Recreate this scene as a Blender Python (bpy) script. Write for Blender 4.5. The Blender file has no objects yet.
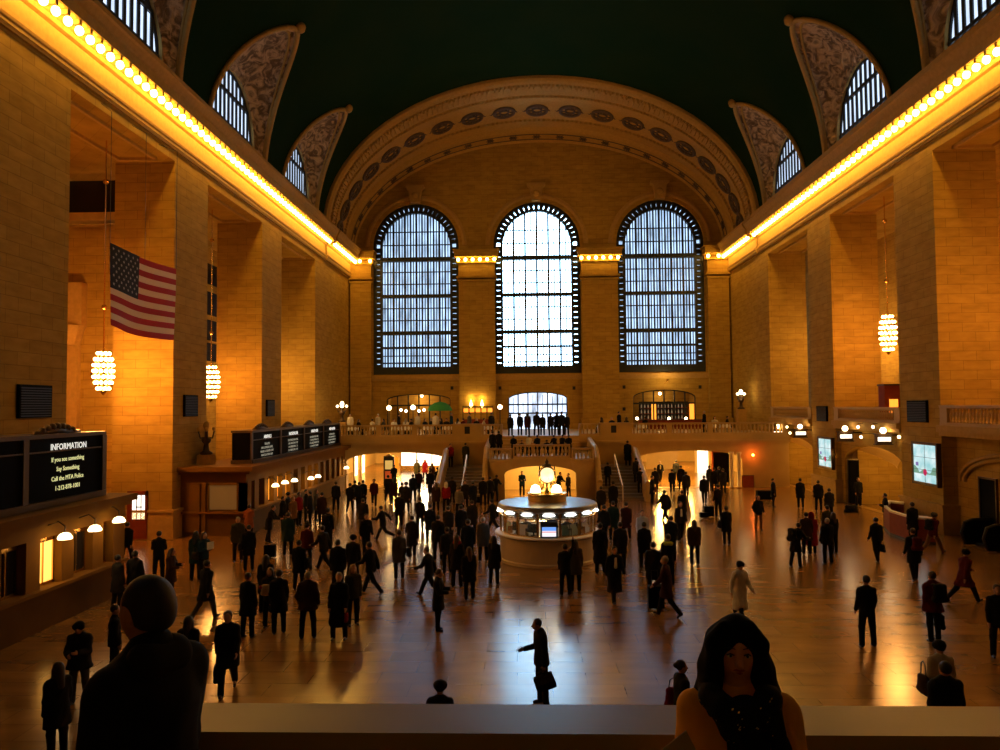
import bpy, bmesh, math, random
import numpy as np
from mathutils import Vector, Matrix
random.seed(7)
SC = bpy.context.scene
COL = SC.collection
PI = math.pi

# ---------------------------------------------------------------- camera
CAMZ = 6.3
CAMX = -1.35
FPX = 750.0
_psi = math.atan(25 / 750); _th = math.atan(31 / 750.4); _ro = math.radians(0.5)
_f = Vector((-math.sin(_psi) * math.cos(_th), math.cos(_psi) * math.cos(_th), math.sin(_th)))
_r = _f.cross(Vector((0, 0, 1))).normalized(); _u = _r.cross(_f).normalized()
CR = (_r * math.cos(_ro) - _u * math.sin(_ro)).normalized()
CU = (_u * math.cos(_ro) + _r * math.sin(_ro)).normalized()
CF = _f.normalized()
CP = Vector((CAMX, 0, CAMZ))
cam_d = bpy.data.cameras.new('camera')
cam = bpy.data.objects.new('camera', cam_d); COL.objects.link(cam)
cam_d.sensor_fit = 'HORIZONTAL'; cam_d.sensor_width = 36.0; cam_d.lens = 36.0 * FPX / 1000.0
cam_d.clip_start = 0.1; cam_d.clip_end = 500
cam.matrix_world = Matrix(((CR.x, CU.x, -CF.x, CP.x), (CR.y, CU.y, -CF.y, CP.y), (CR.z, CU.z, -CF.z, CP.z), (0, 0, 0, 1)))
SC.camera = cam

# ---------------------------------------------------------------- view and world
SC.view_settings.view_transform = 'Standard'
SC.view_settings.look = 'None'
SC.view_settings.exposure = 0.0
SC.view_settings.gamma = 1.0
SC.view_settings.use_curve_mapping = False
W = bpy.data.worlds.new('sky'); SC.world = W; W.use_nodes = True
W.node_tree.nodes['Background'].inputs[0].default_value = (0.55, 0.72, 1.0, 1)
W.node_tree.nodes['Background'].inputs[1].default_value = 0.6
try:
    SC.cycles.max_bounces = 6; SC.cycles.diffuse_bounces = 4; SC.cycles.glossy_bounces = 3
    SC.cycles.sample_clamp_indirect = 3.0
    SC.cycles.use_denoising = True
    SC.cycles.use_light_tree = True
except Exception:
    pass


def ray(px, py):
    return (CF + CR * ((px - 500) / FPX) + CU * ((375 - py) / FPX))


def at_z(px, py, z):
    r = ray(px, py); t = (z - CP.z) / r.z
    return CP + r * t


def at_y(px, py, y):
    r = ray(px, py); return CP + r * (y / r.y)


def at_x(px, py, x):
    r = ray(px, py); return CP + r * ((x - CP.x) / r.x)


# ---------------------------------------------------------------- materials
def hexs(*c):
    return (c[0], c[1], c[2], 1.0)


_mats = {}


def mat(name, col, rough=0.6, metal=0.0, emis=None, es=0.0, spec=0.5, noise=0.0, nscale=3.0, coat=0.0):
    if name in _mats:
        return _mats[name]
    m = bpy.data.materials.new(name); m.use_nodes = True
    nt = m.node_tree; b = nt.nodes['Principled BSDF']
    b.inputs['Base Color'].default_value = hexs(*col)
    b.inputs['Roughness'].default_value = rough
    b.inputs['Metallic'].default_value = metal
    b.inputs['Specular IOR Level'].default_value = spec
    if coat:
        b.inputs['Coat Weight'].default_value = coat; b.inputs['Coat Roughness'].default_value = 0.1
    if emis is not None:
        b.inputs['Emission Color'].default_value = hexs(*emis)
        b.inputs['Emission Strength'].default_value = es
    if noise > 0:
        tc = nt.nodes.new('ShaderNodeTexCoord'); n = nt.nodes.new('ShaderNodeTexNoise')
        n.inputs['Scale'].default_value = nscale; n.inputs['Detail'].default_value = 4
        mx = nt.nodes.new('ShaderNodeMix'); mx.data_type = 'RGBA'
        mx.inputs[6].default_value = hexs(*[c * (1 - noise) for c in col])
        mx.inputs[7].default_value = hexs(*[min(1, c * (1 + noise)) for c in col])
        nt.links.new(tc.outputs['Object'], n.inputs['Vector'])
        nt.links.new(n.outputs['Fac'], mx.inputs[0])
        nt.links.new(mx.outputs[2], b.inputs['Base Color'])
    _mats[name] = m
    return m


def stone_mat(name, c1, c2, mortar, rough=0.85, course=0.46, blockw=1.25, bump=0.2, spec=0.08):
    """ashlar blocks: u = x + y runs along any axis-aligned wall, v = z"""
    m = bpy.data.materials.new(name); m.use_nodes = True
    nt = m.node_tree; N = nt.nodes; L = nt.links; b = N['Principled BSDF']
    g = N.new('ShaderNodeNewGeometry'); s = N.new('ShaderNodeSeparateXYZ')
    L.new(g.outputs['Position'], s.inputs[0])
    a = N.new('ShaderNodeMath'); a.operation = 'ADD'
    L.new(s.outputs[0], a.inputs[0]); L.new(s.outputs[1], a.inputs[1])
    c = N.new('ShaderNodeCombineXYZ'); L.new(a.outputs[0], c.inputs[0]); L.new(s.outputs[2], c.inputs[1])
    br = N.new('ShaderNodeTexBrick'); br.offset = 0.5
    br.inputs['Scale'].default_value = 1.0
    br.inputs['Brick Width'].default_value = blockw
    br.inputs['Row Height'].default_value = course
    br.inputs['Mortar Size'].default_value = 0.012
    br.inputs['Mortar Smooth'].default_value = 0.3
    br.inputs['Bias'].default_value = 0.0
    br.inputs['Color1'].default_value = hexs(*c1); br.inputs['Color2'].default_value = hexs(*c2)
    br.inputs['Mortar'].default_value = hexs(*mortar)
    L.new(c.outputs[0], br.inputs['Vector'])
    n = N.new('ShaderNodeTexNoise'); n.inputs['Scale'].default_value = 1.2; n.inputs['Detail'].default_value = 6
    mp = N.new('ShaderNodeMapping'); mp.inputs['Scale'].default_value = (1, 1, 3.5)
    L.new(g.outputs['Position'], mp.inputs[0]); L.new(mp.outputs[0], n.inputs['Vector'])
    mx = N.new('ShaderNodeMix'); mx.data_type = 'RGBA'; mx.blend_type = 'MULTIPLY'; mx.inputs[0].default_value = 0.55
    cr = N.new('ShaderNodeValToRGB'); cr.color_ramp.elements[0].position = 0.3; cr.color_ramp.elements[1].position = 0.7
    cr.color_ramp.elements[0].color = (0.55, 0.52, 0.48, 1)
    L.new(n.outputs['Fac'], cr.inputs[0])
    L.new(br.outputs['Color'], mx.inputs[6]); L.new(cr.outputs[0], mx.inputs[7])
    L.new(mx.outputs[2], b.inputs['Base Color'])
    b.inputs['Roughness'].default_value = rough; b.inputs['Specular IOR Level'].default_value = spec
    bp = N.new('ShaderNodeBump'); bp.inputs['Strength'].default_value = bump; bp.inputs['Distance'].default_value = 0.03
    bp.invert = True
    L.new(br.outputs['Fac'], bp.inputs['Height']); L.new(bp.outputs[0], b.inputs['Normal'])
    return m


M_STONE = stone_mat('limestone blocks', (0.47, 0.30, 0.062), (0.41, 0.255, 0.05), (0.28, 0.17, 0.035))
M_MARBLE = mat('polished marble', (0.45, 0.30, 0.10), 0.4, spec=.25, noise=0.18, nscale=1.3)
M_TRIM = mat('carved limestone', (0.44, 0.28, 0.085), 0.8, spec=.1, noise=0.25, nscale=5)
M_BRONZE = mat('dark bronze', (0.07, 0.045, 0.025), 0.4, 0.6)
M_BRASS = mat('brass', (0.75, 0.48, 0.16), 0.25, 1.0)
M_IRON = mat('dark iron', (0.02, 0.025, 0.03), 0.5, 0.3)
M_BLACK = mat('matte black', (0.006, 0.006, 0.007), 0.6)
M_BLACKGLOSS = mat('black panel', (0.003, 0.0025, 0.002), 0.7, spec=.04)
M_BULB = mat('warm bulb glow', (1, 0.8, 0.5), 0.5, emis=(1.0, 0.53, 0.09), es=42.0)
M_CHBULB = mat('chandelier bulb glow', (1, 0.8, 0.5), 0.5, emis=(1.0, 0.60, 0.20), es=20.0)
M_GLOBE = mat('lit opal globe', (1, 0.9, 0.7), 0.4, emis=(1.0, 0.78, 0.42), es=7.0)
M_SHADE = mat('lit glass shade', (1, 0.9, 0.7), 0.4, emis=(1.0, 0.72, 0.34), es=6.0)
M_WARMPANEL = mat('lit warm panel', (1, 0.8, 0.4), 0.5, emis=(1.0, 0.52, 0.10), es=1.7)
M_WHITELIT = mat('lit white panel', (1, 1, 1), 0.5, emis=(1.0, 0.93, 0.72), es=2.2)
M_ORANGELIT = mat('lit orange panel', (1, 0.6, 0.2), 0.5, emis=(1.0, 0.33, 0.03), es=1.6)
M_TEXTW = mat('lit lettering', (1, 1, 1), 0.5, emis=(0.95, 0.95, 0.85), es=0.9)
M_TEXTY = mat('lit yellow lettering', (1, 1, 0.5), 0.5, emis=(0.85, 0.85, 0.38), es=0.75)
M_WHITE = mat('white cloth', (0.75, 0.75, 0.72), 0.8)
M_DARKWIN = mat('dark window glass', (0.015, 0.015, 0.02), 0.15)
M_WOODRED = mat('red brown wood', (0.20, 0.035, 0.010), 0.6, spec=.2, noise=0.3, nscale=4)
M_CREAM = mat('cream edge', (0.75, 0.62, 0.40), 0.4)
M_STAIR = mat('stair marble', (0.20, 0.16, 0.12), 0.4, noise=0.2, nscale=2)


def pane_mat(name, col, es, var=0.25):
    m = bpy.data.materials.new(name); m.use_nodes = True
    nt = m.node_tree; N = nt.nodes; L = nt.links; b = N['Principled BSDF']
    b.inputs['Base Color'].default_value = (0.3, 0.35, 0.4, 1); b.inputs['Roughness'].default_value = 0.3
    tc = N.new('ShaderNodeNewGeometry'); mp = N.new('ShaderNodeMapping'); mp.inputs['Scale'].default_value = (1.1, 1.1, 0.35)
    n = N.new('ShaderNodeTexNoise'); n.inputs['Scale'].default_value = 1.4; n.inputs['Detail'].default_value = 3
    L.new(tc.outputs['Position'], mp.inputs[0]); L.new(mp.outputs[0], n.inputs['Vector'])
    mr = N.new('ShaderNodeMapRange'); mr.inputs[1].default_value = 0.3; mr.inputs[2].default_value = 0.7
    mr.inputs[3].default_value = es * (1 - var); mr.inputs[4].default_value = es * (1 + var)
    L.new(n.outputs['Fac'], mr.inputs[0])
    b.inputs['Emission Color'].default_value = hexs(*col)
    L.new(mr.outputs[0], b.inputs['Emission Strength'])
    return m


M_PANE_C = pane_mat('bright daylight glass', (0.42, 0.72, 1.0), 13.0, 0.3)
M_PANE_S = pane_mat('daylight glass', (0.48, 0.70, 1.0), 1.35, 0.5)
M_PANE_L = pane_mat('clerestory glass', (0.62, 0.78, 1.0), 1.3, 0.25)
M_PANE_D = pane_mat('entrance door glass', (0.62, 0.76, 1.0), 1.6, 0.6)


def floor_mat():
    m = bpy.data.materials.new('polished floor'); m.use_nodes = True
    nt = m.node_tree; N = nt.nodes; L = nt.links; b = N['Principled BSDF']
    g = N.new('ShaderNodeNewGeometry')
    br = N.new('ShaderNodeTexBrick'); br.offset = 0.5
    br.inputs['Scale'].default_value = 1.0; br.inputs['Brick Width'].default_value = 1.6
    br.inputs['Row Height'].default_value = 0.75; br.inputs['Mortar Size'].default_value = 0.008
    br.inputs['Color1'].default_value = (0.35, 0.175, 0.042, 1); br.inputs['Color2'].default_value = (0.27, 0.13, 0.03, 1)
    br.inputs['Mortar'].default_value = (0.20, 0.10, 0.03, 1)
    L.new(g.outputs['Position'], br.inputs['Vector'])
    n = N.new('ShaderNodeTexNoise'); n.inputs['Scale'].default_value = 0.9; n.inputs['Detail'].default_value = 7
    mp = N.new('ShaderNodeMapping'); mp.inputs['Scale'].default_value = (0.7, 2.0, 1)
    L.new(g.outputs['Position'], mp.inputs[0]); L.new(mp.outputs[0], n.inputs['Vector'])
    mx = N.new('ShaderNodeMix'); mx.data_type = 'RGBA'; mx.blend_type = 'MULTIPLY'; mx.inputs[0].default_value = 0.6
    cr = N.new('ShaderNodeValToRGB'); cr.color_ramp.elements[0].position = 0.3; cr.color_ramp.elements[1].position = 0.7
    cr.color_ramp.elements[0].color = (0.5, 0.47, 0.45, 1)
    L.new(n.outputs['Fac'], cr.inputs[0]); L.new(br.outputs['Color'], mx.inputs[6]); L.new(cr.outputs[0], mx.inputs[7])
    L.new(mx.outputs[2], b.inputs['Base Color'])
    mr = N.new('ShaderNodeMapRange'); mr.inputs[3].default_value = 0.17; mr.inputs[4].default_value = 0.25
    L.new(n.outputs['Fac'], mr.inputs[0]); L.new(mr.outputs[0], b.inputs['Roughness'])
    b.inputs['Specular IOR Level'].default_value = 1.0
    return m


M_FLOOR = floor_mat()


def ceiling_mat():
    m = bpy.data.materials.new('painted green ceiling'); m.use_nodes = True
    nt = m.node_tree; N = nt.nodes; L = nt.links; b = N['Principled BSDF']
    g = N.new('ShaderNodeNewGeometry')
    n = N.new('ShaderNodeTexNoise'); n.inputs['Scale'].default_value = 0.25; n.inputs['Detail'].default_value = 6
    L.new(g.outputs['Position'], n.inputs['Vector'])
    cr = N.new('ShaderNodeValToRGB'); cr.color_ramp.elements[0].position = 0.35; cr.color_ramp.elements[1].position = 0.72
    cr.color_ramp.elements[0].color = (0.004, 0.019, 0.004, 1); cr.color_ramp.elements[1].color = (0.009, 0.023, 0.004, 1)
    L.new(n.outputs['Fac'], cr.inputs[0]); L.new(cr.outputs[0], b.inputs['Base Color'])
    b.inputs['Roughness'].default_value = 0.9; b.inputs['Specular IOR Level'].default_value = 0.05
    return m


M_CEIL = ceiling_mat()


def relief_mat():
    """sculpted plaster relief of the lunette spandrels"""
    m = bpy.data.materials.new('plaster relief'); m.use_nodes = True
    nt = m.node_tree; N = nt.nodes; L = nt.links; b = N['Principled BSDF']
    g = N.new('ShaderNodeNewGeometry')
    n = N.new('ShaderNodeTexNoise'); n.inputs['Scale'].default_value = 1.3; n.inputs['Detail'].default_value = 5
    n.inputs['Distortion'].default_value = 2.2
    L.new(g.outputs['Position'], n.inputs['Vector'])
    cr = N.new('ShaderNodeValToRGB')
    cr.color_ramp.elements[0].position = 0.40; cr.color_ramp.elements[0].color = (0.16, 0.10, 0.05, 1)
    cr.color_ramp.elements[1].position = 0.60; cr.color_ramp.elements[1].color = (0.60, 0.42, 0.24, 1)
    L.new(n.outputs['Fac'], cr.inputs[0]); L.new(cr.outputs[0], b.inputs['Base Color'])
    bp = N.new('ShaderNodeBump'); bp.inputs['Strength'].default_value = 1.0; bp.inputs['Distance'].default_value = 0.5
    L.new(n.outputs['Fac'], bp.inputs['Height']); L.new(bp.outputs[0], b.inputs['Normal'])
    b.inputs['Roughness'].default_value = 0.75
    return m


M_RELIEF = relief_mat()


# ---------------------------------------------------------------- mesh helpers
class MB:
    def __init__(s):
        s.v = []; s.f = []

    def add(s, vs, fs):
        o = len(s.v); s.v += [tuple(p) for p in vs]; s.f += [tuple(i + o for i in f) for f in fs]
        return s

    def box(s, x0, x1, y0, y1, z0, z1):
        if x0 > x1: x0, x1 = x1, x0
        if y0 > y1: y0, y1 = y1, y0
        return s.add([(x0, y0, z0), (x1, y0, z0), (x1, y1, z0), (x0, y1, z0), (x0, y0, z1), (x1, y0, z1), (x1, y1, z1), (x0, y1, z1)],
                     [(3, 2, 1, 0), (4, 5, 6, 7), (0, 1, 5, 4), (1, 2, 6, 5), (2, 3, 7, 6), (3, 0, 4, 7)])

    def lathe(s, prof, c=(0, 0, 0), n=16, a0=0.0, a1=2 * PI, sy=1.0):
        full = abs(a1 - a0 - 2 * PI) < 1e-6
        k = n if full else n + 1
        vs = []
        for r, z in prof:
            for i in range(k):
                a = a0 + (a1 - a0) * i / n
                vs.append((c[0] + r * math.cos(a), c[1] + sy * r * math.sin(a), c[2] + z))
        fs = []
        for j in range(len(prof) - 1):
            for i in range(n):
                i2 = (i + 1) % k
                fs.append((j * k + i, j * k + i2, (j + 1) * k + i2, (j + 1) * k + i))
        if full and prof[0][0] > 1e-4: fs.append(tuple(reversed(range(k))))
        if full and prof[-1][0] > 1e-4: fs.append(tuple((len(prof) - 1) * k + i for i in range(k)))
        return s.add(vs, fs)

    def ball(s, c, r, n=10, m=6, sz=1.0):
        return s.lathe([(max(1e-5, r * math.sin(PI * j / m)), -r * sz * math.cos(PI * j / m)) for j in range(m + 1)], c, n)

    def tube(s, pts, r, n=8, cap=True):
        pts = [Vector(p) for p in pts]
        rs = r if isinstance(r, (list, tuple)) else [r] * len(pts)
        vs = []; up = None
        for i, p in enumerate(pts):
            d = (pts[min(i + 1, len(pts) - 1)] - pts[max(i - 1, 0)]).normalized()
            if up is None:
                up = d.orthogonal().normalized()
            else:
                up = (up - d * up.dot(d)); up = up.normalized() if up.length > 1e-6 else d.orthogonal().normalized()
            w = d.cross(up)
            for k in range(n):
                a = 2 * PI * k / n
                vs.append(p + (up * math.cos(a) + w * math.sin(a)) * rs[i])
        fs = []
        for i in range(len(pts) - 1):
            for k in range(n):
                k2 = (k + 1) % n
                fs.append((i * n + k, i * n + k2, (i + 1) * n + k2, (i + 1) * n + k))
        if cap:
            fs.append(tuple(reversed(range(n)))); fs.append(tuple((len(pts) - 1) * n + k for k in range(n)))
        return s.add(vs, fs)

    def sweep(s, prof, path, closed=False):
        """prof: list of 2D (u,v); path(i)->function mapping (u,v) to 3D; path is list of callables"""
        k = len(prof); vs = []
        for f in path:
            for u, v in prof: vs.append(f(u, v))
        fs = []
        for i in range(len(path) - 1):
            for j in range(k if closed else k - 1):
                j2 = (j + 1) % k
                fs.append((i * k + j, (i + 1) * k + j, (i + 1) * k + j2, i * k + j2))
        if closed:
            fs.append(tuple(range(k))); fs.append(tuple(reversed([(len(path) - 1) * k + j for j in range(k)])))
        return s.add(vs, fs)

    def prism(s, poly, f0, f1):
        """extrude polygon (2D list) between two mappings"""
        n = len(poly)
        vs = [f0(u, v) for u, v in poly] + [f1(u, v) for u, v in poly]
        fs = [tuple(range(n)), tuple(reversed(range(n, 2 * n)))]
        for i in range(n):
            j = (i + 1) % n
            fs.append((i, i + n, j + n, j))
        return s.add(vs, fs)

    def build(s, name, m, parent=None, smooth=False, kind=None):
        me = bpy.data.meshes.new(name)
        me.from_pydata(s.v, [], s.f); me.update()
        bm = bmesh.new(); bm.from_mesh(me); bmesh.ops.recalc_face_normals(bm, faces=bm.faces)
        bm.to_mesh(me); bm.free()
        if smooth:
            me.polygons.foreach_set('use_smooth', [True] * len(me.polygons))
        me.materials.append(m)
        o = bpy.data.objects.new(name, me); COL.objects.link(o)
        if parent is not None: o.parent = parent
        if kind: o['kind'] = kind
        return o


def plate(name, m, outer, holes, f0, f1, parent=None, kind=None):
    """flat plate with holes, outline in 2D, extruded between mappings f0 and f1"""
    bm = bmesh.new()
    loops = [outer] + holes; edges = []
    for lp in loops:
        vs = [bm.verts.new((u, v, 0)) for u, v in lp]
        for i in range(len(vs)): edges.append(bm.edges.new((vs[i], vs[(i + 1) % len(vs)])))
    bmesh.ops.triangle_fill(bm, use_beauty=True, edges=edges)
    base = [(v.co.x, v.co.y) for v in bm.verts]
    bm.verts.index_update()
    tris = [tuple(v.index for v in f.verts) for f in bm.faces]
    bm.free()
    n = len(base)
    b = MB()
    vs = [f0(u, v) for u, v in base] + [f1(u, v) for u, v in base]
    fs = list(tris) + [tuple(reversed([i + n for i in t])) for t in tris]
    k = 0
    for lp in loops:
        for i in range(len(lp)):
            a, c = k + i, k + (i + 1) % len(lp)
            fs.append((a, c, c + n, a + n))
        k += len(lp)
    b.add(vs, fs)
    return b.build(name, m, parent, kind=kind)


def arch_loop(xc, w, z0, zs, rise, n=24):
    """opening outline: half width w, bottom z0, springing zs, rise"""
    pts = [(xc - w, z0), (xc + w, z0)]
    for i in range(n + 1):
        a = PI * i / n
        pts.append((xc + w * math.cos(a), zs + rise * math.sin(a)))
    return pts


def empty(name, loc, label=None, cat=None, group=None, rz=0.0, kind=None):
    o = bpy.data.objects.new(name, None); COL.objects.link(o)
    o.location = loc; o.rotation_euler = (0, 0, rz); o.empty_display_size = 0.2
    return tag(o, label, cat, group, kind)


def tag(o, label=None, cat=None, group=None, kind=None):
    if label: o['label'] = label
    if cat: o['category'] = cat
    if group: o['group'] = group
    if kind: o['kind'] = kind
    return o


def copy_tree(o, parent=None):
    c = o.copy(); COL.objects.link(c); c.parent = parent
    for ch in list(o.children): copy_tree(ch, c)
    return c


def copy_one(o, loc):
    c = o.copy(); COL.objects.link(c); c.location = loc
    return c


def lamp(name, loc, power, col, r=0.15, parent=None):
    l = bpy.data.lights.new(name, 'POINT'); l.energy = power; l.color = col; l.shadow_soft_size = r
    o = bpy.data.objects.new(name, l); COL.objects.link(o); o.location = loc
    if parent is not None: o.parent = parent
    return o


def text_mesh(name, s, size, m, parent=None, origin=(0, 0, 0), ux=(1, 0, 0), uz=(0, 0, 1), align='CENTER', sx=1.0):
    cu = bpy.data.curves.new(name, 'FONT'); cu.body = s; cu.size = size; cu.align_x = align
    cu.extrude = 0.004; cu.resolution_u = 2
    t = bpy.data.objects.new(name + '_tmp', cu); COL.objects.link(t)
    dg = bpy.context.evaluated_depsgraph_get(); dg.update()
    me = bpy.data.meshes.new_from_object(t.evaluated_get(dg))
    bpy.data.objects.remove(t)
    ux = Vector(ux); uz = Vector(uz); un = ux.cross(uz)
    for v in me.vertices:
        c = v.co.copy()
        v.co = Vector(origin) + ux * c.x * sx + uz * c.y - un * c.z * -1
    me.materials.clear(); me.materials.append(m); me.name = name
    o = bpy.data.objects.new(name, me); COL.objects.link(o)
    if parent is not None: o.parent = parent
    return o
# ================================================================ the hall
HX = 18.5           # half width
ZSP = 21.7          # springing of the ceiling
ZCR = 34.5
BAYS = [(3.4, 11.85), (15.75, 24.2), (28.1, 36.6), (40.45, 48.9), (52.8, 61.3)]
PIERS = [(-12.0, 3.4), (11.85, 15.75), (24.2, 28.1), (36.6, 40.45), (48.9, 52.8), (61.3, 73.0)]
YEND = 73.0
SH = {-1: -0.6, 1: 0.0}   # the left-hand bays sit a little nearer
ZOP = 18.5

MB().box(-27, 27, -13, 92, -0.3, 0).build('floor', M_FLOOR, kind='structure')

for s, side in ((-1, 'left'), (1, 'right')):
    # the whole side wall of piers and the band above them is one wall
    b = MB()
    for y0, y1 in PIERS: b.box(s * HX, s * 21.5, y0 + SH[s], y1 + (SH[s] if y1 < 70 else 0), 0, ZOP)
    b.box(s * HX, s * 21.5, -12, YEND, ZOP, 18.9)
    b.box(s * HX, s * 19.3, -12, YEND, 18.9, 22.3)
    w = b.build('wall_' + side, M_STONE, kind='structure')
    # pier bases
    b = MB()
    for y0, y1 in PIERS:
        y0 += SH[s]; y1 += SH[s] if y1 < 70 else -.2
        b.box(s * (HX - 0.10), s * 21.6, y0 - 0.1, y1 + 0.1, 0, 1.3)
        b.box(s * (HX - 0.16), s * 21.66, y0 - 0.16, y1 + 0.16, 1.3, 1.42)
    b.build('baseboard_' + side, M_TRIM, kind='structure')
    # coffers in the bay soffits
    b = MB()
    for y0, y1 in BAYS:
        y0 += SH[s]; y1 += SH[s]
        for (xa, xb, ya, yb) in ((19.1, 19.25, y0 + .6, y1 - .6), (20.9, 21.05, y0 + .6, y1 - .6), (19.1, 21.05, y0 + .6, y0 + .75), (19.1, 21.05, y1 - .75, y1 - .6)):
            b.box(s * xa, s * xb, ya, yb, 18.36, 18.5)
    b.build('trim_1' if s < 0 else 'trim_2', M_TRIM, kind='structure')
    # outer aisle back wall and ceiling
    MB().box(s * 26, s * 26.5, -12, 80, 0, 19.5).build('wall_outer_' + side, M_STONE, kind='structure')
    MB().box(s * 21.5, s * 26, -12, 80, 18.9, 19.3).build('ceiling_aisle_' + side, M_STONE, kind='structure')
    # cornice: profile in (offset from wall inward, z) swept along y
    prof = [(0, 19.0), (0.10, 19.0), (0.13, 19.1), (0.15, 19.12), (0.15, 19.25), (0.19, 19.30), (0.21, 19.40), (0.12, 19.46), (0.10, 19.6),
            (0.10, 20.25), (0.24, 20.32), (0.30, 20.48), (0.42, 20.55), (0.95, 20.60), (1.02, 20.62), (1.02, 21.05), (1.10, 21.12), (1.22, 21.35), (1.30, 21.42), (1.30, 21.55), (0.5, 21.75), (0, 21.8)]
    b = MB()
    segs = [(-12, 63.5, 0.0), (63.5, YEND, 0.12)]
    for ya, yb, off in segs:
        b.sweep([(u + off if 0 < u else u, v) for u, v in prof], [lambda u, v, y=ya: (s * (HX - u), y, v), lambda u, v, y=yb: (s * (HX - u), y, v)], closed=True)
    co = b.build('trim_cornice_' + side, M_TRIM, kind='structure')
    # lamp sockets: little console blocks under the ledge between the bulbs
    b = MB()
    y = 17.0
    while y < 72.3:
        b.box(s * (HX - 0.98), s * (HX - 0.45), y + 0.27, y + 0.43, 20.42, 20.60)
        y += 0.70
    b.build('cornice_bracket', M_TRIM, co, kind='stuff')

# end wall -------------------------------------------------------------
WINX = (-11.98, -0.08, 11.93)
ell = lambda a, n=48: [(HX * math.cos(PI * i / n), 21.4 + (32.7 - 21.4) * math.sin(PI * i / n)) for i in range(n + 1)]
outer = [(-HX, 4.0), (HX, 4.0)] + ell(0)
holes = [arch_loop(x, 4.24, 9.45, 22.1, 4.24, 28) for x in WINX]
DOORS = ((-11.78, 3.13, 7.0, 0.55), (-0.13, 2.87, 7.0, 0.65), (12.1, 3.02, 7.0, 0.75))
outer2 = outer
plate('wall_east', M_STONE, outer2, holes + [arch_loop(x, w, 4.01, zs, r, 14) for x, w, zs, r in DOORS],
      lambda u, v: (u, YEND, v), lambda u, v: (u, YEND + 1.2, v), kind='structure')
b = MB()
# window surrounds, sill string course
for x in WINX:
    path = []
    for i in range(33):
        a = PI * i / 32
        path.append(lambda u, v, a=a, x=x: (x + (4.24 + u) * math.cos(a), YEND - v, 22.1 + (4.24 + u) * math.sin(a)))
    b.sweep([(0.35, 0), (0.35, 0.12), (0.55, 0.16), (0.8, 0.08), (0.8, 0)], path)
b.box(-HX, HX, YEND - 0.25, YEND, 9.05, 9.35)
b.box(-HX, HX, YEND - 0.12, YEND, 8.85, 9.05)
b.build('trim_3', M_TRIM, kind='structure')
# pilasters with capitals between the windows
for i, (x, w) in enumerate(((-17.3, 1.0), (-5.95, 1.75), (5.95, 1.75), (17.3, 1.0))):
    b = MB()
    b.box(x - w, x + w, YEND - 0.7, YEND, 4.0, 18.4)
    b.box(x - w - .12, x + w + .12, YEND - 0.85, YEND, 4.0, 5.0)
    b.box(x - w - .1, x + w + .1, YEND - 0.8, YEND, 18.4, 18.6)
    b.box(x - w - .2, x + w + .2, YEND - 0.95, YEND, 18.75, 18.95)
    b.box(x - w - .02, x + w + .02, YEND - 0.72, YEND, 18.95, 20.2)
    b.box(x - w - .15, x + w + .15, YEND - 0.9, YEND, 20.2, 20.35)
    b.box(x - w - .35, x + w + .35, YEND - 1.35, YEND, 20.75, 21.3)
    b.box(x - w - .5, x + w + .5, YEND - 1.5, YEND, 21.3, 21.45)
    b.build('wall_pilaster_%d' % (i + 1), M_STONE, kind='structure')
# keystone cartouches
for x in WINX:
    b = MB()
    b.prism([(-.45, 0), (.45, 0), (.65, 1.3), (.9, 1.5), (.9, 1.75), (-.9, 1.75), (-.9, 1.5), (-.65, 1.3)], lambda u, v: (x + u, YEND - .6, 26.3 + v), lambda u, v: (x + u, YEND, 26.3 + v))
    b.lathe([(.34, 0), (.3, .12), (.16, .2), (1e-4, .22)], (0, 0, 0), 14)
    k = len(b.v) - 4 * 14
    for q in range(k, len(b.v)):
        vx, vy, vz = b.v[q]; b.v[q] = (x + vx, YEND - .6 - vz, 27.0 + vy)
    b.build('trim_keystone', M_TRIM, kind='structure')

# archivolt between hall ceiling (y=63) and end wall (y=73) --------------
def arch_pt(a, t, inset=0.0):
    # t 0 outer edge .. 1 at wall ; a angle
    y = 63 + 10 * t
    cr = 34.5 + (32.7 - 34.5) * t - inset
    ax = HX - inset
    zs = ZSP - 0.3 * t
    return (ax * math.cos(a), y, zs + (cr - zs) * math.sin(a))


prof = [(0, 0), (0, .25), (.02, .42), (.05, .5), (.08, .38), (.10, .35), (.20, .40), (.23, .30), (.27, .42), (.30, .42), (.31, .22), (.34, .16),
        (.38, .12), (.42, .05), (.60, .05), (.64, .14), (.67, .2), (.70, .12), (.80, .05), (.83, .3), (.86, .34), (.97, .34), (1.0, .5), (1.0, .0)]
NA = 96
b = MB()
b.sweep([(t, i) for t, i in prof], [(lambda u, v, a=PI * k / NA: arch_pt(a, u, v)) for k in range(NA + 1)])
arc = b.build('wall_archivolt', M_TRIM, kind='structure')
b = MB()
for t0, t1, ins, cnt in ((.055, .085, .66, 150), (.11, .19, .52, 110), (.24, .26, .5, 170), (.645, .675, .34, 130)):
    for k in range(cnt):
        a0 = PI * (k + .22) / cnt; a1 = PI * (k + .78) / cnt
        p = [arch_pt(a0, t0, ins), arch_pt(a1, t0, ins), arch_pt(a1, t1, ins), arch_pt(a0, t1, ins)]
        q = [arch_pt(a0, t0, ins - .3), arch_pt(a1, t0, ins - .3), arch_pt(a1, t1, ins - .3), arch_pt(a0, t1, ins - .3)]
        b.add(p + q, [(0, 1, 2, 3), (0, 1, 5, 4), (1, 2, 6, 5), (2, 3, 7, 6), (3, 0, 4, 7)])
b.build('leaf_moulding', M_TRIM, arc, kind='stuff')
M_MEDAL = mat('dark bronze relief', (0.10, 0.07, 0.05), 0.6, noise=0.4, nscale=6)


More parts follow.
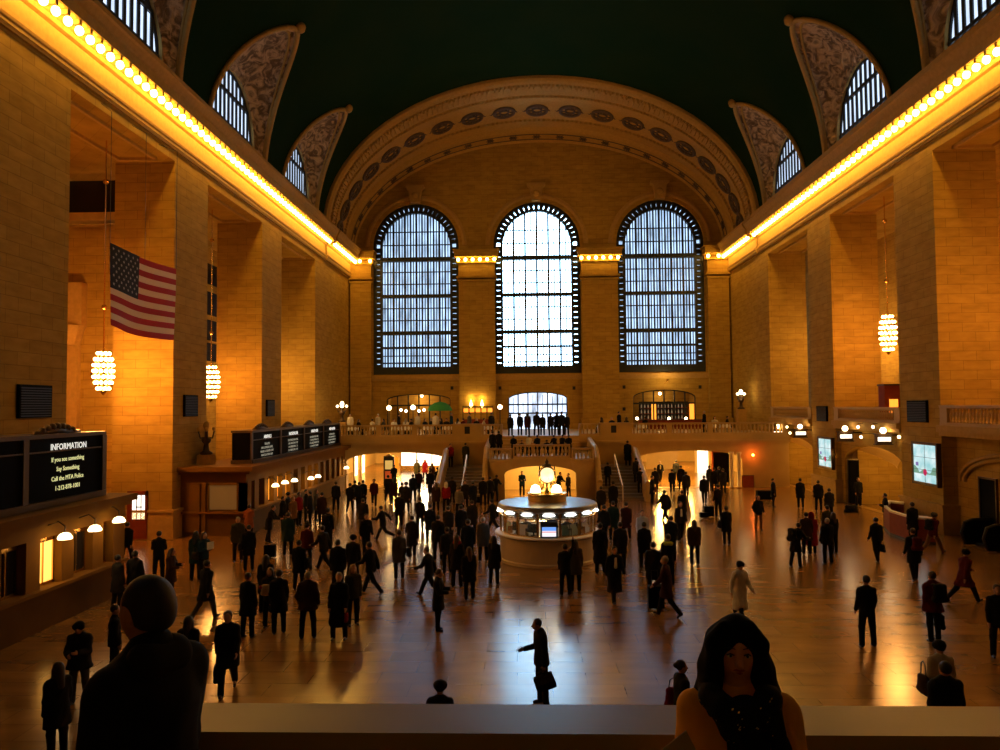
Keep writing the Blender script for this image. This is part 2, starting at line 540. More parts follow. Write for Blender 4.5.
def tangent_frame(a, t, ins):
    p = Vector(arch_pt(a, t, ins)); ta = (Vector(arch_pt(a + .01, t, ins)) - p).normalized()
    tt = (Vector(arch_pt(a, t + .01, ins)) - p).normalized(); n = ta.cross(tt).normalized()
    if (Vector((0, 60, 22)) - p).dot(n) < 0: n = -n
    return p, ta, tt, n


for k in range(19):
    a = PI * (k + .5) / 19
    p, ta, tt, n = tangent_frame(a, .51, .05)
    b = MB(); m2 = MB()
    for (R, r) in ((0.80, .16), (0.36, .10)):
        ring = []
        for i in range(21):
            c = 2 * PI * i / 20
            ring.append(p + ta * (R * 1.15 * math.cos(c)) + tt * (R * math.sin(c) * .95) + n * .06)
        b.tube(ring, r, 6, cap=False)
    for i in range(8):
        c = 2 * PI * i / 8
        b.tube([p + (ta * math.cos(c) * 1.15 + tt * math.sin(c)) * .42 + n * .1, p + (ta * math.cos(c) * 1.15 + tt * math.sin(c)) * .7 + n * .1], [.05, .09], 5)
    for sgn in (-1, 1):
        b.tube([p + ta * sgn * 1.05, p + ta * sgn * 1.2 + tt * .25, p + ta * sgn * 1.45], [.1, .07, .03], 5)
    b.build('medallion', M_MEDAL, arc)
for k in range(25):
    a = PI * (k + .5) / 25
    p, ta, tt, n = tangent_frame(a, .915, .34)
    b = MB()
    for i in range(8):
        c = 2 * PI * i / 8
        b.tube([p + n * .05, p + (ta * math.cos(c) + tt * math.sin(c)) * .42 + n * .05], [.10, .03], 4)
    b.build('rosette', M_MEDAL, arc)
b = MB()
for t0, t1 in ((.865, .875), (.955, .965)):
    b.sweep([(t0, .36), (t0, .40), (t1, .40), (t1, .36)], [(lambda u, v, a=PI * k / NA: arch_pt(a, u, v)) for k in range(NA + 1)])
b.build('rope_moulding', M_MEDAL, arc)

# ceiling vault with lunette cut-outs ------------------------------------
LUN = [(y0 + y1) / 2 for y0, y1 in BAYS]
RC = 4.45


def lun_z(c):
    c = min(1.0, abs(c)); return ZSP + 7.5 * (1 - c ** 1.6) ** 0.5


def vault_x(z):
    q = max(0.0, 1 - ((z - ZSP) / (ZCR - ZSP)) ** 2); return HX * math.sqrt(q)


ys = set()
y = -12.0
while y < 63.01: ys.add(round(y, 3)); y += 1.0
for yc in LUN:
    for i in range(41):
        c = math.cos(PI * i / 40); ys.add(round(yc + RC * c, 3)); ys.add(round(yc - .6 + RC * c, 3))
ys = sorted(v for v in ys if v <= 63.0)
NT = 36
vs = []; fs = []
for y in ys:
    tt = {}
    for s_ in (-1, 1):
        z0 = ZSP
        for yc in LUN:
            if abs(y - yc - SH[s_]) < RC: z0 = lun_z((y - yc - SH[s_]) / RC)
        tt[s_] = math.asin(min(1, (z0 - ZSP) / (ZCR - ZSP)))
    for i in range(NT + 1):
        t = tt[1] + (PI - tt[1] - tt[-1]) * i / NT
        vs.append((HX * math.cos(t), y, ZSP + (ZCR - ZSP) * math.sin(t)))
for j in range(len(ys) - 1):
    for i in range(NT):
        fs.append((j * (NT + 1) + i, j * (NT + 1) + i + 1, (j + 1) * (NT + 1) + i + 1, (j + 1) * (NT + 1) + i))
MB().add(vs, fs).build('ceiling', M_CEIL, kind='structure', smooth=True)

win_n = 4
for s, side in ((-1, 'left'), (1, 'right')):
    # wall strip carrying the lunettes
    XW = 18.75
    LUNS = [yc + SH[s] for yc in LUN]
    holes = [arch_loop(yc, 3.35, 22.31, 23.3, 3.35, 24) for yc in LUNS]
    plate('wall_clerestory_' + side, M_TRIM, [(-12, 22.3), (YEND, 22.3), (YEND, 30), (-12, 30)], holes,
          lambda u, v: (s * XW, u, v), lambda u, v: (s * (XW + .6), u, v), kind='structure')
    MB().box(s * 17.9, s * 19.5, -12, YEND, 21.8, 22.3).build('trim_ledge_' + side, M_TRIM, kind='structure')
    for yc in LUNS:
        if yc < 15: continue
        n = 32; k = 8
        vs = []; fs = []
        rim = []
        for i in range(n + 1):
            a = PI * i / n
            z = lun_z(math.cos(a)); C = Vector((s * vault_x(z), yc + RC * math.cos(a), z))
            Wp = Vector((s * XW, yc + 3.5 * math.cos(a), 22.6 + 4.0 * math.sin(a)))
            rim.append(C)
            for j in range(k + 1):
                t = j / k; p = C.lerp(Wp, t)
                bul = math.sin(PI * t) * 0.45 * math.sin(a)
                vs.append((p.x, p.y, p.z + bul))
        for i in range(n):
            for j in range(k):
                fs.append((i * (k + 1) + j, (i + 1) * (k + 1) + j, (i + 1) * (k + 1) + j + 1, i * (k + 1) + j + 1))
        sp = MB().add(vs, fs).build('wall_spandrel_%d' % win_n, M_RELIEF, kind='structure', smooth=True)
        # raised rim band
        b = MB()
        wide = []
        for i in range(n + 1):
            C = rim[i]; a = PI * i / n
            wide.append(C)
        b.tube([Vector((p.x - s * .05, p.y, p.z - .05)) for p in wide], 0.16, 6, cap=False)
        b.tube([Vector((vs[i * (k + 1) + 1][0], vs[i * (k + 1) + 1][1], vs[i * (k + 1) + 1][2])) for i in range(n + 1)], 0.09, 5, cap=False)
        b.ball((wide[n // 2].x - s * .25, yc, wide[n // 2].z + .1), .35, 8, 6)
        b.build('rim_moulding', M_TRIM, sp, smooth=True)
        # window: dark frame, bars, pane
        fr = MB()
        path = []
        for (u, v) in arch_loop(yc, 3.35, 22.31, 23.3, 3.35, 24)[1:] + [(yc - 3.35, 22.31)]: path.append((s * (XW + .3), u, v))
        fr.tube(path, 0.13, 6)
        w = fr.build('window_%d' % win_n, M_IRON, kind='structure')
        bars = MB()
        nb = 11
        for i in range(1, nb):
            u = -3.35 + 6.7 * i / nb; top = 23.3 + math.sqrt(max(0, 3.35 ** 2 - u * u))
            bars.box(s * (XW + .2), s * (XW + .27), yc + u - .12, yc + u + .12, 22.3, top)
        for z in (23.3, 25.2):
            hw = math.sqrt(max(0, 3.35 ** 2 - max(0, z - 23.3) ** 2))
            bars.box(s * (XW + .15), s * (XW + .28), yc - hw, yc + hw, z - .1, z + .1)
        bars.build('window_bar', M_IRON, w)
        pl = arch_loop(yc, 3.35, 22.31, 23.3, 3.35, 24)
        MB().prism(pl, lambda u, v: (s * (XW + .29), u, v), lambda u, v: (s * (XW + .34), u, v)).build('window_pane', M_PANE_L, w)
        win_n += 1

# west end behind the camera
MB().box(-27, 27, -13, -12, 0, 36).build('wall_west', M_STONE, kind='structure')

# great windows ------------------------------------------------------------
for wi, (xc, pm) in enumerate(zip(WINX, (M_PANE_S, M_PANE_C, M_PANE_S))):
    y = YEND + .45
    w_ = 4.24; zs = 22.1; zb = 9.45
    fr = MB()

    def outline(r):
        pts = [(xc + r, zb)]
        for i in range(29):
            a = PI * i / 28; pts.append((xc + r * math.cos(a), zs + r * math.sin(a)))
        return pts + [(xc - r, zb)]
    for r, hw in ((4.12, .16), (3.46, .12)):
        o = outline(r)
        fr.sweep([(-hw, -.22), (hw, -.22), (hw, .22), (-hw, .22)],
                 [(lambda u, v, p=p, r=r: (xc + (p[0] - xc) * (1 + u / r) if True else 0, y + v, (zs + (p[1] - zs) * (1 + u / r)) if p[1] > zs else p[1])) for p in o], closed=True)
    # ties of the ladder frame, leaving small lights between them
    z = zb
    while z < zs:
        for sg in (-1, 1): fr.box(xc + sg * 3.4, xc + sg * 4.1, y - .18, y + .18, z, z + .46)
        z += .55
    for i in range(1, 24):
        a = PI * i / 24
        p0 = Vector((xc + 3.4 * math.cos(a), y, zs + 3.4 * math.sin(a))); p1 = Vector((xc + 4.1 * math.cos(a), y, zs + 4.1 * math.sin(a)))
        fr.tube([p0, p1], .28, 4)
    for (za, zb_) in ((9.45, 10.2),):
        fr.box(xc - 4.1, xc + 4.1, y - .3, y + .2, za, zb_)
    w = fr.build('window_%d' % (wi + 1), M_IRON, kind='structure')
    tr = MB()
    for zc, h in ((20.85, .20), (17.2, .16), (13.55, .18), (12.1, .10), (10.6, .06)):
        tr.box(xc - 3.45, xc + 3.45, y - .25, y + .3, zc - h, zc + h)
    for zc in (19.6, 18.4, 16.0, 14.8, 11.3, 22.3, 23.6):
        hw = 3.45 if zc < zs else math.sqrt(max(0, 3.45 ** 2 - (zc - zs) ** 2))
        tr.box(xc - hw, xc + hw, y - .05, y + .05, zc - .05, zc + .05)
    tr.build('window_transom', M_IRON, w)
    mu = MB()
    for i in range(1, 24):
        u = -3.42 + 6.84 * i / 24; top = zs + math.sqrt(max(0, 3.4 ** 2 - u * u))
        hw = (0.075 if i % 2 == 0 else 0.045) * (.75 if wi == 1 else 1)
        if i % 4 == 0: hw = .10
        mu.box(xc + u - hw, xc + u + hw, y - .08, y + .08, zb + .6, top)
    mu.build('window_mullion', M_IRON, w)
    MB().prism([(p[0], p[1]) for p in arch_loop(xc, 4.23, 9.46, 22.1, 4.23, 28)], lambda u, v: (u, YEND + .95, v), lambda u, v: (u, YEND + 1.05, v)).build('window_pane', pm, w)
# rooms behind the terrace doors
for i, (xc, w, zs, r) in enumerate(DOORS):
    y = YEND + .3
    fr = MB()
    o = arch_loop(xc, w, 4.01, zs, r, 14)
    fr.tube([(p[0], y, p[1]) for p in o[1:]] + [(xc - w, y, 4.01)], .10, 6)
    nb = 6
    for k in range(1, nb):
        u = -w + 2 * w * k / nb; top = zs + r * math.sqrt(max(0, 1 - (u / w) ** 2))
        fr.box(xc + u - .06, xc + u + .06, y - .05, y + .05, 4.01, top)
    fr.box(xc - w, xc + w, y - .07, y + .07, 6.35, 6.5)
    if i == 1:
        fr.box(xc - w, xc + w, y - .07, y + .07, 5.5, 5.65)
        for k in range(nb):
            u = -w + 2 * w * (k + .5) / nb
            fr.box(xc + u - .03, xc + u + .03, y - .04, y + .04, 5.6, 7.4 - abs(u) * .12)
    d = fr.build('door_%d' % (i + 1), M_IRON, kind='structure')
    if i == 1:
        MB().prism(o, lambda u, v: (u, YEND + .9, v), lambda u, v: (u, YEND + .95, v)).build('door_pane', M_PANE_D, d)
    else:
        MB().box(xc - w - .2, xc + w + .2, YEND + 3.5, YEND + 3.7, 4, 8.2).build('wall_recess_%d' % i, M_STONE, kind='structure')
        b = MB(); b.box(xc - w - .3, xc - w - .1, YEND + 1.2, YEND + 3.6, 4, 8.2); b.box(xc + w + .1, xc + w + .3, YEND + 1.2, YEND + 3.6, 4, 8.2)
        b.box(xc - w - .3, xc + w + .3, YEND + 1.2, YEND + 3.6, 8.0, 8.3)
        b.build('wall_alcove_%d' % i, M_STONE, kind='structure')
# wall vents
for px, py in ((452, 388), (500, 388), (574, 388), (624, 387), (624, 409), (700, 387)):
    p = at_y(px, py, YEND)
    MB().box(p.x - .14, p.x + .14, YEND - .05, YEND + .02, p.z - .16, p.z + .16).build('wall_vent', M_BLACK, kind='structure')

# terrace ------------------------------------------------------------------
YT = 57.5
TC = -0.3   # centre of the stair block
b = MB()
b.box(-HX, HX, YT, YEND + 4, 3.55, 4.0)
b.box(-HX, TC - 3.0, YT - .35, YT, 3.45, 3.62); b.box(TC + 3.0, HX, YT - .35, YT, 3.45, 3.62)
b.box(-HX, TC - 3.0, YT - .22, YT, 3.30, 3.45); b.box(TC + 3.0, HX, YT - .22, YT, 3.30, 3.45)
b.box(-HX, TC - 3.0, YT - .25, YT, 3.62, 4.0); b.box(TC + 3.0, HX, YT - .25, YT, 3.62, 4.0)
b.build('floor_terrace', M_MARBLE, kind='structure')
plate('wall_terrace', M_MARBLE, [(-HX, 0.0), (HX, 0.0), (HX, 3.5), (-HX, 3.5)],
      [[(u, max(v, 0.01)) for u, v in arch_loop(-11.2, 3.95, 0.01, 2.15, .65, 14)], [(u, max(v, 0.01)) for u, v in arch_loop(11.0, 4.0, 0.01, 2.15, .65, 14)]],
      lambda u, v: (u, YT, v), lambda u, v: (u, YT + .6, v), kind='structure')
# passages below the terrace
M_PASS = mat('cream passage wall', (0.60, 0.41, 0.15), 0.5, noise=.1)
for s, side in ((-1, 'left'), (1, 'right')):
    b = MB()
    b.box(s * 6.0, s * 6.3, YT + .6, 84, 0, 3.5)
    b.box(s * 18.2, s * 18.5, YT + .6, 84, 0, 3.5)
    b.box(s * 6.0, s * 18.5, 84, 84.3, 0, 3.5)
    b.build('wall_passage_' + side, M_PASS, kind='structure')
    MB().box(s * 6.0, s * 18.5, YT + .6, 84.3, 3.2, 3.5).build('ceiling_passage_' + side, M_PASS, kind='structure')

# stair block --------------------------------------------------------------
xl, xr = TC - 3.8, TC + 3.8
b_out = [(xl, 0), (xr, 0), (xr, 2.3), (xr - .6, 2.65), (TC + 1.9, 2.8), (TC - 1.9, 2.8), (xl + .6, 2.65), (xl, 2.3)]
plate('wall_stair_front', M_MARBLE, b_out, [arch_loop(TC - .1, 2.37, 0.01, 1.75, .55, 16)], lambda u, v: (u, 50 + .5 * max(0, abs(u - TC) - 1.9) ** 1.2, v), lambda u, v: (u, 50.5 + .5 * max(0, abs(u - TC) - 1.9) ** 1.2, v), kind='structure')
b = MB()
b.box(xl + .3, xr - .3, 50.5, 56.3, 2.55, 2.75)
for x0 in (xl, xr - .3): b.box(x0, x0 + .3, 51.2, 57.5, 0, 2.75)
for k in range(5): b.box(TC - 3.0, TC + 3.0, 56.0 + .3 * k, 57.5, 2.75, 2.75 + .25 * (k + 1))
b.build('floor_stair_platform', M_MARBLE, kind='structure')
MB().box(xl + .3, xr - .3, 56.9, 57.2, 0, 2.55).build('wall_stair_vault', M_PASS, kind='structure')
for s, side in ((-1, 'left'), (1, 'right')):
    xa = TC + s * 3.8; xb = TC + s * 6.9
    b = MB()
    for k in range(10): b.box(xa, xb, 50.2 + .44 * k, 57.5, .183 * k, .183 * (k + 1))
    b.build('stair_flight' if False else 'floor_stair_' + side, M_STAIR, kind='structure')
    # outer and inner sloped parapets
    b = MB()
    for x0 in (xb, xa - s * .02):
        poly = [(49.4, 0), (49.4, 1.1), (49.9, 1.15), (54.8, 3.0), (57.5, 3.05), (57.5, 0)]
        if x0 != xb: poly = [(49.6, 0), (49.6, 1.2), (50.2, 1.5), (51.2, 2.6), (52.5, 3.3), (57.5, 3.7), (57.5, 0)]
        b.prism(poly, lambda u, v: (x0 - .16, u, v), lambda u, v: (x0 + .16, u, v))
        b.tube([(x0, u, v + .03) for u, v in poly[1:-1]], .2, 8)
    b.build('wall_stair_parapet_' + side, M_MARBLE, kind='structure')
    t = empty('handrail', ((xa + xb) / 2, 50.2, 0), 'brass handrail running up the middle of the %s-hand marble stair' % side, 'handrail')
    MB().tube([(0, 0, .0), (0, 0, .95), (0, 4.4, 2.75), (0, 4.4, 1.83)], .05, 6).build('rail', mat('bright rail', (.8, .66, .42), .3, .6), t)
    for k in (1, 2, 3):
        MB().tube([(0, k * 1.1, .183 * int(k * 1.1 / .44) + .1), (0, k * 1.1, .95 + k * 1.1 * .41)], .03, 6).build('post', M_BRASS, t)


# balustrades ----------------------------------------------------------------
BAL = MB().lathe([(.075, 0), (.075, .05), (.045, .08), (.05, .14), (.085, .26), (.075, .36), (.04, .46), (.04, .52), (.07, .55), (.07, .6)], (0, 0, 0), 8).build('baluster', M_MARBLE, smooth=True)
BAL_ME = BAL.data
bpy.data.objects.remove(BAL)


def balustrade(p0, p1, z0, h, label, group=None, solid0=.25, solid1=.25, pitch=.26, thick=.34):
    p0 = Vector((p0[0], p0[1], 0)); p1 = Vector((p1[0], p1[1], 0)); L = (p1 - p0).length; d = (p1 - p0) / L
    rz = math.atan2(d.y, d.x)
    t = empty('balustrade', (p0.x, p0.y, z0), label, 'balustrade', group, rz)
    th = thick / 2
    MB().box(0, L, -th, th, 0, .14).build('plinth', M_MARBLE, t)
    b = MB(); b.box(0, L, -th, th, h - .13, h); b.box(0, L, -th - .04, th + .04, h - .05, h); b.build('top_rail', M_MARBLE, t)
    if solid0 > 0: MB().box(0, solid0, -th + .02, th - .02, .14, h - .13).build('pedestal', M_MARBLE, t)
    if solid1 > 0: MB().box(L - solid1, L, -th + .02, th - .02, .14, h - .13).build('pedestal', M_MARBLE, t)
    n = max(1, int((L - solid0 - solid1) / pitch)); hh = (h - .27) / .6
    for i in range(n):
        x = solid0 + (L - solid0 - solid1) * (i + .5) / n
        o = bpy.data.objects.new('baluster', BAL_ME); COL.objects.link(o); o.parent = t; o.location = (x, 0, .14); o.scale = (1, 1, hh)
    return t


def tx(px, y=YT): return (px - 525) * y / 750 + CAMX


yb = YT - .05
balustrade((-18.4, yb), (tx(378), yb), 4.0, .92, 'marble balustrade on the terrace edge at the far left corner', None, .2, .2)
balustrade((tx(378), yb), (tx(414), yb), 4.0, .92, 'marble balustrade on the terrace in front of the two tall globe lamps', None, .2, .2)
balustrade((tx(414), yb), (tx(453), yb), 4.0, .92, 'marble balustrade on the terrace in front of the green parasol', None, .2, .1)
balustrade((tx(481), yb), (tx(502), yb), 4.0, .92, 'short marble balustrade just left of the central terrace steps', None, .2, .2)
balustrade((tx(578), yb), (tx(599), yb), 4.0, .92, 'short marble balustrade just right of the central terrace steps', None, .2, .2)
balustrade((tx(628), yb), (tx(667), yb), 4.0, .92, 'marble balustrade on the terrace in front of the left half of the dark bar', None, .2, .2)
balustrade((tx(667), yb), (tx(707), yb), 4.0, .92, 'marble balustrade on the terrace in front of the right half of the dark bar', None, .2, .2)
balustrade((tx(707), yb), (18.4, yb), 4.0, .92, 'marble balustrade on the terrace edge at the far right corner', None, .2, .4)
for a, c, nm, sd in ((453, 481, 467, 'left'), (599, 628, 612, 'right')):
    t = empty('pedestal_block', (tx((a + c) / 2), yb, 4.0), 'solid marble pedestal with a dark square grille in the %s part of the terrace rail' % sd, 'pedestal')
    w = tx(c) - tx(a)
    b = MB(); b.box(-w / 2, w / 2, -.25, .2, 0, .86); b.box(-w / 2 - .05, w / 2 + .05, -.3, .25, .86, .96); b.build('block', M_MARBLE, t)
    MB().box(tx(nm) - tx((a + c) / 2) - .2, tx(nm) - tx((a + c) / 2) + .2, -.28, -.25, .2, .75).build('grille', M_BLACK, t)
balustrade((TC - 1.9, 50.2), (TC + 1.9, 50.2), 2.8, .92, 'marble balustrade over the front arch of the central stair block', None, .1, .1)
for s, sd in ((-1, 'left'), (1, 'right')):
    balustrade((TC + s * 1.95, 50.2), (TC + s * 3.45, 50.8), 2.55, .92, 'short angled marble balustrade on the %s corner of the stair block' % sd, None, .1, .1)

# right side balcony ---------------------------------------------------------
b = MB()
for k, (y0, y1) in enumerate(BAYS):
    if y1 < 20: continue
    z = 5.2
    b.box(HX, 26, y0, y1, z - .4, z)
    b.box(HX - .25, HX, y0, y1, z - .3, z); b.box(HX - .12, HX, y0, y1, z - .5, z - .3)
b.box(21.5, 26, 12, 75, 4.8, 5.2)
b.build('floor_balcony_right', M_TRIM, kind='structure')
balustrade((HX + .1, BAYS[4][0]), (HX + .1, BAYS[4][1]), 5.2, .85, 'stone balustrade of the right balcony bay nearest the end windows', 'right', .6, .6)
balustrade((HX + .1, BAYS[3][0]), (HX + .1, BAYS[3][1]), 5.2, .85, 'stone balustrade of the right balcony bay under the hanging chandelier', None, .6, .6)
balustrade((HX + .1, BAYS[2][0]), (HX + .1, BAYS[2][1]), 5.2, .95, 'stone balustrade of the right balcony bay at the photo edge', None, .6, .6)
for o in bpy.data.objects:
    if o.get('group') == 'right': del o['group']
# bay walls below the right balcony, with arched openings
for k, (y0, y1) in enumerate(BAYS[2:]):
    yc = (y0 + y1) / 2
    if k == 0:
        MB().box(HX + .7, HX + 1.0, y0, y1, 0, 4.8).build('wall_bay_3', M_STONE, kind='structure')
        b = MB()
        for r in (0, .35):
            b.tube([(HX + .6, yc + (3.9 - r) * math.cos(PI * i / 20), 2.6 + (1.4 - r * .6) * math.sin(PI * i / 20)) for i in range(21)], .10, 6)
        b.build('trim_bay_arch', M_TRIM, kind='structure')
    else:
        plate('wall_bay_%d' % (3 + k), M_STONE, [(y0, 0), (y1, 0), (y1, 4.8), (y0, 4.8)], [arch_loop(yc, 3.75, 0.01, 2.75, 1.0, 16)],
              lambda u, v: (HX + .35, u, v), lambda u, v: (HX + .8, u, v), kind='structure')
        b = MB(); b.box(24, 24.3, y0, y1, 0, 4.8); b.box(HX + .8, 24, y0 - .05, y0 + .05, 0, 4.8)
        b.build('wall_gate_%d' % k, M_STONE, kind='structure')
        MB().box(HX + .8, 24, yc + 2.9, yc + 3.1, 0, 4.8).build('wall_gate_side_%d' % k, M_STONE, kind='structure')
        b = MB()
        b.sweep([(HX + .8, 0), (HX + 3.2, .0)], [(lambda u, v, a=PI * i / 16: (u, yc + (3.75 - .35 * (u - HX - .8)) * math.cos(a), 2.75 + 1.0 * math.sin(a) - .25 * (u - HX - .8))) for i in range(17)])
        b.build('ceiling_gate_%d' % k, M_PASS, kind='structure')
for o in list(bpy.data.objects):
    pass

# left aisle inner wing wall with cornice and pilaster, back windows
b = MB()
b.box(-26, -21.5, 37.8, 38.6, 0, 15.6)
b.build('wall_aisle_wing', M_STONE, kind='structure')
b = MB(); b.box(-26, -21.5, 38.1, 38.4, 15.2, 15.5); b.box(-26, -21.5, 37.9, 38.4, 15.5, 15.9); b.box(-26, -21.5, 37.7, 38.5, 16.1, 16.5)
b.box(-26, -21.5, 38.2, 38.4, 13.9, 14.1)
b.build('trim_aisle_cornice', M_TRIM, kind='structure')
MB().box(-26, -21.55, 38.5, 38.7, 16.5, 18.4).build('window_dark_aisle', M_DARKWIN, kind='structure')
cp = MB(); cp.box(-25.2, -24.2, 37.5, 38.4, 0, 9.6); cp.lathe([(.5, 0), (.62, .3), (.75, .8), (.85, 1.0)], (-24.7, 37.6, 9.6), 12); cp.box(-25.4, -23.9, 37.3, 38.4, 10.6, 12.8)
cp.build('wall_aisle_pilaster', M_TRIM, kind='structure')
for k, (za, zb_) in enumerate(((16.0, 17.6), (13.6, 15.4), (11.6, 13.2), (10.0, 11.4))):
    w = MB().box(-26.02, -25.9, 56.5, 61.5, za, zb_).build('window_aisle_%d' % (k + 1), M_DARKWIN, kind='structure')
# ================================================================ lamps, booths, boards and other fixtures
# ---- bulbs under the cornice
bulb0 = MB().ball((0, 0, 0), 0.155, 10, 7, 1.15).build('light_bulb', M_BULB, smooth=True)
BULB_ME = bulb0.data
sock = MB().lathe([(.10, .12), (.07, .17), (.07, .24)], (0, 0, 0), 8).build('x', M_BRASS)
SOCK_ME = sock.data; SOCK_ME.name = 'lamp_socket'
bpy.data.objects.remove(sock); bpy.data.objects.remove(bulb0)


def bulb(x, y, z, label, group):
    o = bpy.data.objects.new('light_bulb', BULB_ME); COL.objects.link(o); o.location = (x, y, z)
    tag(o, label, 'light bulb', group)
    c = bpy.data.objects.new('lamp_socket', SOCK_ME); COL.objects.link(c); c.parent = o
    return o


for s, side in ((-1, 'left'), (1, 'right')):
    y = 17.0
    while y < 72.0:
        off = 0.12 if y > 63.5 else 0
        if not (62.8 < y < 63.9):
            bulb(s * (HX - 0.72 - off), y, 20.38, 'bare glowing bulb under the ledge of the %s-hand cornice' % side, 'bulbs along the %s cornice' % side)
        y += 0.70
for nm, x, w in (('far left', -17.3, 1.0), ('left', -5.95, 1.75), ('right', 5.95, 1.75), ('far right', 17.3, 1.0)):
    n = 6 if w > 1.5 else 3
    for i in range(n):
        bulb(x - w + 2 * w * i / (n - 1) + (0 if w > 1.5 else -.0), YEND - 1.05, 20.5, 'glowing bulb on the capital of the %s end-wall pilaster' % nm, 'bulbs on the %s pilaster capital' % nm)

# ---- chandeliers -----------------------------------------------------------
CHB = MB().ball((0, 0, 0), .075, 8, 6).build('x', M_CHBULB, smooth=True)
CH_ME = CHB.data; CH_ME.name = 'bulb'; bpy.data.objects.remove(CHB)


def chandelier(x, y, z, h, w, ztop, label, power, col, cable=True):
    t = empty('chandelier', (x, y, z), label, 'chandelier')
    b = MB()
    rings = []
    for k in range(7):
        f = -0.9 + 1.8 * k / 6
        r = w / 2 * math.sqrt(max(0.05, 1 - f * f * .85)); rings.append((r, f * h / 2))
        b.tube([(r * math.cos(PI * i / 10), r * math.sin(PI * i / 10), f * h / 2) for i in range(21)], .025, 5, cap=False)
    for i in range(8):
        a = PI * i / 4
        b.tube([(r * math.cos(a), r * math.sin(a), zz) for r, zz in rings], .018, 4)
    b.build('frame', M_BRASS, t)
    MB().lathe([(1e-4, -h / 2 - .22), (.08, -h / 2 - .15), (.14, -h / 2), (.05, -h / 2 + .1)], (0, 0, 0), 10).build('finial', M_BRASS, t)
    for k, (r, zz) in enumerate(rings):
        n = 12 if 0 < k < 6 else 8
        for i in range(n):
            a = 2 * PI * (i + .5 * (k % 2)) / n
            o = bpy.data.objects.new('bulb', CH_ME); COL.objects.link(o); o.parent = t
            o.location = ((r + .05) * math.cos(a), (r + .05) * math.sin(a), zz)
    b = MB(); b.tube([(0, 0, h / 2 - .1), (0, 0, ztop - z)], .03, 6)
    for zz in (h / 2 + 2.0, (ztop - z) * .82): b.ball((0, 0, zz), .13, 8, 6)
    b.build('hanging_rod', M_BRASS, t)
    l = lamp('chandelier_light', (0, 0, 0), power, col, .6, t)
    return t


WARM = (1.0, 0.36, 0.06)
WARM2 = (1.0, 0.50, 0.13)
chandelier(*at_y(103.5, 371, 33.0), 1.75, .72, 18.5, 'melon-shaped bulb chandelier hanging in the left opening below the flag', 2600, WARM)
chandelier(*at_y(211, 382, 45.0), 2.0, .85, 18.5, 'bulb chandelier in the second left opening, partly hidden by the pier', 1500, WARM)
chandelier(*at_y(888, 333, 44.7), 2.15, .78, 18.5, 'tall bulb chandelier hanging on a long rod in the right-hand opening', 1500, WARM)
# chandeliers in the bays whose lamps stay behind the piers
chandelier(-21.0, 56.8, 8.5, 2.1, 1.0, 18.5, 'bulb chandelier in the farthest left opening behind its pier', 1300, WARM2)
chandelier(23.0, 57.0, 10.4, 2.1, 1.0, 18.9, 'bulb chandelier in the farthest right opening behind its pier', 1300, WARM2)
chandelier(20.8, 31.0, 10.4, 2.1, 1.0, 18.5, 'bulb chandelier in the right opening nearest the photo edge', 1500, WARM)
chandelier(-20.6, 19.5, 8.2, 2.1, 1.0, 18.5, 'bulb chandelier in the left opening outside the frame', 900, WARM)

# ---- dark grilles on the pier faces ------------------------------------------
GR = [(-HX, 25.6, 6.6, 1.75, 1.15, 'black speaker grille on the nearest left pier above the departure board'),
      (-HX, 37.8, 6.45, 1.5, 1.1, 'black speaker grille on the left pier beside the flag'),
      (-HX, 49.8, 6.3, 1.5, 1.1, 'black speaker grille on the left pier above the second departure board'),
      (HX, 38.6, 5.85, 1.9, 1.1, 'black speaker grille on the right pier above the nearer lit screen'),
      (HX, 50.8, 5.6, 1.7, 1.0, 'black speaker grille on the right pier above the farther lit screen')]
for x, y, z, w, h, lb in GR:
    s = -1 if x < 0 else 1
    t = empty('speaker_grille', (x, y, z), lb, 'speaker')
    b = MB(); b.box(-s * .12, -s * .01, -w / 2, w / 2, -h / 2, h / 2); b.build('housing', M_BLACKGLOSS, t)
    b = MB()
    for i in range(12): b.box(-s * .14, -s * .12, -w / 2 + .06, w / 2 - .06, -h / 2 + .05 + i * (h - .1) / 12, -h / 2 + .05 + (i + .5) * (h - .1) / 12)
    b.build('louvre', M_BLACK, t)

# ---- advertising screens ------------------------------------------------------


def screen_mat(name, es):
    m = bpy.data.materials.new(name); m.use_nodes = True
    nt = m.node_tree; N = nt.nodes; L = nt.links; b = N['Principled BSDF']
    tc = N.new('ShaderNodeTexCoord'); n = N.new('ShaderNodeTexNoise'); n.inputs['Scale'].default_value = 1.6; n.inputs['Detail'].default_value = 5
    L.new(tc.outputs['Object'], n.inputs['Vector'])
    cr = N.new('ShaderNodeValToRGB'); e = cr.color_ramp.elements
    e[0].position = .3; e[0].color = (.25, .62, .66, 1); e[1].position = .62; e[1].color = (.72, .9, .92, 1)
    L.new(n.outputs['Fac'], cr.inputs[0]); L.new(cr.outputs[0], b.inputs['Emission Color'])
    b.inputs['Emission Strength'].default_value = es; b.inputs['Base Color'].default_value = (0, 0, 0, 1)
    return m


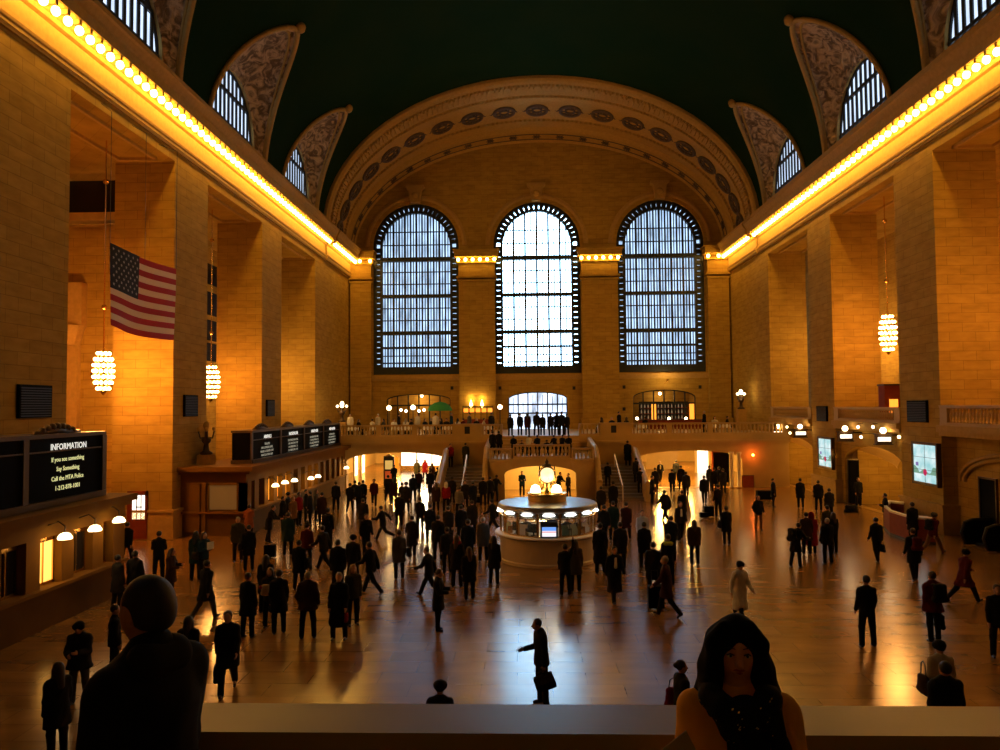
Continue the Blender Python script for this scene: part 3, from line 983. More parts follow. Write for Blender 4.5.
M_SCREEN = screen_mat('lit pale blue screen', 1.0)
M_GREENLIT = mat('lit green hill', (0, 0, 0), emis=(.20, .42, .30), es=.8)
M_REDLIT = mat('lit red disc', (0, 0, 0), emis=(.75, .02, .12), es=.8)
M_PURPLIT = mat('lit purple shape', (0, 0, 0), emis=(.25, .2, .5), es=.8)
for y, w, z0, z1, lb in ((37.85, 2.15, 2.35, 4.2, 'large lit blue-white advertising screen on the nearer right pier'), (50.2, 2.1, 2.15, 3.95, 'lit blue-white advertising screen on the farther right pier')):
    t = empty('advertising_screen', (HX, y, z0), lb, 'screen'); h = z1 - z0
    b = MB(); b.box(-.22, 0, -w / 2 - .12, w / 2 + .12, -.14, 0); b.box(-.22, 0, -w / 2 - .12, w / 2 + .12, h, h + .12)
    b.box(-.22, 0, -w / 2 - .12, -w / 2, 0, h); b.box(-.22, 0, w / 2, w / 2 + .12, 0, h); b.build('screen_frame', M_BRONZE, t)
    MB().box(-.16, 0, -w / 2, w / 2, 0, h).build('display', M_SCREEN, t)
    b = MB()
    b.add([(-.17, -w / 2 + w * i / 16, z) for i in range(17) for z in (h * .22, h * (.30 + .05 * math.sin(i * .9) + .08 * (1 if i < 4 or i > 12 else 0)))],
          [(2 * i, 2 * i + 2, 2 * i + 3, 2 * i + 1) for i in range(16)])
    b.build('hill_graphic', M_GREENLIT, t)
    b = MB(); b.lathe([(1e-4, 0), (.17, 0)], (0, 0, 0), 16)
    b.v = [(-.175, vx + .0, vy + h * .27) for vx, vy, vz in b.v]; b.build('disc_graphic', M_REDLIT, t)
    MB().box(-.176, -.172, w * .28, w * .40, h * .42, h * .52).build('bird_graphic', M_PURPLIT, t)
    b = MB(); b.box(-.18, -.17, -.01, .01, 0, h)
    for q in (1, 2): b.box(-.18, -.17, -w / 2, w / 2, h * q / 3 - .008, h * q / 3 + .008)
    b.build('panel_joint', M_IRON, t)

# ---- globe lamps with lit gate signs on the right wall -------------------------
for k, (px, py, y) in enumerate(((778, 431, 57.6), (800, 431, 53.4), (845, 433, 45.9), (883, 435, 41.6))):
    g = at_y(px, py - 4.5, y); x = min(g.x, HX - .2)
    where = ['farthest along', 'second farthest along', 'third along', 'nearest the camera along'][k]
    t = empty('gate_sign', (g.x, y, g.z), 'lit gate sign box under a glowing globe, %s the right wall' % where, 'sign')
    w = .42
    b = MB(); b.box(-w, w, -.12, .12, -.72, -.22); b.box(-w - .06, w + .06, -.14, .14, -.22, -.16); b.box(-w - .06, w + .06, -.14, .14, -.78, -.72); b.build('sign_box', M_BRONZE, t)
    MB().box(-w + .08, w - .08, -.14, -.12, -.58, -.36).build('lit_face', M_WHITELIT, t)
    MB().ball((0, 0, 0), .17, 12, 8).build('globe', M_GLOBE, t, smooth=True)
    b = MB(); b.lathe([(.1, -.17), (.05, -.14), (.06, -.22)], (0, 0, 0), 8); b.tube([(0, 0, -.25), (HX + .5 - g.x, 0, -.25)], .04, 6); b.build('bracket', M_BRONZE, t)
    lamp('sign_light', (0, -.3, -.1), 14, (1, .6, .25), .17, t)
for px, py, y in ((790, 433, 55.6), (787, 427, 56.5), (858, 427, 44.4), (861, 437, 43.9), (873, 427, 42.5), (899, 437, 40.9)):
    p = at_y(px, py, y)
    t = empty('globe_lamp', (p.x, y, p.z), 'tiny glowing globe among the gate signs, at %s' % {790: 'the far arch right', 787: 'the far arch left', 858: 'the middle arch top', 861: 'the middle arch centre', 873: 'the nearer arch top', 899: 'the nearest pier'}[px] if px != 790 else 'tiny glowing globe low between the two farthest gate signs', 'lamp')
    MB().ball((0, 0, 0), .09, 8, 6).build('globe', M_GLOBE, t, smooth=True)
    MB().tube([(0, 0, 0), (0, 0, .2), (HX + .4 - p.x, 0, .2)], .02, 5).build('bracket', M_BRONZE, t)

# ---- the gates behind the arches: lights, dark doors ----------------------------
for k, yc in enumerate(((BAYS[3][0] + BAYS[3][1]) / 2, (BAYS[4][0] + BAYS[4][1]) / 2)):
    t = empty('ceiling_light', (HX + 2.2, yc - .3, 3.05), 'small ceiling light inside the %s arched gate on the right' % ('nearer', 'farther')[k], 'ceiling light')
    MB().lathe([(.22, 0), (.2, -.08), (1e-4, -.1)], (0, 0, 0), 12).build('diffuser', M_GLOBE, t)
    MB().lathe([(.26, .03), (.26, 0), (.2, 0)], (0, 0, 0), 12).build('rim', M_BRASS, t)
    lamp('gate_light', (0, 0, -.25), 260, (1, .50, .10), .25, t)


def panel_door(x, y, z0, w, h, nm, lb, cat):
    t = empty(nm, (x, y, z0), lb, cat)
    MB().box(-.06, 0, -w / 2, w / 2, 0, h).build('leaf', M_BLACKGLOSS, t)
    b = MB(); b.box(-.10, 0, -w / 2 - .08, -w / 2, 0, h + .08); b.box(-.10, 0, w / 2, w / 2 + .08, 0, h + .08); b.box(-.10, 0, -w / 2, w / 2, h, h + .08); b.build('door_frame', M_BRONZE, t)
    return t


panel_door(24.0, 51.9 - 5.6, .0, 1.5, 2.9, 'black_panel', 'tall black panel in the back wall of the nearer arched gate', 'panel') if False else None
p0 = at_y(856.5, 500, 47.2)
t = empty('black_panel', (p0.x, 47.4, 0), 'tall narrow black door panel in the recess of the middle right arch', 'door')
MB().box(-.30, .30, 0, .12, 0.1, 2.75).build('leaf', M_BLACKGLOSS, t); MB().box(-.36, .36, .12, .16, 0, 2.82).build('door_frame', M_BRONZE, t)
panel_door(HX + .7, 34.2, .9, 1.15, 1.95, 'wall_display_case', 'upright black display panel on the right wall by the escalator', 'display case')
t = empty('black_panel', (HX + .95, 41.0, 0), 'dark door panel at the near jamb of the middle right arch', 'door')
MB().box(0, .12, -.3, .7, 0, 2.9).build('leaf', M_BLACKGLOSS, t); MB().box(-.04, 0, .7, .8, 0, 3).build('door_frame', M_BRASS, t)

# ---- escalator at the right edge --------------------------------------------------
p = at_z(975, 548, 0)
t = empty('escalator', (HX - .35, p.y + .6, 0), 'dark escalator balustrade at the right edge under the black display panel', 'escalator')
for dy, nm in ((0, 'a'), (-1.6, 'b')):
    b = MB(); prof_e = [(-.2, .05), (-.35, .55), (-.2, 1.0), (.15, 1.12), (5, 1.12), (5, 0.05)]
    b.prism([(u, v) for u, v in prof_e], lambda u, v: (u, dy, v), lambda u, v: (u, dy + .12, v))
    bb = b.build('side_panel', M_BLACKGLOSS, t)
    MB().tube([(u, dy + .06, v) for u, v in prof_e[:-1]], .07, 8).build('rubber_handrail', M_BLACK, t)
b = MB()
for k in range(12): b.box(.2 + .4 * k, .6 + .4 * k, -1.45, 0, 0, .12)
b.build('step', M_IRON, t, kind='stuff')

# ---- reddish information desk -------------------------------------------------------
t = empty('information_desk', (0, 0, 0), 'low red-brown U-shaped information desk with a cream top edge at the right', 'desk')
path = [at_z(936, 545, 0), at_z(912, 543, 0), at_z(890, 535, 0), at_z(884, 528, 0), at_z(889, 522, 0), at_z(932, 524, 0)]
pts = [(min(p.x, 18.25), p.y) for p in path]
t.location = (pts[2][0], pts[2][1], 0)
b = MB(); c = MB()
ox, oy = pts[2]
cen = (sum(p[0] for p in pts) / 6, sum(p[1] for p in pts) / 6)
inn = [(x + (cen[0] - x) * .22, y + (cen[1] - y) * .22) for x, y in pts]
for i in range(5):
    for mb, z0, z1 in ((b, 0, 1.08), (c, 1.08, 1.16)):
        q = [pts[i], pts[i + 1], inn[i + 1], inn[i]]
        mb.add([(x - ox, y - oy, z) for z in (z0, z1) for x, y in q], [(0, 1, 2, 3), (4, 5, 6, 7), (0, 1, 5, 4), (1, 2, 6, 5), (2, 3, 7, 6), (3, 0, 4, 7)])
b.build('desk_body', M_WOODRED, t); c.build('desk_top', M_CREAM, t)
MB().add([(x - ox, y - oy, z) for z in (0.0, .12) for x, y in [(p[0] * 1.003 - cen[0] * .003, p[1] * 1.003 - cen[1] * .003) for p in pts]],
         [(i, i + 1, i + 7, i + 6) for i in range(5)]).build('kick_plate', M_BLACK, t)

# ---- plaque and red lamp on the right part of the terrace wall ------------------------
p = at_y(748, 483, YT - .06)
t = empty('wall_plaque', (p.x, YT - .05, p.z), 'square dark plaque on the wall right of the lit passage', 'plaque')
MB().box(-.42, .42, -.04, 0, -.55, .55).build('plate', M_WOODRED, t); MB().box(-.46, .46, -.02, 0, -.59, .59).build('border', M_BRONZE, t)
p = at_y(753, 455, YT - .3)
t = empty('wall_lamp', (p.x, p.y, p.z), 'small orange-red glowing lamp on the wall above the dark plaque', 'lamp')
MB().ball((0, 0, 0), .10, 8, 6).build('bulb', mat('red orange glow', (1, .3, .1), emis=(1, .22, .03), es=25), t); MB().tube([(0, .05, 0), (0, .3, 0)], .03, 6).build('bracket', M_BRONZE, t)
lamp('wall_light', (0, -.15, 0), 30, (1, .16, .02), .08, t)

# ---- information booth with the four-faced clock ---------------------------------------
BX, BY = -0.48, 31.3
t = empty('information_booth', (BX, BY, 0), 'round marble and brass information booth with glass windows in the middle of the floor', 'kiosk')
MB().lathe([(2.02, 0), (2.02, .1), (1.96, .14), (1.96, 1.0), (1.9, 1.02)], (0, 0, 0), 64).build('marble_base', mat('pale booth marble', (.55, .45, .32), .35, noise=.15, nscale=2), t, smooth=False)
MB().lathe([(1.5, 1.06), (1.95, 1.06), (2.16, 1.08), (2.18, 1.12), (2.16, 1.16), (1.5, 1.18)], (0, 0, 0), 64).build('counter', M_CREAM, t)
MB().lathe([(1.15, 1.02), (1.15, 1.06), (1.5, 1.06)], (0, 0, 0), 32).build('desk_ring', M_BRONZE, t)
NW = 14
for i in range(NW):
    a = 2 * PI * (i + .5) / NW - PI / 2
    o = MB().box(-.045, .045, -.045, .045, 1.16, 2.12).build('window_post', M_BRASS, t); o.location = (1.93 * math.cos(a), 1.93 * math.sin(a), 0); o.rotation_euler = (0, 0, a)
b = MB(); b.lathe([(1.97, 1.16), (1.97, 1.22), (1.90, 1.22), (1.90, 1.16)], (0, 0, 0), 64); b.lathe([(1.98, 1.86), (1.98, 1.9), (1.93, 1.9), (1.93, 1.86)], (0, 0, 0), 64); b.build('window_rail', M_BRASS, t)
gl = bpy.data.materials.new('booth glass'); gl.use_nodes = True
nt = gl.node_tree; bs = nt.nodes['Principled BSDF']; tr_ = nt.nodes.new('ShaderNodeBsdfTransparent'); mxs = nt.nodes.new('ShaderNodeMixShader'); mxs.inputs[0].default_value = .12
bs.inputs['Base Color'].default_value = (.7, .8, .8, 1); bs.inputs['Roughness'].default_value = .08
nt.links.new(tr_.outputs[0], mxs.inputs[1]); nt.links.new(bs.outputs[0], mxs.inputs[2]); nt.links.new(mxs.outputs[0], nt.nodes['Material Output'].inputs[0])
M_GLASS = gl
MB().lathe([(1.93, 1.2), (1.93, 2.12)], (0, 0, 0), 56).build('glass', M_GLASS, t)
M_ROOF = mat('pewter roof', (.30, .30, .30), .32, .7, noise=.35, nscale=2.5)
MB().lathe([(1.6, 2.10), (2.02, 2.10), (2.06, 2.16), (2.04, 2.28), (1.98, 2.32), (1.0, 2.36), (.75, 2.37)], (0, 0, 0), 64).build('roof', M_ROOF, t)
MB().lathe([(.78, 2.36), (.80, 2.60), (.84, 2.66), (.80, 2.70), (1e-4, 2.72)], (0, 0, 0), 48).build('clock_drum', M_BRASS, t)
for i in range(NW):
    a = 2 * PI * i / NW - PI / 2
    o = MB().lathe([(1e-4, .0), (.14, .02), (.17, .06), (.12, .09)], (0, 0, 0), 12, sy=1.5).build('booth_lamp', mat('booth lamp glow', (1, 1, 1), emis=(1, .96, .86), es=5.0), t); o.location = (1.96 * math.cos(a), 1.96 * math.sin(a), 1.98); o.rotation_euler = (0, 0, a)
lamp('booth_light', (0, 0, 1.95), 70, (1, .93, .78), .5, t)
# things in the booth
for k, (a, z, nm, lb, m_) in enumerate(((-1.95, 1.18, 'monitor', 'small dark monitor behind the left windows of the round booth', 'x'), (-2.5, 1.18, 'monitor', 'dark monitor far left inside the round booth', 'x'), (-.75, 1.18, 'monitor', 'dark monitor behind the right windows of the round booth', 'x'))):
    q = empty(nm, (BX + 1.6 * math.cos(a), BY + 1.6 * math.sin(a), 1.18), lb, 'monitor', rz=a + PI / 2)
    MB().box(-.22, .22, -.03, .03, .12, .46).build('display', M_BLACKGLOSS, q); b = MB(); b.box(-.03, .03, -.02, .02, 0, .12); b.box(-.1, .1, -.06, .06, 0, .02); b.build('stand', M_BLACK, q)
M_LEAF = mat('dark green leaflet', (.03, .10, .02), .6); M_LEAFL = mat('pale leaflet', (.55, .62, .35), .7)
for k, (a, m_, cn, wh) in enumerate(((-2.2, M_WHITE, 'white', 'left'), (-1.18, M_LEAF, 'green', 'right of centre'), (-1.0, M_LEAFL, 'pale green', 'right'), (-2.75, M_LEAFL, 'pale green', 'far left'), (-.55, M_WHITE, 'white', 'far right'))):
    q = empty('leaflet_rack', (BX + 1.74 * math.cos(a), BY + 1.74 * math.sin(a), 1.18), 'rack of %s leaflets in the %s window of the round booth' % (cn, wh), 'rack', rz=a + PI / 2)
    b = MB()
    for i in range(4): b.box(-.2, .2, -.08 + .04 * i, -.06 + .04 * i, .04 + .05 * i, .22 + .07 * i)
    b.build('leaflet_stack', m_, q, kind='stuff'); b = MB(); b.box(-.22, .22, -.1, .1, 0, .04); b.box(-.22, -.2, -.1, .1, 0, .3); b.box(.2, .22, -.1, .1, 0, .3); b.build('tray', M_BRASS, q)
# front screen
a = -PI / 2 - .03
q = empty('information_screen', (BX - .0, BY - 1.99, 1.18), 'small lit screen in the front window of the round booth', 'screen')
MB().box(-.33, .33, -.05, .05, .0, .62).build('screen_housing', M_BLACK, q)
MB().box(-.27, .27, -.06, -.05, .06, .42).build('display', mat('lit screen white', (0, 0, 0), emis=(.95, .88, .92), es=1.1), q)
MB().box(-.27, .27, -.065, -.06, .28, .42).build('blue_band', mat('lit screen blue', (0, 0, 0), emis=(.15, .35, .9), es=1.1), q)
MB().box(-.27, .27, -.065, -.06, .22, .25).build('red_band', mat('lit screen red', (0, 0, 0), emis=(.8, .15, .2), es=1.0), q)
# two glowing dome lamps on the drum and the clock
for sg, wd in ((-1, 'left'), (1, 'right')):
    p = at_y(546 + sg * 10.5, 492, BY - .35)
    q = empty('dome_lamp', (p.x, BY - .35, 2.72), 'glowing dome lamp on the %s of the clock base' % wd, 'lamp')
    MB().lathe([(.05, 0), (.21, .02), (.22, .12), (.15, .3), (1e-4, .36)], (0, 0, 0), 16).build('dome', mat('clock lamp glow', (1, 1, 1), emis=(1, .82, .42), es=5), q, smooth=True)
    MB().lathe([(.24, -.02), (.24, .02), (.05, .04)], (0, 0, 0), 16).build('base_ring', M_BRASS, q)
    lamp('dome_light', (0, -.1, .45), 12, (1, .75, .35), .2, q)
CK = at_y(546, 474.5, BY)
q = empty('clock', (BX, BY, 2.72), 'round four-faced brass clock with glowing opal faces on top of the booth', 'clock')
zc = CK.z - 2.72
MB().lathe([(.34, 0), (.30, .12), (.20, .2), (.16, .42), (.24, .50), (.30, .58), (.12, .64)], (0, 0, 0), 20).build('pedestal', M_BRASS, q, smooth=True)
M_DIAL = mat('opal clock dial', (1, .95, .8), emis=(1, .84, .48), es=1.05)
b = MB(); b.ball((0, 0, zc), .36, 20, 14); b.build('clock_body', M_DIAL, q, smooth=True)
for k in range(4):
    a = PI / 2 * k - PI / 2
    c_, s_ = math.cos(a), math.sin(a)
    def P3(u, v, w): return (c_ * w - s_ * u, s_ * w + c_ * u, zc + v)
    d = MB(); d.add([P3(.31 * math.cos(2 * PI * i / 28), .31 * math.sin(2 * PI * i / 28), .30) for i in range(28)], [tuple(range(28))])
    face = d.build('dial', M_DIAL, q)
    r_ = MB(); r_.tube([P3(.33 * math.cos(2 * PI * i / 28), .33 * math.sin(2 * PI * i / 28), .30) for i in range(29)], .03, 6, cap=False); r_.build('bezel', M_BRASS, q)
    for nm, L_, ang in (('hour_hand', .14, 0.2), ('minute_hand', .24, 2.75)):
        hnd = MB(); hnd.tube([P3(0, 0, .315), P3(L_ * math.sin(ang), L_ * math.cos(ang), .315)], [.022, .008], 4); hnd.build(nm, M_BLACK, face)
    tk = MB()
    for i in range(12):
        an = PI * i / 6; tk.tube([P3(.25 * math.sin(an), .25 * math.cos(an), .305), P3(.285 * math.sin(an), .285 * math.cos(an), .305)], .008, 4)
    tk.build('hour_marks', M_BLACK, face)
    e = MB(); a2 = a + PI / 4
    e.tube([(.26 * math.cos(a2), .26 * math.sin(a2), zc - .34), (.44 * math.cos(a2), .44 * math.sin(a2), zc - .1), (.44 * math.cos(a2), .44 * math.sin(a2), zc + .12), (.24 * math.cos(a2), .24 * math.sin(a2), zc + .36)], [.05, .035, .04, .03], 6)
    e.build('corner_scroll', M_BRASS, q)
MB().lathe([(.2, zc + .30), (.16, zc + .40), (.06, zc + .46), (.09, zc + .52), (.05, zc + .58), (.02, zc + .64), (1e-4, zc + .7)], (0, 0, 0), 14).build('finial', M_BRONZE, q, smooth=True)

# ---- ticket booths along the left wall -------------------------------------------------
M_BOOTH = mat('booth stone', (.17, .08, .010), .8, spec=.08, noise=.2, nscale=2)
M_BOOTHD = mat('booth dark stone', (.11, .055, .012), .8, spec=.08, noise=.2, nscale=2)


def cream_window(b, x, y0, y1, z0, z1): b.box(x - .02, x + .02, y0, y1, z0, z1)


def ticket_booth(ya, yb_, label, pitch, lits, lamps_at, endx):
    t = empty('ticket_office', (-HX, (ya + yb_) / 2, 0), label, 'ticket office')
    t.location = (0, 0, 0)
    XF = -15.2
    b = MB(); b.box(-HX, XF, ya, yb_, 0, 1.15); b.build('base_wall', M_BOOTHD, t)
    b = MB(); b.box(-HX, XF + .18, ya - .18, yb_, 1.10, 1.2); b.build('counter_shelf', M_BOOTH, t)
    b = MB(); b.box(-HX, XF + .25, ya - .25, yb_, 3.05, 3.2); b.box(-HX, XF + .45, ya - .45, yb_, 3.2, 3.42); b.box(-HX, XF, ya, yb_, 2.62, 3.05); b.build('cornice', M_BOOTH, t)
    n = int((yb_ - ya) / pitch)
    b = MB()
    for i in range(n + 1):
        y = yb_ - (yb_ - ya) * i / n
        b.box(XF - .3, XF, y - .30, y + .30, 1.2, 2.62) if 0 < i < n else b.box(XF - .5, XF, min(max(y, ya + .35), yb_ - .35) - .35, min(max(y, ya + .35), yb_ - .35) + .35, 1.2, 2.62)
    b.build('pilaster', M_BOOTH, t, kind='stuff')
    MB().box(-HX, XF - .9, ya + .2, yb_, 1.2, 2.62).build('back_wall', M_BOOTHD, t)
    for i in range(n):
        y0 = yb_ - (yb_ - ya) * (i + 1) / n + .30; y1 = yb_ - (yb_ - ya) * i / n - .30
        lit = lits(i, y0)
        m_ = M_WARMPANEL if lit else M_DARKWIN
        w = MB().box(XF - .32, XF - .28, y0, y1, 1.2, 2.5).build('ticket_window', m_, t)
        g = MB(); g.box(XF - .28, XF - .24, y0, y0 + .05, 1.2, 2.55); g.box(XF - .28, XF - .24, y1 - .05, y1, 1.2, 2.55); g.box(XF - .28, XF - .24, y0, y1, 2.45, 2.62)
        g.box(XF - .28, XF - .24, y0, y1, 1.2, 1.28); g.box(XF - .28, XF - .24, (y0 + y1) / 2 - .02, (y0 + y1) / 2 + .02, 1.2, 2.5)
        g.build('window_grille', M_BRASS, w)
    # end face with a framed window
    e = MB(); xm = (-HX + XF) / 2
    e.box(-HX, XF - .0, ya, ya + .2, 1.2, 2.62); e.build('end_wall', M_BOOTH, t)
    e = MB(); e.box(xm - .2, XF - .45, ya - .04, ya, 1.3, 2.5); e.build('end_window', mat('brown lit glass', (.18, .13, .07), .3, emis=(.5, .25, .06), es=.12), t)
    e = MB()
    for xa_ in (xm - .25, XF - .45): e.box(xa_, xa_ + .07, ya - .1, ya, 1.2, 2.6)
    e.box(xm - .25, XF - .4, ya - .1, ya, 2.5, 2.6); e.box(-HX + .3, -HX + 1.0, ya - .1, ya, .2, 2.6); e.box(-HX + 1.1, -HX + 1.3, ya - .1, ya, .2, 2.6)
    e.build('end_moulding', M_BOOTH, t)
    return t


LIT2 = (38.5, 48.2)
ticket_booth(8.0, 25.6, 'long stone ticket office with lit windows at the left edge, nearest the camera', 1.47, lambda i, y: i in (2,), None, 0)
ticket_booth(36.9, 57.3, 'long stone ticket office with glowing windows under the text board on the left', 1.45, lambda i, y: (39.5 < y < 44.2) or (46 < y < 49.5), None, 0)


def shade_lamp(x, y, z, label, group=None, power=9):
    q = empty('shade_lamp', (x, y, z), label, 'lamp', group)
    MB().lathe([(.19, -.09), (.20, -.04), (.14, .06), (.05, .1)], (0, 0, 0), 14).build('glass_shade', M_SHADE, q, smooth=True)
    MB().tube([(0, 0, .1), (0, 0, .28), (-.2, 0, .42), (-.55, 0, .30)], .022, 6).build('lamp_arm', M_BRONZE, q)
    lamp('lamp_light', (0, 0, -.18), power, (1, .52, .16), .12, q)


for px, py, lb in ((119, 519.5, 'glowing bell-shaped lamp at the end corner of the near ticket office'), (95, 528, 'glowing bell-shaped lamp on the near ticket office, second from its end'), (65, 536, 'glowing bell-shaped lamp in front of the lit yellow window of the near ticket office')):
    p = at_x(px, py, -14.7); shade_lamp(p.x, p.y, p.z, lb, power=14)
for k, (px, py) in enumerate(((275.5, 485), (285, 482), (294.5, 480), (311, 478), (318, 476), (346.5, 467.5))):
    p = at_x(px, py, -14.75)
    shade_lamp(p.x, p.y, p.z, 'glowing bell-shaped lamp, %s from the near end of the far ticket office' % ['first', 'second', 'third', 'fourth', 'fifth', 'last and farthest'][k], power=16)

# ---- the two black text boards --------------------------------------------------------
BXF = -15.6
M_LINE = mat('faint lit board text', (0, 0, 0), emis=(.55, .5, .36), es=.55)


def board(ya, yb_, z0, z1, label, panels):
    t = empty('departure_board', (BXF, ya, z0), label, 'departure board'); H = z1 - z0; L = yb_ - ya
    MB().box(-1.0, 0, 0, L, 0, H).build('cabinet', M_BLACKGLOSS, t)
    b = MB(); b.box(-1.05, .08, -.05, L + .05, H, H + .12); b.box(-1.05, .12, -.05, L + .05, -.03, .16); b.box(0, .06, 0, L, H - .42, H - .38)
    for k in range(len(panels) + 1): b.box(0, .07, L * k / len(panels) - .12, L * k / len(panels) + .12, 0, H)
    b.build('casing', M_BRONZE, t)
    for k in range(len(panels)):
        yc = L * (k + .5) / len(panels); o = MB()
        for a in range(7): o.ball((-.3, yc + .25 * (a - 3), H + .2 + .14 * math.cos((a - 3) * .5)), .12, 6, 5)
        o.tube([(-.3, yc - 1.1, H + .12), (-.3, yc, H + .22), (-.3, yc + 1.1, H + .12)], .09, 6)
        o.build('crest_ornament', M_BRONZE, t, smooth=True)
    for k, (head, lines, mm) in enumerate(panels):
        yc = L * (k + .5) / len(panels); pw = L / len(panels)
        if head: text_mesh('heading_text', head, .27, M_TEXTW, t, (.075, yc, H - .36), (0, 1, 0), (0, 0, 1), sx=min(1.0, (pw - .5) / (.24 * len(head))) * 1.0)
        for i, ln in enumerate(lines):
            if ln:
                text_mesh('line_text', ln, .20 if mm is M_TEXTY else .17, mm, t, (.05, yc, H - .72 - i * (.29 if mm is M_TEXTY else .20)), (0, 1, 0), (0, 0, 1), sx=min(1.35, (pw - .5) / (.115 * max(1, len(ln)))) if mm is not M_TEXTY else 1.0)


board(9.0, 24.9, 3.45, 5.45, 'big black text board reading INFORMATION on the near ticket office roof at the left edge',
      [('', [], M_LINE), ('', [], M_LINE), ('DEPARTURES', [], M_LINE), ('INFORMATION', ['If you see something', 'Say Something', 'Call the MTA Police', '1-212-878-1001'], M_TEXTY)])
rows = lambda r: [' '.join(x) for x in r]
board(38.6, 57.0, 3.45, 5.02, 'long black text board with four lit columns on the far ticket office roof',
      [('ARRIVALS', ['TRACKS', 'ON LOWER LEVEL', 'HAVE A GOOD DAY', 'WATCH THE GAP', 'WELCOME HERE'], M_LINE),
       ('HUDSON LINE', ['DESTINATION TRK', '1 20 CROTON  107', '1 43 PEEKSKILL  21', '1 51 BEACON  110', '2 07 YONKERS LOCAL 26', '2 20 CROTON  18'], M_LINE),
       ('HARLEM LINE', ['DESTINATION TRK', '1 25 SOUTHEAST 33', '1 48 CRESTWOOD 29', '1 55 WHITE PLAINS', '2 10 BREWSTER'], M_LINE),
       ('NEW HAVEN', ['DESTINATION', '1 07 STAMFORD 14', '1 34 NEW HAVEN 23', '2 03 DANBURY 19', '2 07 STAMFORD 16'], M_LINE)])

# ---- glowing poster door on the second left pier -------------------------------------
pa = at_y(133, 495, 35.95); pb = at_y(146, 519, 35.95)
t = empty('doorway_light_box', ((pa.x + pb.x) / 2, 35.9, 0), 'bright white lit glass door in the left pier by the passage floor', 'door')
w = (pb.x - pa.x) / 2
MB().box(-w, w, -.0, .06, pb.z, pa.z).build('lit_glass', mat('white glass door', (1, 1, 1), emis=(1, .98, .86), es=1.6), t)
b = MB(); b.box(-w - .22, -w, -.08, .06, .05, pa.z + .2); b.box(w, w + .1, -.08, .06, .05, pa.z + .2); b.box(-w - .22, w + .1, -.08, .06, pa.z, pa.z + .2); b.box(-w, w, -.06, .06, .05, pb.z)
for q_ in (-.33, .33): b.box(w * q_ - .015, w * q_ + .015, -.03, 0, pb.z, pa.z)
b.build('door_frame', M_WOODRED, t)
MB().box(-.15, .15, -.03, 0, (pa.z + pb.z) / 2 - .02, (pa.z + pb.z) / 2 + .03).build('push_bar', M_BLACK, t)

# ---- the flag ----------------------------------------------------------------------------
M_RED = mat('flag red', (.45, .006, .008), .8); M_FW = mat('flag cream white', (.92, .72, .48), .8); M_NAVY = mat('flag navy', (.006, .008, .016), .8); M_STAR = mat('flag star', (.5, .5, .48), .8)
tl = at_y(110, 243, 29.5); tr2 = at_y(176, 269, 34.3); FH = 3.33
t = empty('flag', (tl.x, tl.y, tl.z), 'large red and white striped flag with a dark star field hanging on the left', 'flag')


def fp(u, v, off=0.0):
    """u along the fly, v down the hoist"""
    p = tl.lerp(tr2, u)
    z = p.z - v * FH - 0.10 * math.sin(PI * u) - .06 * v * math.sin(PI * u)
    wv = .10 * math.sin(u * 9 + v * 1.5) * (.3 + v) * .7
    d = Vector((tr2.y - tl.y, -(tr2.x - tl.x), 0)).normalized()
    q = Vector((p.x, p.y, z)) + d * (wv + off)
    return q - tl


NU = 24


def strip(u0, u1, v0, v1, off, nu=NU, nv=2):
    b = MB(); vs = []
    for o_ in (off, off - .01):
        for i in range(nu + 1):
            for j in range(nv + 1): vs.append(fp(u0 + (u1 - u0) * i / nu, v0 + (v1 - v0) * j / nv, o_))
    K = (nu + 1) * (nv + 1); fs = []
    for base in (0, K):
        for i in range(nu):
            for j in range(nv):
                a = base + i * (nv + 1) + j; fs.append((a, a + nv + 1, a + nv + 2, a + 1))
    b.add(vs, fs); return b


for k in range(13):
    strip(0, 1, k / 13, (k + 1) / 13, 0).build('stripe', M_RED if k % 2 == 0 else M_FW, t, smooth=True)
cant = strip(-.003, .41, -.003, 7 / 13 + .003, .02, 12, 8).build('star_field', M_NAVY, t, smooth=True)
for r_i in range(9):
    for c_i in range(11):
        if (r_i + c_i) % 2 == 0:
            u = .41 * (c_i + 1) / 12; v = 7 / 13 * (r_i + 1) / 10
            c = fp(u, v, .035); b = MB(); pts = []
            e1 = (fp(u + .01, v, .035) - c).normalized(); e2 = Vector((0, 0, 1))
            for q_ in range(10):
                R_ = .075 if q_ % 2 == 0 else .032; a = PI / 2 + PI * q_ / 5
                pts.append(c + e1 * (R_ * math.cos(a)) + e2 * (R_ * math.sin(a)))
            b.add(pts + [c], [(i, (i + 1) % 10, 10) for i in range(10)])
            b.build('star', M_STAR, cant)
t2 = MB()
for u in (0.0, 0.5, 1.0):
    p = fp(u, 0); t2.tube([p, (p.x, p.y, 18.4 - tl.z), (-18.48 - tl.x, p.y, 18.75 - tl.z)], .012, 4)
t2.build('hanging_wire', M_IRON, t)

# ---- ornamental lamp standards ---------------------------------------------------------------


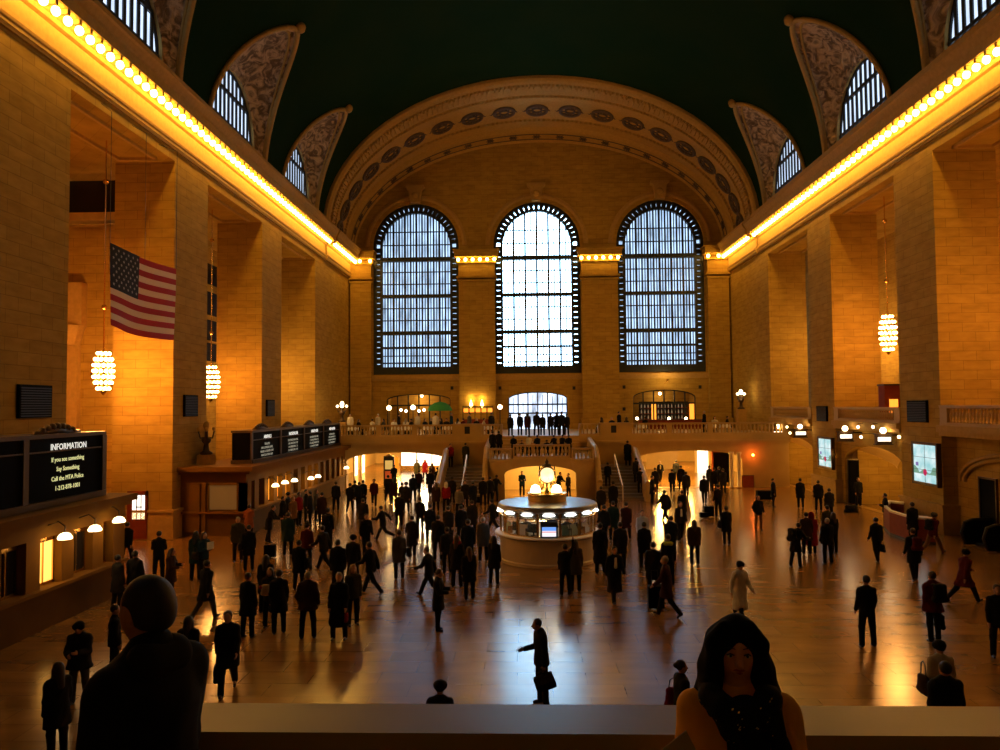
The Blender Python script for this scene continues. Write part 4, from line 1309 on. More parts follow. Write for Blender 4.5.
def standard(x, y, z, h, label, lit=True, pw=40):
    q = empty('lamp_standard', (x, y, z), label, 'lamp')
    MB().box(-.35, .35, -.35, .35, 0, h * .45).build('pedestal', M_TRIM, q)
    MB().lathe([(.3, 0), (.34, .08), (.16, .2), (.12, .55), (.22, .65), (.26, .8), (.1, .9), (.08, 1.2)], (0, 0, h * .45), 12).build('stem', M_BRONZE, q, smooth=True)
    b = MB(); zt = h * .45 + 1.2
    for k in range(4):
        a = PI / 2 * k + .4
        b.tube([(0, 0, zt - .3), (.3 * math.cos(a), .3 * math.sin(a), zt - .35), (.38 * math.cos(a), .38 * math.sin(a), zt)], .04, 5)
    b.build('arm', M_BRONZE, q, kind='stuff')
    for k in range(4):
        a = PI / 2 * k + .4
        MB().ball((.38 * math.cos(a), .38 * math.sin(a), zt + .12), .11, 8, 6).build('globe', M_GLOBE if lit else M_TRIM, q, smooth=True)
    MB().ball((0, 0, zt + .3), .17, 10, 8, 1.3).build('globe', M_GLOBE if lit else M_TRIM, q, smooth=True)
    if lit: lamp('standard_light', (0, -.6, zt + .2), pw, (1, .6, .22), .2, q)


p = at_y(741, 400, 66); standard(p.x, 66, 4.0, 4.1, 'ornate candelabrum on a tall pedestal at the right end of the terrace', True, 25)
p = at_y(342, 405, 62); standard(p.x, 62, 4.0, 2.4, 'ornate candelabrum at the left end of the terrace', True, 25)
p = at_y(204, 455, 38.6); standard(p.x + .12, 38.6, 3.42, 1.1, 'dark unlit ornament standing on the ticket office roof beside the left pier', False)

# ---- terrace furniture ---------------------------------------------------------------------------


def globe_post(px, py, y, label):
    g = at_y(px, py, y)
    q = empty('globe_lamp', (g.x, y, 4.0), label, 'lamp'); h = g.z - 4.0
    MB().lathe([(.14, 0), (.12, .1), (.04, .2), (.035, h - .25), (.09, h - .18)], (0, 0, 0), 8).build('post', M_IRON, q)
    MB().ball((0, 0, h), .20, 10, 8).build('globe', M_GLOBE, q, smooth=True)
    lamp('globe_light', (0, 0, h + .3), 30, (1, .66, .3), .2, q)


globe_post(389, 408, 60, 'tall lamp with a glowing globe in front of the left restaurant arch, nearer the corner')
globe_post(413, 407.5, 60.5, 'tall lamp with a glowing globe in front of the middle of the left restaurant arch')
globe_post(500, 407, 62, 'lamp post with a glowing globe left of the daylit entrance doors')
for k, (px, py) in enumerate(((401, 410), (406, 411), (419, 411), (424, 410))):
    p = at_y(px, py, 66); q = empty('table_lamp', (p.x, 66, p.z), 'small glowing lamp among the diners, %s of the four under the left arch' % ['first', 'second', 'third', 'last'][k], 'lamp')
    MB().ball((0, 0, 0), .13, 8, 6).build('globe', M_GLOBE, q, smooth=True); MB().tube([(0, 0, 0), (0, 0, 4.0 - p.z)], .02, 5).build('pole', M_IRON, q)
for px, wd in ((471, 'left'), (482, 'right')):
    p = at_y(px, 404.5, YEND - .95)
    q = empty('wall_sconce', (p.x, YEND - .95, p.z), 'flame-like %s uplight on the pillar between the windows' % wd, 'sconce')
    MB().lathe([(.05, -.3), (.16, -.1), (.17, .0), (.1, .25), (1e-4, .5)], (0, 0, 0), 10).build('glass_cup', mat('sconce glow', (1, .8, .4), emis=(1, .66, .22), es=8), q, smooth=True)
    MB().box(-.06, .06, 0, .2, -.35, -.1).build('bracket', M_BRASS, q)
    lamp('sconce_light', (0, -.12, .6), 45, (1, .6, .18), .1, q)
# green parasol
p = at_y(440, 403, 66)
q = empty('parasol', (p.x, 66, 4.0), 'round green parasol over the terrace tables at the left', 'parasol')
b = MB(); b.lathe([(1.08, 2.05), (.9, 2.35), (.5, 2.62), (1e-4, 2.74)], (0, 0, 0), 12); b.lathe([(1.08, 2.05), (1.05, 1.92)], (0, 0, 0), 12); b.build('canopy', mat('green canvas', (.03, .30, .08), .8), q)
MB().tube([(0, 0, 0), (0, 0, 2.7)], .03, 6).build('pole', M_IRON, q)
# bar with orange lit fascia panels beside the pillar
pL = at_y(463, 412, 69); pR = at_y(493, 412, 69)
q = empty('drinks_counter', ((pL.x + pR.x) / 2, 69, 4.0), 'low bar with a row of orange lit lanterns in front of the pillar', 'bar counter')
hw = (pR.x - pL.x) / 2
MB().box(-hw, hw, -.3, .3, 0, 1.1).build('counter', M_WOODRED, q); b = MB()
for k in range(6): b.tube([(-hw + 2 * hw * k / 5, 0, 1.1), (-hw + 2 * hw * k / 5, 0, 2.35)], .04, 5)
b.box(-hw, hw, -.1, .1, 2.2, 2.3); b.build('post_frame', M_BRONZE, q)
for k in range(5):
    xk = -hw + 2 * hw * (k + .5) / 5
    MB().box(xk - .2, xk + .2, -.12, .1, 1.75, 2.1).build('lantern', M_ORANGELIT, q)
# right bar: shelves with bottles, orange columns
xc = DOORS[2][0]
q = empty('bar_shelving', (xc, YEND + 1.6, 4.0), 'dark back bar with shelves of bottles inside the right arch', 'shelf')
b = MB(); b.box(-2.2, 2.6, .1, .3, 0, 2.6); b.build('back_panel', M_BLACK, q)
b = MB()
for z in (.9, 1.45, 2.0, 2.5): b.box(-2.2, 2.6, -.2, .12, z - .04, z)
b.build('shelf_board', M_WOODRED, q, kind='stuff')
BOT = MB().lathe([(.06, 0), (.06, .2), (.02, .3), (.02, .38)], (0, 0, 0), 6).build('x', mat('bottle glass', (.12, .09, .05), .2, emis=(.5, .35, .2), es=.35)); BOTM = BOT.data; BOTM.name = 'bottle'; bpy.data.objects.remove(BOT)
for z, sh in ((.9, 'lowest'), (1.45, 'middle'), (2.0, 'top')):
    for k in range(14):
        o = bpy.data.objects.new('bottle', BOTM); COL.objects.link(o); o.location = (xc - 2.0 + .33 * k, YEND + 1.5, 4.0 + z)
        tag(o, 'small bottle on the %s shelf of the dark bar' % sh, 'bottle', 'bottles on the %s bar shelf' % sh)
for px, wd in ((654, 'left'), (692, 'right')):
    p = at_y(px, 410, YEND + .6)
    q = empty('lit_column', (p.x, YEND + .7, 4.0), 'glowing amber column at the %s side of the dark bar' % wd, 'lamp')
    MB().lathe([(.22, .1), (.22, 2.4)], (0, 0, 0), 14).build('amber_tube', M_ORANGELIT, q, smooth=True)
    b = MB(); b.lathe([(.25, 0), (.25, .12)], (0, 0, 0), 14); b.lathe([(.25, 2.38), (.25, 2.5)], (0, 0, 0), 14); b.build('end_cap', M_BRONZE, q)
for k, px in enumerate((637, 669, 686)):
    p = at_y(px, 418.5, 71)
    q = empty('table_lamp', (p.x, 71, 4.9), 'small glowing table lamp, %s in front of the dark bar' % ['left', 'middle', 'right'][k], 'lamp')
    MB().ball((0, 0, p.z - 4.9), .15, 8, 6).build('shade', M_GLOBE, q, smooth=True); MB().tube([(0, 0, 0), (0, 0, p.z - 4.9)], .03, 5).build('stem', M_BRASS, q)
q = empty('bar_counter', (xc + .1, 71, 4.0), 'long wooden bar counter in front of the right arch', 'bar counter')
MB().box(-2.9, 2.9, -.3, .3, 0, .84).build('counter_body', M_WOODRED, q); MB().box(-3.0, 3.0, -.35, .35, .84, .9).build('counter_top', M_BRONZE, q)
# uplight on the wall above the right bar and in the restaurant alcoves
for x, y, z, pw, c_, nm in ((xc, YEND - 1.6, 8.6, 170, (1, .62, .22), 'right'),):
    q = empty('picture_light', (x, y, z), 'small uplight washing the wall above the dark bar', 'lamp')
    MB().lathe([(.05, -.1), (.14, 0), (.14, .08)], (0, 0, 0), 10).build('reflector', M_BRASS, q); MB().tube([(0, 0, -.05), (0, 1.6, -.3)], .025, 5).build('arm', M_BRASS, q)
    lamp('wall_wash', (0, 0, .2), pw, c_, .15, q)
for x, nm, pw in ((DOORS[0][0], 'left', 120), (DOORS[2][0], 'right', 60)):
    q = empty('pendant_lamp', (x, YEND + 2.4, 7.4), 'pendant lamp inside the %s restaurant arch' % nm, 'lamp')
    MB().ball((0, 0, 0), .16, 8, 6).build('globe', M_GLOBE, q, smooth=True); MB().tube([(0, 0, .1), (0, 0, .65)], .015, 5).build('cord', M_IRON, q)
    lamp('pendant_light', (0, 0, -.3), pw, (1, .6, .25), .2, q)
# tables on the terrace
k = 0
for px, y in ((352, 61), (374, 63), (396, 61.5), (409, 62), (428, 61.5), (447, 62), (462, 61), (486, 61.5), (606, 60.5), (620, 61.5), (640, 61), (708, 61), (722, 62)):
    y = 60.1; x = tx(px, y)
    names = ['in the far left corner', 'left of the two globe lamps', 'between the two globe lamps', 'by the second globe lamp', 'left below the green parasol', 'right below the green parasol', 'behind the left dark grille', 'by the globe lamp next to the entrance', 'behind the right dark grille', 'right of the right dark grille', 'at the left end of the bar', 'right of the bar', 'at the far right of the terrace']
    q = empty('dining_table', (x, y, 4.0), 'white-clothed dining table ' + names[k], 'table')
    MB().lathe([(.46, .42), (.43, .74), (.42, .76), (1e-4, .77)], (0, 0, 0), 14).build('tablecloth', M_WHITE, q); b = MB(); b.tube([(0, 0, 0), (0, 0, .7)], .04, 6); b.lathe([(.25, 0), (.2, .04), (.04, .06)], (0, 0, 0), 10); b.build('table_leg', M_IRON, q)
    k += 1

# ---- passages under the terrace -----------------------------------------------------------------------
def clight(px, py, y, pw, col, label, r=.3):
    p = at_y(px, py, y)
    q = empty('ceiling_light', (p.x, y, 3.18), label, 'ceiling light')
    MB().lathe([(r, 0), (r * .9, -.1), (1e-4, -.14)], (0, 0, 0), 14).build('diffuser', mat('passage lamp glow', (1, 1, 1), emis=(1, .8, .4), es=14), q)
    MB().lathe([(r + .05, .02), (r + .05, -.02), (r, -.02)], (0, 0, 0), 14).build('rim', M_BRASS, q)
    lamp('passage_light', (0, 0, -.35), pw, col, .3, q)


YEL = (1, .56, .11)
clight(393, 455, 62, 1100, YEL, 'glowing round ceiling light under the left terrace, nearer the ticket office')
clight(425, 455, 66, 1500, (1, .8, .42), 'glowing round ceiling light under the left terrace, near the stair')
clight(400, 455, 76, 1500, YEL, 'glowing round ceiling light deep in the left passage')
clight(660, 452, 62, 1400, YEL, 'glowing round ceiling light under the right terrace, near the stair')
clight(687, 452, 62, 1200, YEL, 'glowing round ceiling light in the middle of the right passage')
clight(672, 455, 76, 1500, YEL, 'glowing round ceiling light deep in the right passage')
clight(720, 455, 64, 120, YEL, 'glowing round ceiling light over the right end of the passage')
q = empty('ceiling_light', (TC, 53.5, 2.5), 'ceiling light inside the arch of the central stair block', 'ceiling light')
MB().lathe([(.25, .04), (.22, -.03), (1e-4, -.05)], (0, 0, 0), 12).build('diffuser', M_GLOBE, q); MB().lathe([(.3, .05), (.3, .0), (.25, .0)], (0, 0, 0), 12).build('rim', M_BRASS, q)
lamp('vault_light', (0, 0, -.3), 900, (1, .62, .17), .3, q)
# bright shop fronts
p0 = at_y(401, 480, 74); p1 = at_y(448, 480, 74)
q = empty('shop_front', (p0.x, 74, 0), 'bright white glowing shop front at the back of the left passage', 'shop front')
MB().box(0, p1.x - p0.x + 1.5, 0, .1, .5, 3.1).build('lit_glass', M_WHITELIT, q)
b = MB()
for k in range(5): b.box((p1.x - p0.x + 1.5) * k / 4 - .05, (p1.x - p0.x + 1.5) * k / 4 + .05, -.06, 0, 0, 3.2)
b.box(0, p1.x - p0.x + 1.5, -.06, .1, 0, .5); b.build('mullion_frame', M_BRASS, q)
p0 = at_y(703, 480, 70)
q = empty('shop_front', (p0.x, 70, 0), 'glowing white doorway at the back of the right passage', 'doorway')
MB().box(-.5, .5, 0, .08, 0, 2.3).build('lit_glass', M_WHITELIT, q); b = MB(); b.box(-.7, -.5, -.08, .1, 0, 2.5); b.box(.5, .7, -.08, .1, 0, 2.5); b.box(-.7, .7, -.08, .1, 2.3, 2.5); b.build('door_frame', M_CREAM, q)
MB().box(p0.x - 4.5, p0.x - 1.5, 74, 74.2, 0, 3.2).build('wall_passage_panel', M_PASS, kind='structure')
# sign stand (dark poster case) in the left arch
p = at_z(378, 506, 0)
pp = at_y(379, 486, 62)
q = empty('poster_stand', (pp.x + 1.15, 60.3, 0), 'tall black poster case with a lit yellow picture and red panel in the left archway', 'sign')
MB().box(-.42, .42, -.12, .12, 0, 2.35).build('case', M_BLACK, q); MB().box(-.3, .3, -.14, -.12, 1.3, 2.0).build('poster', mat('lit poster', (.6, .5, .2), emis=(.8, .55, .15), es=.6), q)
MB().box(-.3, .3, -.14, -.12, .55, 1.15).build('red_panel', mat('red poster', (.5, .08, .03), emis=(.5, .1, .02), es=.4), q); MB().lathe([(.3, 0), (.2, .1), (.05, .18)], (0, 0, 2.35), 8).build('crest', M_BRONZE, q)
pp = at_y(395, 463, 66)
q = empty('hanging_banner', (pp.x, 66, pp.z), 'orange hanging banner under the left terrace', 'banner')
MB().box(-.3, .3, -.02, .02, -.5, .5).build('cloth', mat('orange banner', (.8, .25, .03), .8), q); MB().box(-.34, .34, -.03, .03, .5, .56).build('rod', M_BRASS, q)
pp = at_y(723, 480, YT + 4)
q = empty('door_cabinet', (pp.x, YT + 4, 0), 'dark glazed double door with a green sign at the right end of the passage', 'door')
MB().box(-.75, .75, 0, .1, 0, 2.4).build('door_leaf', M_BLACKGLOSS, q); b = MB(); b.box(-.85, -.75, -.05, .1, 0, 2.8); b.box(.75, .85, -.05, .1, 0, 2.8); b.box(-.85, .85, -.05, .1, 2.4, 2.5); b.build('door_frame', M_WOODRED, q)
MB().box(-.6, .6, -.04, 0, 2.5, 2.75).build('sign_panel', mat('green lit sign', (.05, .2, .1), emis=(.05, .2, .1), es=.5), q)
for px, wd in ((731, 'left'), (738.5, 'right')):
    pp = at_y(px, 480, YT + .3 - .5)
    q = empty('round_post', (pp.x, YT - .4, 0), 'pale glossy %s post beside the right passage' % wd, 'post')
    MB().lathe([(.2, 0), (.2, .1), (.15, .15), (.15, 2.5), (.2, 2.55), (.2, 2.7)], (0, 0, 0), 12).build('shaft', M_CREAM, q, smooth=True); MB().lathe([(.26, 0), (.26, .08)], (0, 0, 0), 12).build('foot_ring', M_BRASS, q)
# shop windows at the far end of the left ticket office
for k, px in enumerate((356.5, 363.5)):
    pp = at_x(px, 478, -15.0)
    q = empty('shop_window', (-15.05, pp.y, 0), 'tall glowing yellow-white window past the far ticket office, %s of two' % ['nearer', 'farther'][k], 'window')
    MB().box(-.05, 0, -.55, .55, .8, 2.7).build('lit_glass', M_WHITELIT, q); b = MB(); b.box(-.1, .05, -.65, -.55, 0, 2.8); b.box(-.1, .05, .55, .65, 0, 2.8); b.box(-.1, .05, -.65, .65, 2.7, 2.8); b.box(-.1, .05, -.55, .55, 0, .8); b.build('window_frame', M_CREAM, q)
# kiosk glowing on the right balcony, small posters
pp = at_y(890, 392, 45.5)
q = empty('balcony_kiosk', (pp.x, 45.5, 5.2), 'dark red kiosk with an amber glowing panel on the right balcony under the chandelier', 'kiosk')
MB().box(-.5, .5, -.4, .4, 0, 2.1).build('cabinet', M_WOODRED, q); MB().box(-.25, .25, -.43, -.4, .3, 1.3).build('lit_panel', M_ORANGELIT, q); MB().box(-.55, .55, -.45, .45, 2.1, 2.2).build('top_ledge', M_BRONZE, q)
for px, wd in ((960, 'left'), (993, 'right')):
    pp = at_y(px, 391, 36.7)
    q = empty('paper_notice', (pp.x, 36.72, pp.z), 'pale square notice on the right pier above the balcony rail, the %s one' % wd, 'notice')
    MB().box(-.3, .3, -.02, 0, -.27, .27).build('sheet', mat('pale notice', (.8, .5, .4), .7), q); MB().box(-.2, .2, -.025, -.02, -.05, .05).build('mark', mat('notice red', (.6, .1, .05), .7), q)

# ---- near parapet and gallery the photographer stands on --------------------------------------------
M_PARA = mat('worn parapet marble', (.36, .30, .22), .38, noise=.15, nscale=1.5)
q = MB(); q.box(-3.05, 14, -12, 3.3, 3.4, 3.75); q.build('floor_gallery', M_MARBLE, kind='structure')
q = MB(); q.box(-3.0, 14, 3.28, 3.50, 3.4, 4.76); b = q; b.box(-3.04, 14, 3.24, 3.56, 3.75, 4.0); w = b.build('wall_parapet', M_PARA, kind='structure')
q = MB(); q.box(-3.05, 14, 3.22, 3.53, 4.83, 4.92); q.box(-3.03, 14, 3.25, 3.52, 4.76, 4.83); q.build('trim_parapet_cap', M_PARA, kind='structure')
# ================================================================ people
# bodies and clothes are blended distance fields turned into one continuous surface each
def v3(*a): return np.array(a, dtype=float)


class Field:
    def __init__(s): s.p = []

    def grow(s, i0, H, g):
        """scale the shapes added since i0 about the point H"""
        H = v3(*H)
        for i in range(i0, len(s.p)):
            q = list(s.p[i]); q[1] = H + (q[1] - H) * g
            if q[0] == 'e': q[2] = q[2] * g
            else: q[2] = H + (q[2] - H) * g; q[3] *= g; q[4] *= g
            s.p[i] = tuple(q)
        return s

    def cap(s, a, b, ra, rb, k=.03, sub=False): s.p.append(('c', v3(*a), v3(*b), ra, rb, k, sub)); return s

    def ell(s, c, r, k=.03, sub=False, rz=0.0): s.p.append(('e', v3(*c), v3(*r), rz, 0, k, sub)); return s

    def chain(s, pts, rs, k=.03):
        for i in range(len(pts) - 1): s.cap(pts[i], pts[i + 1], rs[i], rs[i + 1], k)
        return s

    def slab(s, a, b, ra, rb, fy, k=.03):
        """capsule flattened front to back by fy (torso shapes)"""
        s.p.append(('s', v3(*a), v3(*b), ra, rb, k, False, fy)); return s

    def evalf(s, X, Y, Z):
        D = None
        for q in s.p:
            if q[0] == 'c' or q[0] == 's':
                a, b, ra, rb, k, sub = q[1:7]
                fy = q[7] if q[0] == 's' else 1.0
                ab = b - a
                px, py, pz = X - a[0], Y - a[1], Z - a[2]
                if q[0] == 's':
                    t = np.clip(pz / ab[2], 0, 1)
                    dx = px - ab[0] * t; dy = (py - ab[1] * t) / fy; dz = pz - ab[2] * t
                    d = (np.sqrt(dx * dx + dy * dy + dz * dz) - (ra + (rb - ra) * t)) * (0.5 + 0.5 * fy)
                else:
                    t = np.clip((px * ab[0] + py * ab[1] + pz * ab[2]) / (ab @ ab + 1e-9), 0, 1)
                    dx = px - ab[0] * t; dy = py - ab[1] * t; dz = pz - ab[2] * t
                    d = np.sqrt(dx * dx + dy * dy + dz * dz) - (ra + (rb - ra) * t)
            else:
                c, r, rz, _, k, sub = q[1:7]
                px, py, pz = X - c[0], Y - c[1], Z - c[2]
                if rz:
                    cz, sz = math.cos(rz), math.sin(rz); px, py = px * cz + py * sz, -px * sz + py * cz
                n0 = np.sqrt((px / r[0]) ** 2 + (py / r[1]) ** 2 + (pz / r[2]) ** 2)
                d = (n0 - 1) * min(r)
            if D is None: D = d
            elif sub:
                h = np.clip(.5 - .5 * (D + d) / k, 0, 1); D = D + (-d - D) * h + k * h * (1 - h)
            else:
                h = np.clip(.5 + .5 * (D - d) / k, 0, 1); D = D + (d - D) * h - k * h * (1 - h)
        return D

    def bounds(s):
        lo = v3(9, 9, 9); hi = -lo
        for q in s.p:
            if q[6]: continue
            if q[0] == 'e': m = max(q[2]); lo = np.minimum(lo, q[1] - m); hi = np.maximum(hi, q[1] + m)
            else:
                m = max(q[3], q[4]); lo = np.minimum(lo, np.minimum(q[1], q[2]) - m); hi = np.maximum(hi, np.maximum(q[1], q[2]) + m)
        return lo - .05, hi + .05

    def mesh(s, name, res, fold=0.0, zcut=None, zmin=None):
        lo, hi = s.bounds()
        n = np.maximum(4, np.ceil((hi - lo) / res).astype(int) + 1)
        xs = lo[0] + res * np.arange(n[0]); ys_ = lo[1] + res * np.arange(n[1]); zs = lo[2] + res * np.arange(n[2])
        X, Y, Z = np.meshgrid(xs, ys_, zs, indexing='ij')
        D = s.evalf(X, Y, Z)
        if fold: D = D + fold * (np.sin(Z * 23 + 3 * np.sin(X * 14) + Y * 9) * .6 + np.sin(X * 40 + Z * 9) * .35)
        if zcut is not None: D = np.maximum(D, Z - zcut)
        if zmin is not None: D = np.maximum(D, zmin - Z)
        return nets(D, lo, res, name)


def nets(D, lo, res, name):
    S = D < 0
    nx, ny, nz = D.shape
    c = [S[i:nx - 1 + i, j:ny - 1 + j, k:nz - 1 + k] for i in (0, 1) for j in (0, 1) for k in (0, 1)]
    tot = sum(x.astype(np.int8) for x in c)
    act = (tot > 0) & (tot < 8)
    idx = -np.ones(act.shape, dtype=np.int64); cells = np.argwhere(act); idx[act] = np.arange(len(cells))
    acc = np.zeros((len(cells), 3)); cnt = np.zeros(len(cells))
    offs = [(i, j, k) for i in (0, 1) for j in (0, 1) for k in (0, 1)]
    for a in offs:
        for ax in range(3):
            if a[ax] == 1: continue
            b = list(a); b[ax] = 1
            pa = cells + a; pb = cells + b
            da = D[pa[:, 0], pa[:, 1], pa[:, 2]]; db = D[pb[:, 0], pb[:, 1], pb[:, 2]]
            m = (da < 0) != (db < 0); t = np.where(m, da / np.where(m, da - db, 1), 0)
            p = np.tile(np.array(a, float), (len(cells), 1)); p[:, ax] += t
            acc += np.where(m[:, None], p, 0); cnt += m
    V = lo + res * (cells + acc / np.maximum(cnt, 1)[:, None])
    F = []
    for ax in range(3):
        u, w = [(1, 2), (2, 0), (0, 1)][ax]
        s0 = [slice(None)] * 3; s1 = [slice(None)] * 3
        s0[ax] = slice(0, -1); s1[ax] = slice(1, None)
        A = S[tuple(s0)]; B = S[tuple(s1)]
        e = np.argwhere(A != B)
        e = e[(e[:, u] > 0) & (e[:, w] > 0) & (e[:, u] < D.shape[u] - 1) & (e[:, w] < D.shape[w] - 1)]
        if not len(e): continue
        fl = A[e[:, 0], e[:, 1], e[:, 2]]
        q = []
        for du, dw in ((-1, -1), (0, -1), (0, 0), (-1, 0)):
            g = e.copy(); g[:, u] += du; g[:, w] += dw; q.append(idx[g[:, 0], g[:, 1], g[:, 2]])
        q = np.stack(q, 1); q[~fl] = q[~fl][:, ::-1]; F.append(q)
    F = np.concatenate(F)
    me = bpy.data.meshes.new(name)
    me.vertices.add(len(V)); me.vertices.foreach_set('co', V.astype(np.float32).ravel())
    me.loops.add(len(F) * 4); me.loops.foreach_set('vertex_index', F.astype(np.int32).ravel())
    me.polygons.add(len(F)); me.polygons.foreach_set('loop_start', np.arange(0, len(F) * 4, 4, dtype=np.int32))
    me.polygons.foreach_set('use_smooth', np.ones(len(F), dtype=bool))
    me.update(); me.validate()
    return me


def hand(f, wrist, d, side, curl=.5, k=.008, sc=1.0, palm_n=None):
    """palm, four fingers of different length and a thumb from the side of the palm"""
    d = Vector(d).normalized(); pn = Vector(palm_n) if palm_n is not None else Vector((side, 0, 0))
    pn = (pn - d * pn.dot(d)).normalized(); sd = d.cross(pn).normalized() * (1 if side > 0 else -1)
    w = Vector(wrist)
    if sd.y > 0 and abs(sd.y) > .5: sd = -sd          # the thumb side faces forward
    c = w + d * .05 * sc
    f.cap(w, w + d * .035 * sc, .026 * sc, .028 * sc, .02)
    for o in (-.026, -.008, .010, .027): f.cap(c + sd * o * .7 * sc - d * .01, c + sd * o * sc + d * .035 * sc, .017 * sc, .014 * sc, .015)
    for o, L in ((.027, .072), (.010, .080), (-.008, .074), (-.026, .058)):
        b = c + sd * o * sc + d * .04 * sc
        a1 = curl * .6; m = b + (d * math.cos(a1) - pn * math.sin(a1)) * L * .5 * sc
        a2 = curl * 1.5; e = m + (d * math.cos(a2) - pn * math.sin(a2)) * L * .5 * sc
        f.cap(b, m, .0105 * sc, .0095 * sc, k); f.cap(m, e, .0095 * sc, .008 * sc, k)
    tb = w + d * .025 * sc + sd * .022 * sc
    tm = tb + (d * .6 + sd * .75 - pn * .25).normalized() * .04 * sc
    f.cap(tb, tm, .014 * sc, .011 * sc, k); f.cap(tm, tm + (d * .9 + sd * .25 - pn * .4).normalized() * .03 * sc, .011 * sc, .009 * sc, k)


def skeleton(pose):
    """joints of a 1.75 m figure facing -y; pose = dict of angles in degrees"""
    g = lambda n, d=0: math.radians(pose.get(n, d))
    J = {}
    lean = g('lean'); J['pel'] = Vector((0, 0, .93))
    up = Vector((0, -math.sin(lean), math.cos(lean)))
    J['waist'] = J['pel'] + up * .12; J['chest'] = J['pel'] + up * .36; J['neck'] = J['pel'] + up * .53
    hl = lean + g('head', 4)
    J['head'] = J['neck'] + Vector((0, -math.sin(hl), math.cos(hl))) * .17
    for s, n in ((-1, 'L'), (1, 'R')):
        a = g('leg' + n); b = g('knee' + n, 3); sp = g('spread', 4)
        h = J['pel'] + Vector((s * .095, 0, -.03)); J['hip' + n] = h
        k = h + Vector((s * math.sin(sp), -math.sin(a), -math.cos(a))) * .42; J['knee' + n] = k
        J['ank' + n] = k + Vector((s * math.sin(sp) * .3, -math.sin(a - b), -math.cos(a - b))) * .42
        sh = J['pel'] + up * .48 + Vector((s * .170, 0, -.012)); J['sh' + n] = sh
        f = g('arm' + n); ab = g('abd' + n, 9); e = g('elb' + n, 12); inw = g('inw' + n, 0)
        el = sh + Vector((s * math.sin(ab), -math.sin(f) * math.cos(ab), -math.cos(f) * math.cos(ab))) * .29; J['el' + n] = el
        J['wr' + n] = el + Vector((-s * math.sin(inw), -math.sin(f + e) * math.cos(inw), -math.cos(f + e) * math.cos(inw))) * .25
    dz = .075 - min(J['ankL'].z, J['ankR'].z)
    if pose.get('seat'): dz = pose['seat'] - .93
    for k in J: J[k] = J[k] + Vector((0, 0, dz))
    return J


POSES = {
    'stand': dict(legL=2, legR=-3, armL=3, armR=-2),
    'relax': dict(legL=6, kneeL=10, legR=-1, armL=8, armR=4, elbL=20, elbR=25, spread=7),
    'pocket': dict(legL=3, legR=-2, armL=-14, armR=-14, elbL=50, elbR=50, abdL=18, abdR=18, spread=7),
    'phone': dict(legL=3, legR=-3, armL=18, armR=22, elbL=70, elbR=80, inwL=25, inwR=25, head=16),
    'photo': dict(legL=3, legR=-3, armL=55, armR=55, elbL=80, elbR=80, inwL=20, inwR=20, head=2),
    'walk': dict(legL=22, kneeL=8, legR=-18, kneeR=22, armL=-18, armR=20, elbL=14, elbR=30, lean=3, spread=1),
    'walk2': dict(legL=-20, kneeL=26, legR=20, kneeR=5, armL=22, armR=-16, elbL=32, elbR=12, lean=3, spread=1),
    'stride': dict(legL=33, kneeL=10, legR=-28, kneeR=22, armL=-28, armR=26, elbL=15, elbR=45, lean=7, spread=0),
    'step': dict(legL=12, kneeL=6, legR=-8, kneeR=14, armL=-8, armR=10, elbL=12, elbR=22, lean=2, spread=2),
    'leanfwd': dict(legL=8, kneeL=6, legR=-6, kneeR=10, armL=38, armR=30, elbL=45, elbR=50, lean=17, spread=4, inwL=12, inwR=12),
    'wave': dict(legL=3, legR=-4, armL=150, armR=6, elbL=35, elbR=20, abdL=20),
    'sit': dict(legL=86, kneeL=86, legR=82, kneeR=84, armL=28, armR=28, elbL=58, elbR=58, inwL=20, inwR=20, seat=.50, lean=4, spread=5, abdL=12, abdR=12),
    'carry': dict(legL=3, legR=-3, armL=12, armR=12, elbL=88, elbR=88, inwL=38, inwR=38, abdL=10, abdR=10),
    'run': dict(legL=36, kneeL=12, legR=-34, kneeR=40, armL=-55, armR=30, elbL=20, elbR=60, lean=10, abdL=35, spread=2),
}
POSES['reader'] = dict(legL=2, kneeL=5, legR=-3, kneeR=2, armL=8, elbL=74, armR=-6, elbR=10, head=24, spread=2, inwL=8, abdR=10, lean=2)
_mesh_cache = {}


def cached(key, fn):
    if key not in _mesh_cache: _mesh_cache[key] = fn()
    return _mesh_cache[key]


HEADG = 1.10


def head_field(f, H, sc=1.0, fem=False):
    f.ell(H + Vector((0, .008, .015)), (.076 * sc, .092 * sc, .098 * sc), .02)
    f.ell(H + Vector((0, -.022, -.045)), (.055 * sc, .066 * sc, .066 * sc), .03)
    f.cap(H + Vector((0, -.085, .0)), H + Vector((0, -.108, -.032)), .011, .016, .012)
    for s in (-1, 1):
        f.ell(H + Vector((s * .076, .008, -.01)), (.012, .022, .032), .01)
    f.ell(H + Vector((0, -.083, -.062)), (.022, .012, .010), .012)


